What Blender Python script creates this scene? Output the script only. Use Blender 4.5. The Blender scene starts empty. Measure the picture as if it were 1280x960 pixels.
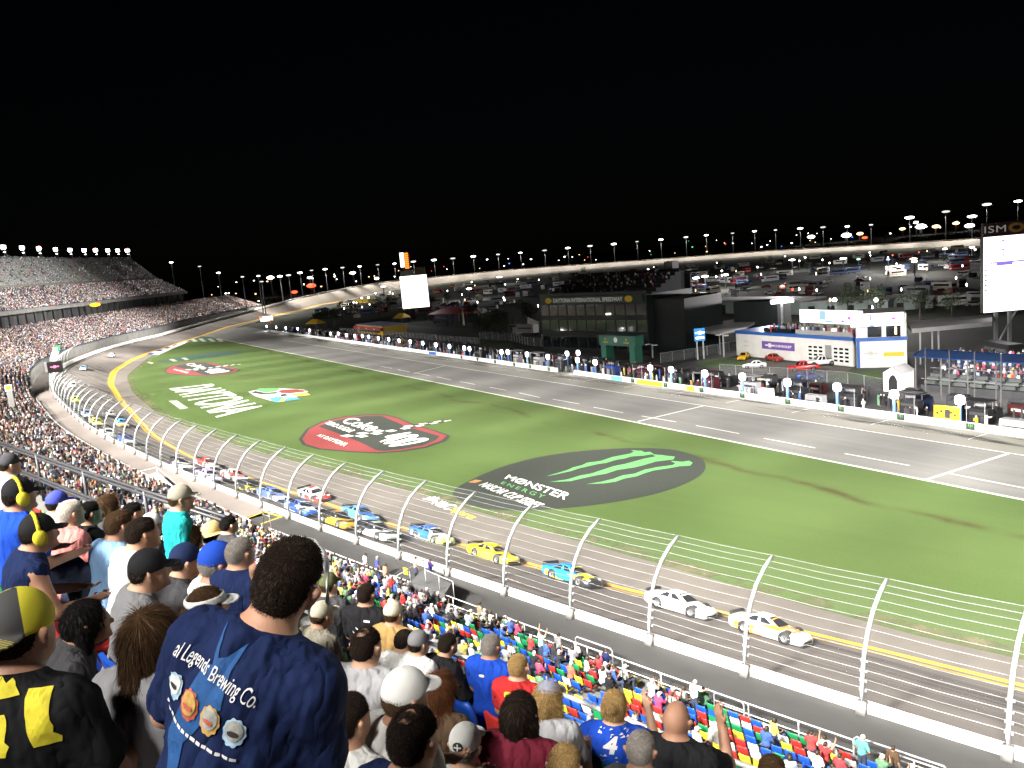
import bpy, math, random
import numpy as np
from math import sin, cos, pi, radians, atan, sqrt, exp
from mathutils import Vector, Matrix
random.seed(7); RNG = np.random.default_rng(11)
SC = bpy.context.scene; COL = SC.collection
# ---------------------------------------------------------------- camera
CH = 26.0                                   # eye height over the infield grass
FPX = 1036.0; ROLL = radians(5.0); HOR = 320.0
PITCH = atan((480 - HOR) * cos(ROLL) / FPX)
def ray(px, py):
    x = px - 640; y = py - 480; c, s = cos(ROLL), sin(ROLL)
    r = (x * c - y * s) / FPX; d = (y * c + x * s) / FPX
    return (r, cos(PITCH) - d * sin(PITCH), -sin(PITCH) - d * cos(PITCH))
def P(px, py, z=0.0):
    v = ray(px, py); t = (z - CH) / v[2]
    return Vector((v[0] * t, v[1] * t, z))
def proj(x, y, z):
    z = z - CH
    f = y * cos(PITCH) - z * sin(PITCH)
    if f < 0.05: return (-9999, -9999, f)
    r = x / f * FPX; d = (-y * sin(PITCH) - z * cos(PITCH)) / f * FPX
    c, s = cos(ROLL), sin(ROLL)
    return (r * c + d * s + 640, d * c - r * s + 480, f)
def zat(x, y, py):                          # height over (x, y) that shows at row py
    lo, hi = -30.0, 150.0
    for _ in range(40):
        m = (lo + hi) / 2
        if proj(x, y, m)[1] > py: lo = m
        else: hi = m
    return (lo + hi) / 2
def at_y(px, py, y):                        # point of the pixel's ray at forward distance y
    v = ray(px, py); t = y / v[1]
    return Vector((v[0] * t, y, CH + v[2] * t))
cam = bpy.data.cameras.new('camera'); co = bpy.data.objects.new('camera', cam); COL.objects.link(co)
cam.sensor_fit = 'HORIZONTAL'; cam.sensor_width = 36; cam.lens = FPX / 1280 * 36; cam.clip_start = 0.05; cam.clip_end = 9000
fwd = Vector((0, cos(PITCH), -sin(PITCH))); up0 = Vector((0, sin(PITCH), cos(PITCH))); rt0 = Vector((1, 0, 0))
right = rt0 * cos(ROLL) - up0 * sin(ROLL); up = up0 * cos(ROLL) + rt0 * sin(ROLL)
co.matrix_world = Matrix(((right.x, up.x, -fwd.x, 0), (right.y, up.y, -fwd.y, 0), (right.z, up.z, -fwd.z, CH), (0, 0, 0, 1)))
SC.camera = co
# ---------------------------------------------------------------- object helpers
def tag(o, label=None, cat=None, group=None, kind=None):
    if label: o['label'] = label
    if cat: o['category'] = cat
    if group: o['group'] = group
    if kind: o['kind'] = kind
    return o
def empty(name, loc=(0, 0, 0), rz=0.0):
    o = bpy.data.objects.new(name, None); COL.objects.link(o); o.location = loc; o.rotation_euler = (0, 0, rz); o.empty_display_size = .2
    return o
def link(name, me, parent=None, loc=None, rz=0.0):
    o = bpy.data.objects.new(name, me); COL.objects.link(o)
    if parent is not None: o.parent = parent
    if loc is not None: o.location = loc
    if rz: o.rotation_euler = (0, 0, rz)
    return o
KIDS = {}
def copy_tree(o, parent=None):
    c = o.copy(); COL.objects.link(c); c.parent = parent
    for ch in [k for k in COL.objects if k.parent == o]: copy_tree(ch, c)
    return c
class MB:
    def __init__(s): s.v = []; s.f = []; s.m = []
    def add(s, vs, fs, mi=0):
        b = len(s.v); s.v += [tuple(p) for p in vs]
        for f in fs: s.f.append(tuple(b + i for i in f)); s.m.append(mi)
    def quad(s, a, b, c, d, mi=0): s.add((a, b, c, d), ((0, 1, 2, 3),), mi)
    def poly(s, pts, mi=0): s.add(pts, (tuple(range(len(pts))),), mi)
    def box(s, c, d, mi=0, rz=0.0, taper=1.0):
        cx, cy, cz = c; hx, hy, hz = d[0] / 2, d[1] / 2, d[2] / 2; C, S = cos(rz), sin(rz); vs = []
        for z, k in ((-hz, 1), (hz, taper)):
            for x, y in ((-hx, -hy), (hx, -hy), (hx, hy), (-hx, hy)):
                vs.append((cx + (x * C - y * S) * k, cy + (x * S + y * C) * k, cz + z))
        s.add(vs, ((3, 2, 1, 0), (4, 5, 6, 7), (0, 1, 5, 4), (1, 2, 6, 5), (2, 3, 7, 6), (3, 0, 4, 7)), mi)
    def tube(s, pts, r, n=6, mi=0, cap=True, r1=None):
        pts = [Vector(p) for p in pts]; rings = []
        for i, p in enumerate(pts):
            t = (pts[min(i + 1, len(pts) - 1)] - pts[max(i - 1, 0)]).normalized()
            a = t.cross(Vector((0, 0, 1)))
            if a.length < .05: a = t.cross(Vector((1, 0, 0)))
            a.normalize(); b = t.cross(a); rr = r if r1 is None else r + (r1 - r) * i / (len(pts) - 1)
            rings.append([p + (a * cos(2 * pi * k / n) + b * sin(2 * pi * k / n)) * rr for k in range(n)])
        vs = [q for g in rings for q in g]; fs = []
        for i in range(len(pts) - 1):
            for k in range(n):
                k2 = (k + 1) % n; fs.append((i * n + k, (i + 1) * n + k, (i + 1) * n + k2, i * n + k2))
        if cap: fs.append(tuple(range(n))); fs.append(tuple(reversed(range((len(pts) - 1) * n, len(pts) * n))))
        s.add(vs, fs, mi)
    def lathe(s, prof, n=12, mi=0, c=(0, 0, 0)):
        vs = []; fs = []
        for r, z in prof:
            for k in range(n): vs.append((c[0] + r * cos(2 * pi * k / n), c[1] + r * sin(2 * pi * k / n), c[2] + z))
        for i in range(len(prof) - 1):
            for k in range(n):
                k2 = (k + 1) % n; fs.append((i * n + k, i * n + k2, (i + 1) * n + k2, (i + 1) * n + k))
        fs.append(tuple(reversed(range(n)))); fs.append(tuple(range((len(prof) - 1) * n, len(prof) * n)))
        s.add(vs, fs, mi)
    def ball(s, c, r, n=8, mi=0, sz=1.0):
        s.lathe([(max(.001, r * sin(pi * i / (n // 2 + 1))), -r * sz * cos(pi * i / (n // 2 + 1))) for i in range(n // 2 + 2)], n, mi, c)
    def prism(s, poly, z0, z1, mi=0):
        n = len(poly); vs = [(p[0], p[1], z0) for p in poly] + [(p[0], p[1], z1) for p in poly]
        fs = [tuple(reversed(range(n))), tuple(range(n, 2 * n))] + [(i, (i + 1) % n, n + (i + 1) % n, n + i) for i in range(n)]
        s.add(vs, fs, mi)
    def mesh(s, name, mats, smooth=False):
        me = bpy.data.meshes.new(name); me.from_pydata(s.v, [], s.f)
        for m in (mats if isinstance(mats, (list, tuple)) else [mats]): me.materials.append(m)
        me.polygons.foreach_set('material_index', s.m)
        if smooth: me.polygons.foreach_set('use_smooth', [True] * len(s.f))
        me.update(); return me
    def build(s, name, mats, parent=None, smooth=False, loc=None, rz=0.0):
        return link(name, s.mesh(name, mats, smooth), parent, loc, rz)
def sub(v, w): return (v[0] - w[0], v[1] - w[1])
# ---------------------------------------------------------------- materials
def new_mat(name):
    m = bpy.data.materials.new(name); m.use_nodes = True; nt = m.node_tree
    return m, nt, nt.nodes['Principled BSDF']
def N(nt, t, **kw):
    n = nt.nodes.new(t)
    for k, v in kw.items(): setattr(n, k, v)
    return n
def mathn(nt, op, a, b=None, clamp=False):
    n = N(nt, 'ShaderNodeMath', operation=op, use_clamp=clamp)
    for i, x in enumerate((a, b)):
        if x is None: continue
        if isinstance(x, (int, float)): n.inputs[i].default_value = x
        else: nt.links.new(x, n.inputs[i])
    return n.outputs[0]
def mixc(nt, fac, a, b, blend='MIX'):
    n = N(nt, 'ShaderNodeMix', data_type='RGBA', blend_type=blend)
    for i, x in ((0, fac), (6, a), (7, b)):
        if isinstance(x, (int, float)): n.inputs[i].default_value = x
        elif isinstance(x, (tuple, list)): n.inputs[i].default_value = (*x[:3], 1)
        else: nt.links.new(x, n.inputs[i])
    return n.outputs[2]
def noise(nt, scale, vec=None, detail=3, rough=.55, out='Fac'):
    n = N(nt, 'ShaderNodeTexNoise'); n.inputs['Scale'].default_value = scale; n.inputs['Detail'].default_value = detail; n.inputs['Roughness'].default_value = rough
    if vec is not None: nt.links.new(vec, n.inputs['Vector'])
    return n.outputs[out]
def ramp(nt, fac, stops, interp='LINEAR'):
    n = N(nt, 'ShaderNodeValToRGB'); e = n.color_ramp.elements; n.color_ramp.interpolation = interp
    while len(e) < len(stops): e.new(.5)
    for k, (p, c) in zip(e, stops): k.position = p; k.color = (*c[:3], 1) if isinstance(c, (tuple, list)) else (c, c, c, 1)
    nt.links.new(fac, n.inputs[0]); return n.outputs[0]
def objc(nt): return N(nt, 'ShaderNodeTexCoord').outputs['Object']
def bump(nt, b, h, strength=.3, dist=.02):
    n = N(nt, 'ShaderNodeBump'); n.inputs['Strength'].default_value = strength; n.inputs['Distance'].default_value = dist
    nt.links.new(h, n.inputs['Height']); nt.links.new(n.outputs[0], b.inputs['Normal'])
def mat(name, c, rough=.6, var=.25, scale=3.0, metal=0.0, bmp=0.0, bscale=None, coat=0.0):
    m, nt, b = new_mat(name); v = objc(nt)
    k = ramp(nt, noise(nt, scale, v, 4), [(.25, 1 - var), (.75, 1 + var * .4)])
    nt.links.new(mixc(nt, 1.0, c, k, 'MULTIPLY'), b.inputs['Base Color'])
    b.inputs['Roughness'].default_value = rough; b.inputs['Metallic'].default_value = metal
    if coat: b.inputs['Coat Weight'].default_value = coat
    if bmp: bump(nt, b, noise(nt, bscale or scale * 8, v, 3), bmp)
    return m
def mat_obj(name, rough=.8, var=.25, scale=9.0, bmp=.25, bscale=60, spec=.3, fold=False):   # colour comes from the object
    m, nt, b = new_mat(name); v = objc(nt); oi = N(nt, 'ShaderNodeObjectInfo')
    k = ramp(nt, noise(nt, scale, v, 4), [(.25, 1 - var), (.75, 1 + var * .4)])
    nt.links.new(mixc(nt, 1.0, oi.outputs['Color'], k, 'MULTIPLY'), b.inputs['Base Color'])
    b.inputs['Roughness'].default_value = rough; b.inputs['Specular IOR Level'].default_value = spec
    if fold:
        mp = N(nt, 'ShaderNodeMapping'); mp.inputs['Rotation'].default_value = (.5, .6, .2); mp.inputs['Scale'].default_value = (1, 1, .45); nt.links.new(v, mp.inputs['Vector'])
        h = mathn(nt, 'ADD', mathn(nt, 'MULTIPLY', mathn(nt, 'ABSOLUTE', mathn(nt, 'SUBTRACT', noise(nt, 11, mp.outputs[0], 2, .5), .5)), 2.2), mathn(nt, 'MULTIPLY', noise(nt, bscale, v, 3), .05)); bump(nt, b, h, .75, .035)
    elif bmp: bump(nt, b, noise(nt, bscale, v, 3), bmp, .01)
    return m
def emit(name, c, s=6.0):
    m, nt, b = new_mat(name); b.inputs['Base Color'].default_value = (.02, .02, .02, 1); b.inputs['Emission Color'].default_value = (*c, 1); b.inputs['Emission Strength'].default_value = s
    m.cycles.emission_sampling = 'NONE'
    return m
def hexc(h):
    h = h.lstrip('#'); o = []
    for i in (0, 2, 4):
        x = int(h[i:i + 2], 16) / 255; o.append(x / 12.92 if x <= .04045 else ((x + .055) / 1.055) ** 2.4)
    return tuple(o)
M = {}
M['concrete'] = mat('concrete', (.30, .29, .27), .85, .35, .8, bmp=.2)
M['dark_concrete'] = mat('dark_concrete', (.09, .09, .09), .85, .3, .5)
M['white_paint'] = mat('white_paint', (.78, .78, .75), .5, .12, 1.5)
M['dirty_white'] = mat('dirty_white', (.6, .59, .55), .6, .35, .6)
M['steel'] = mat('galvanised_steel', (.42, .44, .45), .42, .2, 4, metal=.25)
M['cable_steel'] = mat('cable_steel', (.24, .25, .25), .5, .2, 4)
M['dark_steel'] = mat('dark_steel', (.035, .036, .04), .5, .3, 4)
M['black'] = mat('black_plastic', (.012, .012, .013), .5, .3, 4)
M['rubber'] = mat('rubber', (.015, .015, .015), .75, .3, 6)
M['glass'] = mat('dark_glass', (.012, .014, .018), .08, .1, 2)
M['blue_paint'] = mat('blue_paint', (.02, .10, .38), .45, .12, 1.5)
M['yellow_paint'] = mat('yellow_paint', (.75, .48, .02), .55, .15, 1.5)
M['red_paint'] = mat('red_paint', (.45, .03, .025), .5, .15, 1.5)
M['green_paint'] = mat('green_paint', (.015, .12, .075), .5, .15, 1.5)
M['grey_paint'] = mat('grey_paint', (.2, .2, .21), .6, .2, 1.5)
M['lamp_white'] = emit('lamp_white', (1, .98, .95), 12)
M['lamp_warm'] = emit('lamp_warm', (1, .62, .25), 6)
M['lamp_red'] = emit('lamp_red', (1, .08, .03), 4)
M['lamp_green'] = emit('lamp_green', (.1, 1, .3), 2)
M['lamp_blue'] = emit('lamp_blue', (.1, .25, 1), 3)
M['screen_white'] = emit('screen_white', (1, .97, 1), 3.0)
# ---------------------------------------------------------------- text
def text_mesh(s, bold=.0, shear=0.0, space=1.0):
    cu = bpy.data.curves.new('lettering', 'FONT'); cu.body = s; cu.offset = bold; cu.shear = shear; cu.space_character = space; cu.resolution_u = 4
    o = bpy.data.objects.new('lettering', cu); COL.objects.link(o)
    dg = bpy.context.evaluated_depsgraph_get(); dg.update()
    me = bpy.data.meshes.new_from_object(o.evaluated_get(dg)); bpy.data.objects.remove(o)
    n = len(me.vertices); a = np.empty(n * 3); me.vertices.foreach_get('co', a); a = a.reshape(-1, 3)[:, :2]
    lo = a.min(0); hi = a.max(0); uv = (a - lo) / (hi - lo)
    fs = [tuple(p.vertices) for p in me.polygons]; bpy.data.meshes.remove(me)
    return uv, fs, (hi - lo)
def text_on(mb, s, fn, mi=0, **kw):         # fn(u, v) -> 3-D point, u, v in 0..1
    uv, fs, d = text_mesh(s, **kw); mb.add([fn(u, v) for u, v in uv], fs, mi); return d
def bil(bl, br, tr, tl):
    bl, br, tr, tl = (Vector(p) for p in (bl, br, tr, tl))
    return lambda u, v: bl * (1 - u) * (1 - v) + br * u * (1 - v) + tr * u * v + tl * (1 - u) * v
# ---------------------------------------------------------------- signed-distance figures meshed with surface nets
def surface_nets(F, lo, h):
    nx, ny, nz = F.shape; S = F < 0
    c = S[:-1, :-1, :-1].astype(np.int8)
    cnt = np.zeros((nx - 1, ny - 1, nz - 1), np.int8)
    for i in (0, 1):
        for j in (0, 1):
            for k in (0, 1): cnt += S[i:nx - 1 + i, j:ny - 1 + j, k:nz - 1 + k]
    act = (cnt > 0) & (cnt < 8); ids = np.full(act.shape, -1, np.int64); ijk = np.argwhere(act); ids[act] = np.arange(len(ijk))
    acc = np.zeros((len(ijk), 3)); num = np.zeros(len(ijk)); I, J, K = ijk.T
    corner = [(a, b, d) for a in (0, 1) for b in (0, 1) for d in (0, 1)]
    for a in corner:
        for ax in range(3):
            if a[ax]: continue
            b = list(a); b[ax] = 1
            fa = F[I + a[0], J + a[1], K + a[2]]; fb = F[I + b[0], J + b[1], K + b[2]]
            m = (fa < 0) != (fb < 0); t = np.where(m, fa / np.where(m, fa - fb, 1), 0)
            p = np.array(a, float)[None, :].repeat(len(ijk), 0); p[:, ax] += t
            acc[m] += p[m]; num[m] += 1
    V = (ijk + acc / num[:, None]) * h + lo
    Q = []
    for ax in range(3):
        u, v = (ax + 1) % 3, (ax + 2) % 3
        s0 = [slice(None)] * 3; s1 = [slice(None)] * 3; s0[ax] = slice(0, -1); s1[ax] = slice(1, None)
        ch = S[tuple(s0)] != S[tuple(s1)]; e = np.argwhere(ch)
        e = e[(e[:, u] > 0) & (e[:, v] > 0) & (e[:, u] < F.shape[u] - 1) & (e[:, v] < F.shape[v] - 1)]
        if not len(e): continue
        ins = S[tuple(e.T)]
        def cell(du, dv):
            q = e.copy(); q[:, u] -= du; q[:, v] -= dv; return ids[tuple(q.T)]
        q = np.stack([cell(1, 1), cell(0, 1), cell(0, 0), cell(1, 0)], 1)
        q[~ins] = q[~ins][:, ::-1]; Q.append(q)
    return V, np.concatenate(Q)
def cone(X, a, b, ra, rb):
    a = np.array(a, float); b = np.array(b, float); d = b - a; t = np.clip(((X - a) @ d) / (d @ d), 0, 1)
    return np.linalg.norm(X - a - t[..., None] * d, axis=-1) - (ra + (rb - ra) * t)
def ell(X, c, r, rot=None):
    q = X - np.array(c, float)
    if rot is not None: q = q @ rot
    q = q / np.array(r, float); k = np.linalg.norm(q, axis=-1); return (k - 1) * min(r) * (0.5 + 0.5 * np.minimum(k, 1.0))
def smin(a, b, k):
    h = np.clip(.5 + .5 * (b - a) / k, 0, 1); return b + (a - b) * h - k * h * (1 - h)
def ev(X, prims, k=.03):
    d = None
    for p in prims:
        q = cone(X, *p[1:]) if p[0] == 'c' else ell(X, *p[1:3]); d = q if d is None else smin(d, q, k)
    return d
def snoise(X, f, seed=0):
    r = np.random.default_rng(seed); o = 0
    for i in range(5):
        w = r.normal(size=3); w *= f * (1 + .5 * i) / np.linalg.norm(w); o = o + np.sin(X @ w + r.uniform(0, 6.28)) / (1 + .4 * i)
    return o / 3
def bounds(prims, pad):
    P_ = []
    for p in prims:
        if p[0] == 'c': P_ += [np.array(p[1]) - max(p[3], p[4]), np.array(p[1]) + max(p[3], p[4]), np.array(p[2]) - max(p[3], p[4]), np.array(p[2]) + max(p[3], p[4])]
        else: P_ += [np.array(p[1]) - np.array(p[2]), np.array(p[1]) + np.array(p[2])]
    P_ = np.array(P_); return P_.min(0) - pad, P_.max(0) + pad
def sdf_mesh(name, fn, lo, hi, h, mats, classify=None):
    n = np.ceil((hi - lo) / h).astype(int) + 1
    ax = [lo[i] + h * np.arange(n[i]) for i in range(3)]
    X = np.stack(np.meshgrid(*ax, indexing='ij'), -1); V, Q = surface_nets(fn(X), lo, h)
    me = bpy.data.meshes.new(name); me.from_pydata(V.tolist(), [], Q.tolist())
    for m in mats: me.materials.append(m)
    me.polygons.foreach_set('use_smooth', [True] * len(Q))
    if classify is not None: me.polygons.foreach_set('material_index', classify(V[Q].mean(1)).astype(np.int32))
    me.update(); return me
def rotz(p, a): return np.array((p[0] * cos(a) - p[1] * sin(a), p[0] * sin(a) + p[1] * cos(a), p[2]))
# joints of a figure facing +Y with its feet (standing) or floor contact at z = 0
def joints(pose='sit', lean=.12, arms='lap', wide=1.0, hyaw=0.0, tall=1.0):
    J = {}
    hz = .56 if pose == 'sit' else .93
    L = lambda z, y=0.0: np.array((0, y + (z - hz) * sin(lean), hz + (z - hz) * cos(lean)))
    J['hip'] = np.array((0, 0, hz)); J['waist'] = L(hz + .16); J['chest'] = L(hz + .36); J['neck'] = L(hz + .53); J['head'] = L(hz + .652, .03)
    up = (J['neck'] - J['chest']); up /= np.linalg.norm(up)
    for s, n in ((-1, 'l'), (1, 'r')):
        J['sh' + n] = L(hz + .458) + np.array((s * .178 * wide, 0, 0))
        J['hp' + n] = np.array((s * .09 * wide, 0, hz))
        if pose == 'sit':
            J['kn' + n] = np.array((s * .13, .43, .53)); J['an' + n] = np.array((s * .12, .42, .09)); J['toe' + n] = np.array((s * .13, .60, .045))
        else:
            J['kn' + n] = np.array((s * .105, .03, .50)); J['an' + n] = np.array((s * .11, -.02, .09)); J['toe' + n] = np.array((s * .13, .13, .045))
        a = arms[0 if s < 0 else 1] if isinstance(arms, (list, tuple)) else arms
        sh = J['sh' + n]
        if a == 'lap': e, w, g = (s * .07, .06, -.27), (-s * .09, .23, -.02), (-s * .05, .09, -.01)
        elif a == 'down': e, w, g = (s * .07, -.03, -.28), (s * .03, .07, -.24), (0, .03, -.09)
        elif a == 'up': e, w, g = (s * .14, .10, .20), (s * .03, .08, .25), (0, .02, .10)
        elif a == 'out': e, w, g = (s * .22, .10, -.08), (s * .20, .12, .13), (s * .06, .04, .07)
        elif a == 'face': e, w, g = (s * .06, .20, -.14), (-s * .06, .12, .19), (-s * .02, .0, .09)
        elif a == 'hips': e, w, g = (s * .17, -.08, -.23), (-s * .12, .13, -.17), (-s * .04, .07, -.04)
        elif a == 'clap': e, w, g = (s * .10, .10, -.22), (-s * .15, .17, .16), (-s * .03, .04, .10)
        J['el' + n] = sh + e; J['wr' + n] = J['el' + n] + w; J['ha' + n] = J['wr' + n] + g
    J['hy'] = hyaw; J['w'] = wide
    return J
def hd(J, x, y, z):                         # a point of the head frame
    return J['head'] + rotz((x, y, z), J['hy'])
def head_prims(J):
    return [('e', hd(J, 0, 0, .03), (.075, .094, .090)), ('e', hd(J, 0, .03, -.035), (.064, .073, .085)), ('e', hd(J, 0, -.03, .0), (.072, .072, .08))]
def arm_prims(J, n, g=0.0, upto=1.0):
    sh, el, wr = J['sh' + n], J['el' + n], J['wr' + n]
    out = [('c', sh, el if upto >= .5 else sh + (el - sh) * (upto / .5), .058 + g, (.046 if upto >= .5 else .052) + g)]
    if upto > .5: out.append(('c', el, el + (wr - el) * ((upto - .5) / .5), .045 + g, .032 + g))
    return out
def torso_prims(J, g=0.0, belly=0.0):
    w = J['w']
    return [('e', J['hip'] + (0, 0, .03), (.17 * w + g, .125 + g, .13 + g)), ('e', J['waist'] + (0, .02 + belly * .5, 0), (.155 * w + g + belly * .4, .115 + g + belly, .17 + g)),
            ('e', J['chest'] + (0, 0, .0), (.175 * w + g, .12 + g, .19 + g)), ('c', J['shl'] + (.02, 0, -.01), J['shr'] + (-.02, 0, -.01), .060 + g, .060 + g), ('c', J['neck'] + (0, -.015, -.005), J['shl'] + (.03, 0, .01), .05 + g * .7, .05 + g), ('c', J['neck'] + (0, -.015, -.005), J['shr'] + (-.03, 0, .01), .05 + g * .7, .05 + g),
            ('c', J['neck'] + (0, -.01, -.07), J['neck'] + (0, 0, .0), .085 + g * .6, .055 + g * .3)]
def leg_prims(J, n, g=0.0):
    return [('c', J['hp' + n], J['kn' + n], .088 + g, .062 + g), ('c', J['kn' + n], J['an' + n], .058 + g, .042 + g)]
def foot_prims(J, n): return [('c', J['an' + n] + (0, -.03, -.04), J['toe' + n], .045, .04)]
def hand_prims(J, n):
    wr, ha = J['wr' + n], J['ha' + n]; d = ha - wr; ln = np.linalg.norm(d); d = d / ln
    x = np.cross(d, (0.0, 0.3, 1.0)); x /= np.linalg.norm(x); y = np.cross(x, d); s = -1 if n == 'l' else 1
    pr = [('c', wr + d * .02 - x * .018, wr + d * .085 - x * .022, .019, .017), ('c', wr + d * .02 + x * .018, wr + d * .085 + x * .022, .019, .017), ('c', wr, wr + d * .08, .022, .019)]
    fg = []
    for i, (o, l) in enumerate(((-.031, .062), (-.011, .075), (.011, .070), (.030, .052))):
        k = wr + d * .092 + x * o; m = k + d * l * .5 + x * o * .2 + y * .008; e = m + d * l * .42 + y * .022
        fg += [('c', k, m, .0095, .009), ('c', m, e, .009, .0075)]
    t = wr + d * .03 + x * s * -.03; m = t + d * .035 - x * s * .028; fg += [('c', t, m, .012, .011), ('c', m, m + d * .03 - x * s * .006 + y * .012, .0105, .009)]
    return pr, fg
def body_fn(J, fine):
    hp = head_prims(J); t = torso_prims(J); limbs = [p for n in 'lr' for p in arm_prims(J, n) + leg_prims(J, n)]
    ft = [p for n in 'lr' for p in foot_prims(J, n)]; hands = [hand_prims(J, n) for n in 'lr']
    nk = [('c', J['neck'] + (0, -.01, -.03), J['head'] + (0, -.015, -.03), .06, .056)]
    face = [('c', hd(J, 0, .098, .015), hd(J, 0, .116, -.018), .011, .014), ('e', hd(J, 0, .088, -.085), (.03, .025, .02)), ('c', hd(J, -.03, .087, .035), hd(J, .03, .087, .035), .012, .012)]
    ears = [('c', hd(J, s * .080, -.006, -.034), hd(J, s * .097, -.020, .022), .010, .016) for s in (-1, 1)]
    eyes = [('e', hd(J, s * .031, .101, .013), (.013, .012, .009)) for s in (-1, 1)]
    mouth = ('c', hd(J, -.02, .1035, -.058), hd(J, .02, .1035, -.058), .0045, .0045)
    def fn(X):
        d = smin(ev(X, hp, .03), ev(X, nk), .03); d = smin(d, smin(ev(X, t, .06), ev(X, limbs, .02), .035), .03); d = np.minimum(d, ev(X, ft))
        d = smin(d, ev(X, face, .01), .012); d = smin(d, ev(X, ears, .005), .006)
        for pr, fg in hands:
            d = smin(d, ev(X, pr, .015), .018)
            if fine: d = smin(d, ev(X, fg, .003), .004)
            else: d = smin(d, ev(X, fg, .006), .006)
        if fine:
            for e in eyes: d = np.maximum(d, -(ev(X, [e]) ))
            d = smin(d, ev(X, [('e', hd(J, s * .031, .095, .013), (.0125, .0125, .0115)) for s in (-1, 1)], .002), .002)
            d = np.maximum(d, -cone(X, *mouth[1:]))
        return d
    al = hp + t + limbs + ft + [p for pr, fg in hands for p in pr + fg] + face + ears
    return fn, al
def shirt_fn(J, sleeve=.33, g=.016, seed=1, belly=0.0):
    pr = torso_prims(J, g, belly); ar = [p for n in 'lr' for p in (arm_prims(J, n, g + .006, sleeve) if sleeve > 0 else [])]
    nk = J['neck']; upv = (J['neck'] - J['chest']); upv = upv / np.linalg.norm(upv)
    def fn(X):
        d = ev(X, pr, .06)
        if ar: d = smin(d, ev(X, ar, .02), .045)
        d = d - .011 * np.abs(snoise(X * np.array((1, 1, .55)), 34, seed)) - .006 * np.abs(snoise(X + X[..., ::-1] * .4, 70, seed + 5)) + .007
        d = np.maximum(d, (X - nk) @ upv - .036 - .05 * np.clip((X[..., 1] * -1 + nk[1]), -.1, .1))
        return np.maximum(d, J['hip'][2] - .07 - X[..., 2])
    return fn, pr + ar
def trouser_fn(J, short=False, seed=3):
    pr = [('e', J['hip'] + (0, 0, .02), (.18 * J['w'], .135, .12))]
    for n in 'lr':
        lp = leg_prims(J, n, .016)
        pr += lp[:1] if short else lp
    def fn(X):
        d = ev(X, pr, .04) + .005 * snoise(X, 30, seed)
        return np.maximum(d, X[..., 2] - J['hip'][2] - .09)
    return fn, pr
def shell(J, g): return [(p[0], p[1], tuple(np.array(p[2]) + g)) for p in head_prims(J)]
def hair_fn(J, kind, seed=2):
    sh = shell(J, .009 if kind in ('short', 'balding', 'undercap') else .014); R = lambda X: (X - J['head']) @ np.array([[cos(J['hy']), -sin(J['hy']), 0], [sin(J['hy']), cos(J['hy']), 0], [0, 0, 1]])
    ex = []
    if kind in ('long', 'long2'):
        ln = .36 if kind == 'long' else .27
        ex = [('c', hd(J, 0, -.05, .02), hd(J, 0, -.095, -ln * .5), .078, .07), ('c', hd(J, 0, -.095, -ln * .5), hd(J, .02, -.12, -ln), .07, .03), ('c', hd(J, .03, -.09, -ln * .4), hd(J, .07, -.10, -ln * .9), .045, .015), ('c', hd(J, -.03, -.09, -ln * .4), hd(J, -.06, -.10, -ln * .85), .045, .015), ('c', hd(J, -.06, -.02, .0), hd(J, -.075, -.07, -ln * .6), .045, .04), ('c', hd(J, .06, -.02, .0), hd(J, .075, -.07, -ln * .6), .045, .04)]
    if kind == 'pony': ex = [('c', hd(J, 0, -.10, .03), hd(J, 0, -.15, -.05), .028, .036), ('c', hd(J, 0, -.15, -.05), hd(J, .01, -.14, -.17), .036, .014)]
    if kind == 'bun': ex = [('e', hd(J, 0, -.105, .055), (.042, .036, .04))]
    if kind in ('curly', 'bob'): ex = [('e', hd(J, 0, -.02, .02), (.098, .106, .115)), ('c', hd(J, -.07, -.03, -.02), hd(J, -.075, -.035, -.10), .045, .04), ('c', hd(J, .07, -.03, -.02), hd(J, .075, -.035, -.10), .045, .04), ('c', hd(J, 0, -.07, 0), hd(J, 0, -.08, -.10), .07, .05)]
    def fn(X):
        q = R(X); d = ev(X, sh, .03)
        line = .036 - .115 * np.clip((-.028 - q[..., 1]) / .035, 0, 1)      # hairline falls from brow to nape
        cut = np.maximum(q[..., 1] - .072 + .3 * np.maximum(0, -(q[..., 2] - .09)), line - q[..., 2])
        if kind == 'balding': cut = np.maximum(cut, -(np.linalg.norm((q - np.array((0, -.03, .13))) / np.array((.042, .046, .045)), axis=-1) - 1) * .05 + .008 * snoise(X, 150, 3))
        if kind == 'undercap': cut = np.maximum(cut, q[..., 2] - .045)
        if kind in ('short', 'balding', 'undercap'): d = d + .0065 * np.clip((.02 - q[..., 2]) / .08, 0, 1) + .005 * np.clip((np.abs(q[..., 0]) - .045) / .025, 0, 1) * np.clip((.07 - q[..., 2]) / .04, 0, 1)
        d = np.maximum(d, cut)
        d = d + .0008 * snoise(X * (1, 1, .6), 420, seed) + .0015 * snoise(X, 90, seed + 1) + (.006 * np.clip((q[..., 2] - .10) / .02, 0, 1) if kind == 'short' else 0)
        if ex: d = smin(d, ev(X, ex, .03) + (.009 if kind in ('curly', 'bob') else .004) * snoise(X * (1, 1, .12 if kind not in ('curly',) else 1), 330 if kind != 'curly' else 220, seed), .02)
        d = np.maximum(d, -(ev(X, [('e', hd(J, 0, .085, -.03), (.06, .06, .075))])))
        return d
    return fn, sh + ex
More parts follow.
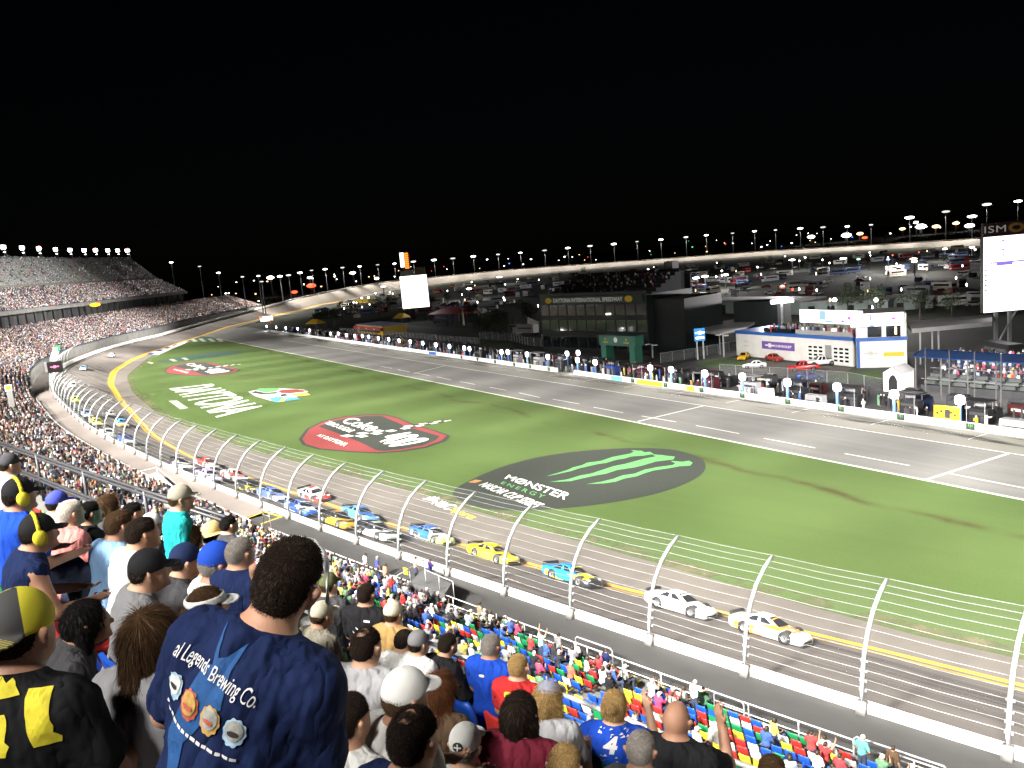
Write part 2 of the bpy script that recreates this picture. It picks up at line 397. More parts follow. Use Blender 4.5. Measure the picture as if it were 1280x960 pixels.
def strands(me, J, kind, n, ln, wd, seed=1):
    r = np.random.default_rng(seed); nv = len(me.vertices); V = np.empty(nv * 3); me.vertices.foreach_get('co', V); V = V.reshape(-1, 3)
    np_ = len(me.polygons); C_ = np.empty(np_ * 3); me.polygons.foreach_get('center', C_); C_ = C_.reshape(-1, 3); Nn = np.empty(np_ * 3); me.polygons.foreach_get('normal', Nn); Nn = Nn.reshape(-1, 3)
    F_ = [tuple(p.vertices) for p in me.polygons]; k = r.integers(0, np_, n); p = C_[k] + r.normal(size=(n, 3)) * .003; nn = Nn[k]
    if kind == 'balding':
        m9 = n // 9; a9 = r.uniform(0, 6.28, m9); t9 = r.uniform(0, .8, m9); ax_ = np.stack([np.sin(t9) * np.cos(a9) * .078, np.sin(t9) * np.sin(a9) * .095 - .02, np.cos(t9) * .089 + .03], 1); ch, sh9 = cos(J['hy']), sin(J['hy']); w9 = ax_ @ np.array([[ch, sh9, 0], [-sh9, ch, 0], [0, 0, 1]]); p[:m9] = J['head'] + w9; q9 = w9 - np.array((0, 0, .03)); nn[:m9] = q9 / np.linalg.norm(q9, axis=1)[:, None]
    cr = hd(J, 0, -.05, .12); fl = p - cr; fl[:, 2] -= .05 if kind not in ('short', 'balding') else 0
    low = np.clip((J['head'][2] - .02 - p[:, 2]) / .05, 0, 1)[:, None]; fl = fl / np.linalg.norm(fl, axis=1)[:, None] * (1 - low) + np.array((0, -.1, -1.0)) * low
    fl -= (fl * nn).sum(1)[:, None] * nn; fl += r.normal(size=(n, 3)) * (.09 if kind in ('long', 'long2', 'pony', 'bun') else .45 if kind == 'curly' else .09); fl /= np.linalg.norm(fl, axis=1)[:, None]
    L = ln * r.uniform(.6, 1.25, n)[:, None]
    if kind in ('short', 'balding', 'undercap'): L = L * (1 - .6 * np.clip((J['head'][2] + .05 - p[:, 2]) / .06, 0, 1)[:, None])
    sd = np.cross(fl, nn); sd /= np.maximum(np.linalg.norm(sd, axis=1), 1e-6)[:, None]; sd *= wd
    a = p - nn * .003; m_ = p + fl * L * .5 + nn * L * .05; e = p + fl * L + nn * L * (.07 if kind in ('short', 'balding', 'undercap') else .0)
    B = np.stack([a - sd, a + sd, m_ - sd * .8, m_ + sd * .8, e], 1).reshape(-1, 3); b0 = nv + np.arange(n) * 5
    Q = np.stack([b0, b0 + 1, b0 + 3, b0 + 2], 1).tolist(); T = np.stack([b0 + 2, b0 + 3, b0 + 4], 1).tolist(); mi = r.random(n) < .16
    o = bpy.data.meshes.new(me.name); o.from_pydata(np.concatenate([V, B]).tolist(), [], F_ + Q + T); o.materials.append(M['hairm']); o.materials.append(M['hair_light'])
    o.polygons.foreach_set('material_index', np.concatenate([np.zeros(np_, np.int32), mi.astype(np.int32), mi.astype(np.int32)])); o.polygons.foreach_set('use_smooth', [True] * (np_ + 2 * n)); o.update(); return o
def cap_fn(J, kind):
    q0 = lambda X: (X - J['head']) @ np.array([[cos(J['hy']), -sin(J['hy']), 0], [sin(J['hy']), cos(J['hy']), 0], [0, 0, 1]])
    sgn = -1 if kind == 'capback' else 1
    ext = [('e', hd(J, 0, sgn * .13, .045), (.09, .11, .02)), ('e', hd(J, 0, -.005, .06), (.104, .115, .12))]
    if kind == 'straw': ext = [('e', hd(J, 0, 0, .06), (.2, .21, .04)), ('e', hd(J, 0, -.005, .06), (.104, .115, .12))]
    def fn(X):
        q = q0(X)
        dome = ell(q, (0, -.004, .045), (.093, .109, .105))
        if kind == 'visor':
            dome = np.maximum(np.maximum(ell(q, (0, -.004, .045), (.097, .113, .12)), q[..., 2] - .085), .045 - q[..., 2])
            dome = np.maximum(dome, -(ell(q, (0, -.004, .045), (.087, .103, .11))))
        elif kind == 'straw': dome = smin(np.maximum(ell(q, (0, -.004, .05), (.1, .118, .115)), .03 - q[..., 2]), np.maximum(ell(q, (0, 0, .045 ), (.19, .205, .5)), np.abs(q[..., 2] - .045 - .5 * q[..., 0] ** 2) - .006), .01)
        else:
            dome = np.maximum(dome, .028 - .12 * (.1 - q[..., 1] * sgn) * .5 - q[..., 2])
            dome = np.minimum(dome, ell(q, (0, -.004, .151), (.008, .008, .006)))
        if kind != 'straw':
            yb = q[..., 1] * sgn; zb = q[..., 2] - (.046 - .9 * q[..., 0] ** 2 * 2.2 - .18 * np.clip(yb - .08, 0, 1))
            brim = np.maximum(np.sqrt((q[..., 0] / .083) ** 2 + ((yb - .095) / .088) ** 2) * .08 - .08, np.abs(zb) - .0045); brim = np.maximum(brim, .06 - yb)
            dome = smin(dome, brim, .006)
        return dome
    return fn, ext
def muff_fn(J):
    pr = [('e', hd(J, s * .098, -.012, .0), (.034, .045, .055)) for s in (-1, 1)]
    band = [('c', hd(J, .10 * sin(a), -.012, .03 + .12 * cos(a)), hd(J, .10 * sin(a + .3), -.012, .03 + .12 * cos(a + .3)), .012, .012) for a in np.arange(-1.5, 1.5, .3)]
    return (lambda X: np.minimum(ev(X, pr), ev(X, band, .01))), pr + band
MSH = {}
def cached(key, make):
    if key not in MSH: MSH[key] = make()
    return MSH[key]
M['skin'] = mat_obj('skin', .55, .12, 14, .12, 160, .4)
M['cloth'] = mat_obj('cloth', .9, .18, 5, .25, 220, .12, True)
M['cap_cloth'] = mat_obj('cap_cloth', .85, .15, 9, .3, 260, .2)
M['hairm'] = mat_obj('hair', .95, .35, 60, .3, 420, .06)
m_, nt_, b_ = new_mat('hair_light'); oi_ = N(nt_, 'ShaderNodeObjectInfo'); nt_.links.new(mixc(nt_, 1.0, oi_.outputs['Color'], (2.1, 2.0, 1.9), 'MULTIPLY'), b_.inputs['Base Color']); b_.inputs['Roughness'].default_value = .6; b_.inputs['Specular IOR Level'].default_value = .3; M['hair_light'] = m_
M['straw'] = mat('straw', (.5, .36, .15), .8, .4, 60)
SKIN = [(.50, .27, .17), (.42, .22, .14), (.56, .33, .22), (.34, .17, .10), (.47, .25, .17)]
HAIR = dict(dark=(.018, .012, .009), brown=(.05, .028, .014), grey=(.22, .2, .18), blonde=(.34, .22, .09), white=(.5, .46, .4), black=(.008, .007, .007), auburn=(.09, .035, .015))
def person(loc, yaw, label, shirt, pants=(.03, .035, .06), skin=0, hair=('short', 'dark'), cap=None, pose='sit', arms='lap', sleeve=.33, lean=.12, wide=1.0, belly=0.0, hyaw=0.0, h=.016, hh=.008, group=None, scale=1.0, muffs=None, short=False, seed=1, under=None, side=0.0):
    J = joints(pose, lean, arms, wide, hyaw); key = (pose, str(arms), lean, wide, hyaw, h)
    def mk(nm, fnal, hres, m, pad=.03):
        fn, al = fnal; lo, hi = bounds(al, pad); return sdf_mesh(nm, fn, lo, hi, hres, [m])
    fine = h < .0125
    body = link('person', cached(('b',) + key, lambda: mk('person', body_fn(J, fine), h, M['skin'])), None, loc)
    body.rotation_euler = (0, 0, -yaw)
    if side:
        Rm = Matrix.Rotation(-yaw, 4, 'Z') @ Matrix.Rotation(side, 4, 'Y'); hv = Vector(J['head']) * scale; body.rotation_euler = Rm.to_euler(); body.location = Vector(loc) + Matrix.Rotation(-yaw, 4, 'Z') @ hv - Rm @ hv
    body.scale = (scale,) * 3; body.color = (*SKIN[skin % 5], 1)
    tag(body, label, 'person', group)
    def part(nm, kk, fnal, hres, col, m='cloth'):
        o = link(nm, cached((nm,) + kk, lambda: mk(nm, fnal, hres, M[m])), body); o.color = (*col, 1); return o
    sh = part('shirt', key + (sleeve, belly, seed), shirt_fn(J, sleeve, seed=seed, belly=belly), h, shirt)
    part('shorts' if short else 'trousers', key + (short,), trouser_fn(J, short), max(h, .016), pants)
    hk = (pose, lean, hyaw, hh)
    if hair:
        lg = hair[0] in ('long', 'long2', 'bob', 'pony', 'curly', 'bun')
        o = link('hair', cached(('hair',) + hk + (hair[0],), lambda: strands(mk('hair', hair_fn(J, hair[0]), hh, M['hairm']), J, hair[0], 32000 if hh < .0058 else (11000 if hair[0] not in ('long', 'long2') else 20000), ((.009 if hh < .0058 else .012) if not lg else .08 if hair[0] in ('long', 'long2') else .03), .0006 if hh < .0065 else .0009)), body); o.color = (*HAIR[hair[1]], 1)
    if cap:
        k = {'straw': 'straw_hat', 'visor': 'visor'}.get(cap[0], 'cap'); c = part(k, hk + (cap[0],), cap_fn(J, cap[0]), hh if cap[0] != 'straw' else .008, cap[1], 'straw' if cap[0] == 'straw' else 'cap_cloth')
    if muffs: part('ear_muffs', hk, muff_fn(J), hh, muffs, 'cap_cloth')
    return body, sh, J
def small_person_mesh(name, pose, arms, hair='short', cap=False, h=.034, lean=.1, wide=1.0, shirtmat='cloth', legs=None):
    J = joints(pose, lean, arms, wide); bf, al = body_fn(J, False); sf, _ = shirt_fn(J, .36 if shirtmat == 'cloth' else .95, .02); tf, _ = trouser_fn(J)
    cf, ca = (cap_fn(J, 'cap') if cap else hair_fn(J, hair)); lo, hi = bounds(al + ca, .05)
    fn = lambda X: np.minimum(np.minimum(bf(X), sf(X)), np.minimum(tf(X), cf(X)))
    cl = lambda X: np.argmin(np.stack([bf(X) + .004, sf(X), tf(X) + .001, cf(X)], -1), -1)
    return sdf_mesh(name, fn, lo, hi, h, [M['skin_plain'], M[shirtmat], legs or M['denim'], M['cap_plain'] if cap else M['hair_plain']], cl)
M['skin_plain'] = mat('skin_plain', (.34, .18, .11), .6, .15, 8)
M['skin_tan'] = mat('skin_tan', (.3, .15, .09), .6, .15, 8)
M['denim'] = mat('denim', (.035, .05, .09), .85, .3, 20)
M['hair_plain'] = mat('hair_plain', (.03, .018, .01), .6, .4, 50)
M['cap_plain'] = mat('cap_plain', (.7, .7, .68), .7, .15, 20)
# ---------------------------------------------------------------- the track's outer wall in plan: s runs from the right of the view to the far turn
ZB = 3.65                                    # walkway level at the wall
_pts = []
for q in [(1269, 950), (1091, 896), (944, 850), (827, 810), (726, 775), (640, 746), (570, 722), (506, 701), (450, 681), (402, 664), (361, 649), (325, 633), (292, 619), (260, 607), (236, 598), (202, 584), (170, 568), (137, 551), (106, 534)]:
    p = P(q[0], q[1], ZB); _pts.append((p.x, p.y, 3.0))
for q in [(64, 490), (62, 471), (77, 455), (100, 445), (125, 436), (160, 426), (200, 417), (250, 403)]:
    p = P(q[0], q[1], 4.1); _pts.append((p.x, p.y, 3.0))
for q, z in (((320, 385), 5.0), ((345, 379), 5.8), ((370, 372), 6.8), ((400, 366), 8.0), ((440, 358), 8.5), ((480, 352), 8.5)):
    p = P(q[0], q[1], z + 1.1); _pts.append((p.x, p.y, z))
_top = [(480, 352), (560, 344), (640, 336), (800, 325), (960, 313), (1100, 305), (1225, 297), (1400, 285)]
def lerp_tab(x, tab):
    if x <= tab[0][0]: return tab[0][1]
    for (a, b), (c, d) in zip(tab, tab[1:]):
        if x <= c: return b + (d - b) * (x - a) / (c - a)
    return tab[-1][1]
for x, y in ((-82, 1085), (0, 1140), (100, 1165), (190, 1150), (270, 1105), (335, 1040), (385, 960), (415, 880), (430, 800), (436, 720), (438, 640), (438, 520), (438, 400)):
    px = proj(x, y, 8)[0]; _pts.append((x, y, zat(x, y, lerp_tab(px, _top)) - 1.1))
p0 = _pts[0]; _pts.insert(0, (p0[0] + .72 * 45, p0[1] - .69 * 45, 3.0)); _pts.insert(0, (p0[0] + .72 * 90, p0[1] - .69 * 90, 3.0))
def spline(pts, step):
    A = np.array(pts, float); d = np.r_[0, np.cumsum(np.linalg.norm(np.diff(A[:, :2], axis=0), axis=1))]
    s = np.arange(0, d[-1], 1.0); C = np.stack([np.interp(s, d, A[:, i]) for i in range(A.shape[1])], 1)
    k = 25; w = np.hanning(2 * k + 3)[1:-1]; w /= w.sum(); Cp = np.pad(C, ((k, k), (0, 0)), mode='reflect', reflect_type='odd')
    C = np.stack([np.convolve(Cp[:, i], w, 'valid') for i in range(C.shape[1])], 1)
    d = np.r_[0, np.cumsum(np.linalg.norm(np.diff(C[:, :2], axis=0), axis=1))]; s2 = np.arange(0, d[-1], step)
    return np.stack([np.interp(s2, d, C[:, i]) for i in range(C.shape[1])], 1)
WALL = spline(_pts, 1.0); NS = len(WALL)
_t = np.gradient(WALL[:, :2], axis=0); _t /= np.linalg.norm(_t, axis=1)[:, None]
TAN = _t; OUT = np.stack([-_t[:, 1], _t[:, 0]], 1)                   # outward, towards the stands
S0 = int(np.argmin(np.hypot(WALL[:, 0] - p0[0], WALL[:, 1] - p0[1])))   # index of the post at the right of the view
def W(s, D, z=0.0):                           # point at arc length s, D metres outward of the wall's outer face
    i = min(max(s, 0), NS - 1.001); a = int(i); f = i - a; w = WALL[a] * (1 - f) + WALL[a + 1] * f; n = OUT[a] * (1 - f) + OUT[a + 1] * f
    return Vector((w[0] + n[0] * D, w[1] + n[1] * D, z))
def zout(s): i = min(max(int(s), 0), NS - 1); return WALL[i, 2]
def sD(x, y):                                 # arc length and outward distance of a point
    d = np.hypot(WALL[:, 0] - x, WALL[:, 1] - y); i = int(np.argmin(d)); return i, float((x - WALL[i, 0]) * OUT[i, 0] + (y - WALL[i, 1]) * OUT[i, 1])
def heading(s): i = min(max(int(s), 0), NS - 1); return TAN[i]
S_BANK_END = next(i for i in range(NS) if WALL[i, 1] > 397)           # where the tri-oval grass ends
def castD(s, poly):                           # inward distance from the wall to a ground polyline
    o = W(s, 0); i = min(max(int(s), 0), NS - 1); dx, dy = -OUT[i]; best = None
    for a, b in zip(poly, poly[1:]):
        ex, ey = b[0] - a[0], b[1] - a[1]; den = dx * ey - dy * ex
        if abs(den) < 1e-9: continue
        t = ((a[0] - o[0]) * ey - (a[1] - o[1]) * ex) / den; u = ((a[0] - o[0]) * dy - (a[1] - o[1]) * dx) / den
        if 0 <= u <= 1 and 4 < t < 60 and (best is None or t < best): best = t
    return best
def dist_table(pix, tail):
    pl = [P(*q, 0) for q in pix]; d = pl[0] - pl[1]; pl.insert(0, pl[0] + d * 4)
    raw = [(s, castD(s, pl)) for s in range(0, S_BANK_END + 40, 4)]; raw = [(s, v) for s, v in raw if v]
    xs = [s for s, _ in raw] + [raw[-1][0] + 60, NS]; ys = [v for _, v in raw] + [tail, tail]
    v = np.interp(np.arange(NS), xs, ys); k = np.ones(21) / 21; return np.convolve(np.pad(v, 10, mode='edge'), k, 'valid')
D_YEL = dist_table([(1270, 858), (1000, 790), (760, 735), (480, 655), (330, 605), (240, 575), (190, 545), (150, 500), (138, 480), (142, 465), (165, 450), (190, 440), (240, 424)], 14.0)
D_GRS = dist_table([(1280, 830), (1000, 755), (700, 670), (500, 610), (300, 560), (200, 520), (165, 490), (158, 470), (185, 447), (228, 428), (262, 421)], 22.0)
D_GRS = np.maximum(D_GRS, D_YEL + 3.4)
def bank_z(s, Din):                           # track surface height at Din metres inward of the wall
    i = min(max(int(s), 0), NS - 1); return WALL[i, 2] * max(0.0, 1 - (Din - .35) / (D_YEL[i] - .35))
def on_track(px, py, up=.55):
    z = 1.0
    for _ in range(30):
        p = P(px, py, z + up); s, D = sD(p.x, p.y); z = .6 * z + .4 * bank_z(s, -D)
    return s, -D, z
# surfaces -----------------------------------------------------------------
def asphalt(name, c, streak=True, rot=0.0, sc=(.25, 4.0)):
    m, nt, b = new_mat(name); v = objc(nt); mp = N(nt, 'ShaderNodeMapping', vector_type='TEXTURE'); mp.inputs['Rotation'].default_value = (0, 0, rot); nt.links.new(v, mp.inputs['Vector'])
    mp2 = N(nt, 'ShaderNodeMapping'); mp2.inputs['Scale'].default_value = (sc[0] * .08, sc[1] * .12, 1); nt.links.new(mp.outputs[0], mp2.inputs['Vector'])
    k1 = ramp(nt, noise(nt, 1.0, mp2.outputs[0], 5, .6), [(.3, .86), (.7, 1.10)]); k2 = ramp(nt, noise(nt, .09, v, 5), [(.3, .86), (.7, 1.1)]); k3 = ramp(nt, noise(nt, 60, v, 2), [(.2, .75), (.8, 1.25)])
    col = mixc(nt, 1, mixc(nt, 1, mixc(nt, 1, c, k1, 'MULTIPLY'), k2, 'MULTIPLY'), k3, 'MULTIPLY')
    nt.links.new(col, b.inputs['Base Color']); b.inputs['Roughness'].default_value = .8; b.inputs['Specular IOR Level'].default_value = .35
    bump(nt, b, noise(nt, 90, v, 2), .25, .01); return m
M['track'] = asphalt('track_asphalt', (.118, .104, .094), rot=radians(134))
M['apron'] = asphalt('apron_asphalt', (.12, .106, .092), rot=radians(134))
M['pit_asphalt'] = asphalt('pit_asphalt', (.145, .142, .134), rot=radians(119.4))
M['walkway'] = asphalt('walkway_asphalt', (.050, .049, .048), rot=radians(134), sc=(3.5, 5.0))
M['line_white'] = mat('line_white', (.7, .7, .66), .7, .3, .8)
M['line_yellow'] = mat('line_yellow', (.62, .34, .025), .7, .25, .5)
def strip(name, m, fa, fb, s0, s1, step=2.0, n=1, **kw):
    mb = MB(); S = np.arange(s0, s1 + .01, step); vs = []
    for s in S:
        a, b = fa(s), fb(s)
        for k in range(n + 1): vs.append(a.lerp(b, k / n))
    fs = [(i * (n + 1) + k, (i + 1) * (n + 1) + k, (i + 1) * (n + 1) + k + 1, i * (n + 1) + k + 1) for i in range(len(S) - 1) for k in range(n)]
    mb.add(vs, fs); o = mb.build(name, m); me = o.data
    if me.polygons[0].normal.z < 0: me.flip_normals()
    return o
tag(strip('race_track', M['track'], lambda s: W(s, -.35, zout(s)), lambda s: W(s, -D_YEL[min(int(s), NS - 1)], 0.0), 0, NS - 2, 2, 4), 'grey brown banked asphalt racing surface sweeping past the stands', 'race track', kind='structure')
tag(strip('apron', M['apron'], lambda s: W(s, -D_YEL[min(int(s), NS - 1)], .0), lambda s: W(s, -D_GRS[min(int(s), NS - 1)] - .6, .0), 0, NS - 2, 2), 'flat asphalt apron strip between yellow lines and grass', 'apron', kind='structure')
def ybw(s): return float(np.interp(s, [0, S0 + 90, S0 + 200, S0 + 290, S0 + 420, NS], [.34, .34, .55, .95, .8, .4]))
def ygap(s): return float(np.interp(s, [0, S0 + 60, S0 + 170, S0 + 230, NS], [.34, .34, .2, .02, .02]))
for k in (0, 1):
    f = lambda s, e, k=k: W(s, -D_YEL[min(int(s), NS - 1)] + (ygap(s) * .5 + ybw(s) * e) * (1 if k == 0 else -1), .012 + (.0 if k else (zout(s) / 11) * (ygap(s) * .5 + ybw(s) * e)))
    tag(strip('track_line', M['line_yellow'], lambda s: f(s, 0), lambda s: f(s, 1), 0, S0 + 760, 2), ('yellow double line\'s upper stripe on the bank edge', 'yellow double line\'s lower stripe along the apron')[k], 'painted line', kind='structure')
tag(strip('track_line', M['line_white'], lambda s: W(s, -1.5, bank_z(s, 1.5) + .012), lambda s: W(s, -1.66, bank_z(s, 1.66) + .012), 0, S0 + 420, 2), 'thin white line painted close below the outer wall', 'painted line', kind='structure')
# outer wall and catch fence
def profile_sweep(mb, prof, s0, s1, step, mi=0, close=True):
    S = np.arange(s0, s1 + .01, step); n = len(prof(S[0])); vs = [v for s in S for v in prof(s)]; fs = []
    for i in range(len(S) - 1):
        for k in range(n if close else n - 1):
            k2 = (k + 1) % n; fs.append((i * n + k, i * n + k2, (i + 1) * n + k2, (i + 1) * n + k))
    mb.add(vs, fs, mi)
wm = MB(); profile_sweep(wm, lambda s: [W(s, 0, zout(s) - .2), W(s, 0, zout(s) + 1.1), W(s, -.35, zout(s) + 1.1), W(s, -.35, zout(s) - .2)], 0, NS - 2, 2)
tag(wm.build('outer_wall', mat('scuffed_white', (.74, .74, .71), .6, .45, .7)), 'long white concrete retaining wall round the outside of the track', 'wall')
PR = [(0, 3.2), (.02, 4.6), (.12, 5.5), (.36, 6.4), (.82, 7.3), (1.5, 8.1), (2.4, 8.7), (3.3, 9.05)]
def pr_at(t):
    i = min(int(t * 7), 6); f = t * 7 - i; return PR[i][0] * (1 - f) + PR[i + 1][0] * f, PR[i][1] * (1 - f) + PR[i + 1][1] * f
fence = empty('catch_fence', W(S0, 0, ZB)); tag(fence, 'tall curved steel catch fence with horizontal cables above the white wall', 'catch fence')
def fpart(mb, nm, m, smooth=False):
    o = mb.build(nm, m, fence, smooth); o.matrix_parent_inverse = Matrix.Translation(-fence.location); return o
SP = 5.97; s_ = S0 - SP * 6; npost = 0
while s_ < S0 + 300 and npost < 60:
    mb = MB(); mb.tube([W(s_, .10 - d, z) for d, z in PR], .105, 6, 0)
    mb.box(tuple(W(s_, .16, 3.95)), (.42, .42, .62), 1, math.atan2(heading(s_)[1], heading(s_)[0]))
    for z in (4.75, 5.2, 5.65, 6.1): 
        t_ = next(k / 100 for k in range(101) if pr_at(k / 100)[1] >= z); d, _ = pr_at(t_); mb.box(tuple(W(s_, .0 - d, z)), (.34, .12, .12), 0, math.atan2(heading(s_)[1], heading(s_)[0]))
    fpart(mb, 'post', [M['steel'], M['concrete']], True); s_ += SP; npost += 1
for i in range(13):
    t = .18 + .82 * i / 12; d, z = pr_at(t); mb = MB()
    mb.tube([W(s, -.02 - d, z - .05 * sin(pi * (((s - S0) / SP) % 1)) ) for s in np.arange(S0 - 36, S0 + 262, 2.985 / 1)], .010 if i not in (0, 2) else .016, 4, 0)
    fpart(mb, 'cable', M['cable_steel'])
m, nt, b = new_mat('chain_link'); b.inputs['Base Color'].default_value = (.45, .46, .47, 1); b.inputs['Alpha'].default_value = .018; b.inputs['Roughness'].default_value = .6; M['chain'] = m
mb = MB(); S = np.arange(S0 - 36, S0 + 262, 5.97); vs = [W(s, -.05 - pr_at(k / 7)[0], pr_at(k / 7)[1]) for s in S for k in range(8)]
mb.add(vs, [(i * 8 + k, (i + 1) * 8 + k, (i + 1) * 8 + k + 1, i * 8 + k + 1) for i in range(len(S) - 1) for k in range(7)]); fpart(mb, 'wire_mesh', M['chain'])
# ground sheets ------------------------------------------------------------
m, nt, b = new_mat('infield_dirt'); v = objc(nt)
nt.links.new(ramp(nt, noise(nt, .03, v, 6), [(.3, (.010, .014, .006)), (.55, (.022, .026, .013)), (.75, (.04, .036, .028))]), b.inputs['Base Color']); b.inputs['Roughness'].default_value = 1; M['terrain'] = m
mb = MB(); mb.poly([(1500 * 4 * cos(a), 600 + 6000 * sin(a), -.25) for a in np.linspace(0, 2 * pi, 64, endpoint=False)])
tag(mb.build('terrain', M['terrain']), 'dark flat ground reaching to the night horizon', 'ground', kind='structure')
PA = P(1280, 547, 0); PBp = P(340, 415, 0); PU = (PBp - PA).normalized(); PM = Vector((PU.y, -PU.x, 0))
def Q(a, b, z=0.0): return PA + PU * a + PM * b + Vector((0, 0, z))
def seg_x(a, b, px):                          # point of ground line a-b that shows in column px
    lo, hi = 0.0, 1.3
    for _ in range(50):
        mid = (lo + hi) / 2; p = a + (b - a) * mid; X, _y, f_ = proj(*p); X = X if f_ > .1 else 9999
        if X > px: lo = mid
        else: hi = mid
    return a + (b - a) * lo
GL0 = P(1280, 625, 0); GL1 = P(272, 423.5, 0); gu = (GL1 - GL0).normalized(); GL00 = GL0 - gu * 60
grass_edge = [W(s, -D_GRS[int(s)]) for s in range(0, S_BANK_END + 24, 3)]
grass_edge = [p for p in grass_edge if (p - GL0)  .cross(gu).z < -1.0 ]
m, nt, b = new_mat('turf'); v = objc(nt)
def line_mask(a, c, w, nscale, seed=0.0):
    d = (c - a); ang = math.atan2(d.y, d.x); mp = N(nt, 'ShaderNodeMapping', vector_type='TEXTURE'); mp.inputs['Location'].default_value = (a.x, a.y, 0); mp.inputs['Rotation'].default_value = (0, 0, ang); nt.links.new(v, mp.inputs['Vector'])
    sx = N(nt, 'ShaderNodeSeparateXYZ'); nt.links.new(mp.outputs[0], sx.inputs[0])
    wob = mathn(nt, 'MULTIPLY', mathn(nt, 'SUBTRACT', noise(nt, .06, v, 3), .5), 7.0)
    y = mathn(nt, 'DIVIDE', mathn(nt, 'ADD', sx.outputs[1], wob), w); g = mathn(nt, 'POWER', 2.718, mathn(nt, 'MULTIPLY', mathn(nt, 'MULTIPLY', y, y), -1.0))
    return mathn(nt, 'MULTIPLY', g, ramp(nt, noise(nt, nscale, v, 4), [(.42, 0.0), (.62, 1.0)]))
base = ramp(nt, noise(nt, .05, v, 6, .6), [(.25, (.061, .096, .029)), (.5, (.066, .102, .031)), (.75, (.074, .107, .034))])
mpm = N(nt, 'ShaderNodeMapping', vector_type='TEXTURE'); mpm.inputs['Rotation'].default_value = (0, 0, radians(134)); nt.links.new(v, mpm.inputs['Vector'])
mps = N(nt, 'ShaderNodeMapping'); mps.inputs['Scale'].default_value = (.02, .35, 1); nt.links.new(mpm.outputs[0], mps.inputs['Vector'])
base = mixc(nt, 1, base, ramp(nt, noise(nt, 1, mps.outputs[0], 3), [(.35, .97), (.65, 1.03)]), 'MULTIPLY')
base = mixc(nt, 1, base, ramp(nt, noise(nt, 9, v, 4), [(.25, .82), (.75, 1.14)]), 'MULTIPLY')
base = mixc(nt, mathn(nt, 'MULTIPLY', line_mask(P(600, 505), P(1250, 668), .7, .09), .85), base, (.045, .036, .014))
base = mixc(nt, mathn(nt, 'MULTIPLY', line_mask(P(300, 470), P(640, 505), 5.0, .05), .5), base, (.055, .062, .022))
base = mixc(nt, mathn(nt, 'MULTIPLY', line_mask(P(620, 503), P(1280, 640), 3.5, .02), .45), base, (.055, .09, .024))
nt.links.new(base, b.inputs['Base Color']); b.inputs['Roughness'].default_value = .95; b.inputs['Specular IOR Level'].default_value = .1
bump(nt, b, noise(nt, 35, v, 3), .6, .05); M['turf'] = m
mb = MB(); gp = [Vector((p.x, p.y, .006)) for p in grass_edge] + [Vector((p.x, p.y, .006)) for p in (GL1, GL0, GL00)]
mb.poly(gp); o = mb.build('grass', M['turf'])
if o.data.polygons[0].normal.z < 0: o.data.flip_normals()
tag(o, 'bright green mown tri-oval grass with painted logos', 'grass', kind='structure')
m, nt, b = new_mat('worn_edge'); v = objc(nt); b.inputs['Roughness'].default_value = .95
nt.links.new(ramp(nt, noise(nt, .5, v, 5), [(.3, (.07, .075, .03)), (.6, (.13, .115, .055))]), b.inputs['Base Color']); nt.links.new(ramp(nt, noise(nt, .35, v, 5), [(.42, 0.0), (.6, .75)]), b.inputs['Alpha']); M['worn'] = m
tag(strip('grass_edge', M['worn'], lambda s: W(s, -D_GRS[int(s)] - .05, .012), lambda s: W(s, -D_GRS[int(s)] - 1.6 , .012), 0, S_BANK_END - 6, 3), 'dry yellowed edge of the grass along the apron', 'grass edge', kind='structure')
# pit road and pit boxes apron: one sheet from the grass line to the pit wall
mb = MB(); mb.poly([GL00 + Vector((0, 0, .002)), GL1 + Vector((0, 0, .002)), GL1 + gu * 70 + Vector((0, 0, .002)), Q(420, 3, .002), Q(-90, 3, .002)]); o = mb.build('pit_road', M['pit_asphalt'])
if o.data.polygons[0].normal.z < 0: o.data.flip_normals()
tag(o, 'grey asphalt pit road running alongside the grass', 'pit road', kind='structure')
def paint(name, pts, m, z, label, cat='painted line'):
    mb = MB(); mb.poly([Vector((p[0], p[1], z)) for p in pts]); o = mb.build(name, m)
    if o.data.polygons[0].normal.z < 0: o.data.flip_normals()
    return tag(o, label, cat, kind='structure')
def lane(name, a, b, w, m, z, label): n = Vector((-(b - a).y, (b - a).x, 0)).normalized() * w / 2; return paint(name, (a - n, b - n, b + n, a + n), m, z, label)
lane('pit_line', GL00, GL1 + gu * 3, .34, M['line_white'], .014, 'white line between the grass and the pit road')
ML0 = P(1262, 566.5); ML1 = P(480, 445); mu = (ML1 - ML0).normalized()
lane('pit_line', ML0 - mu * 40, ML1 + mu * 110, .22, M['line_white'], .012, 'white line between pit lane and the pit stalls')
M['stall_concrete'] = asphalt('stall_concrete', (.18, .175, .15), rot=radians(119.4), sc=(.6, 1.5))
o = paint('pit_stalls', (ML0 - mu * 40 + PM * .3, ML1 + mu * 110 + PM * .3, Q(360, 2), Q(-60, 2)), M['stall_concrete'], .008, 'pale stained concrete pit stalls before the pit wall', 'pit stalls')
dash = [((802, 520), (845, 527.5)), ((870, 532), (924, 542)), ((742, 509), (779, 516)), ((691, 499), (724, 505)), ((649, 491), (675, 497)), ((1056, 567), (1137, 582)), ((1187, 592), (1290, 612)), ((955, 548), (1019, 560)), ((612, 484), (633, 488)), ((575, 477), (594, 480.5)), ((546, 471), (564, 475)), ((519, 466), (537, 469.5)), ((497, 462), (512, 465)), ((476, 458), (490, 460.5))]
for a, b in dash: tag(lane('lane_dash', P(*a), P(*b), .2, M['line_white'], .010, 'short white lane dash painted on the grey pit road'), group='lane dashes on the pit road')
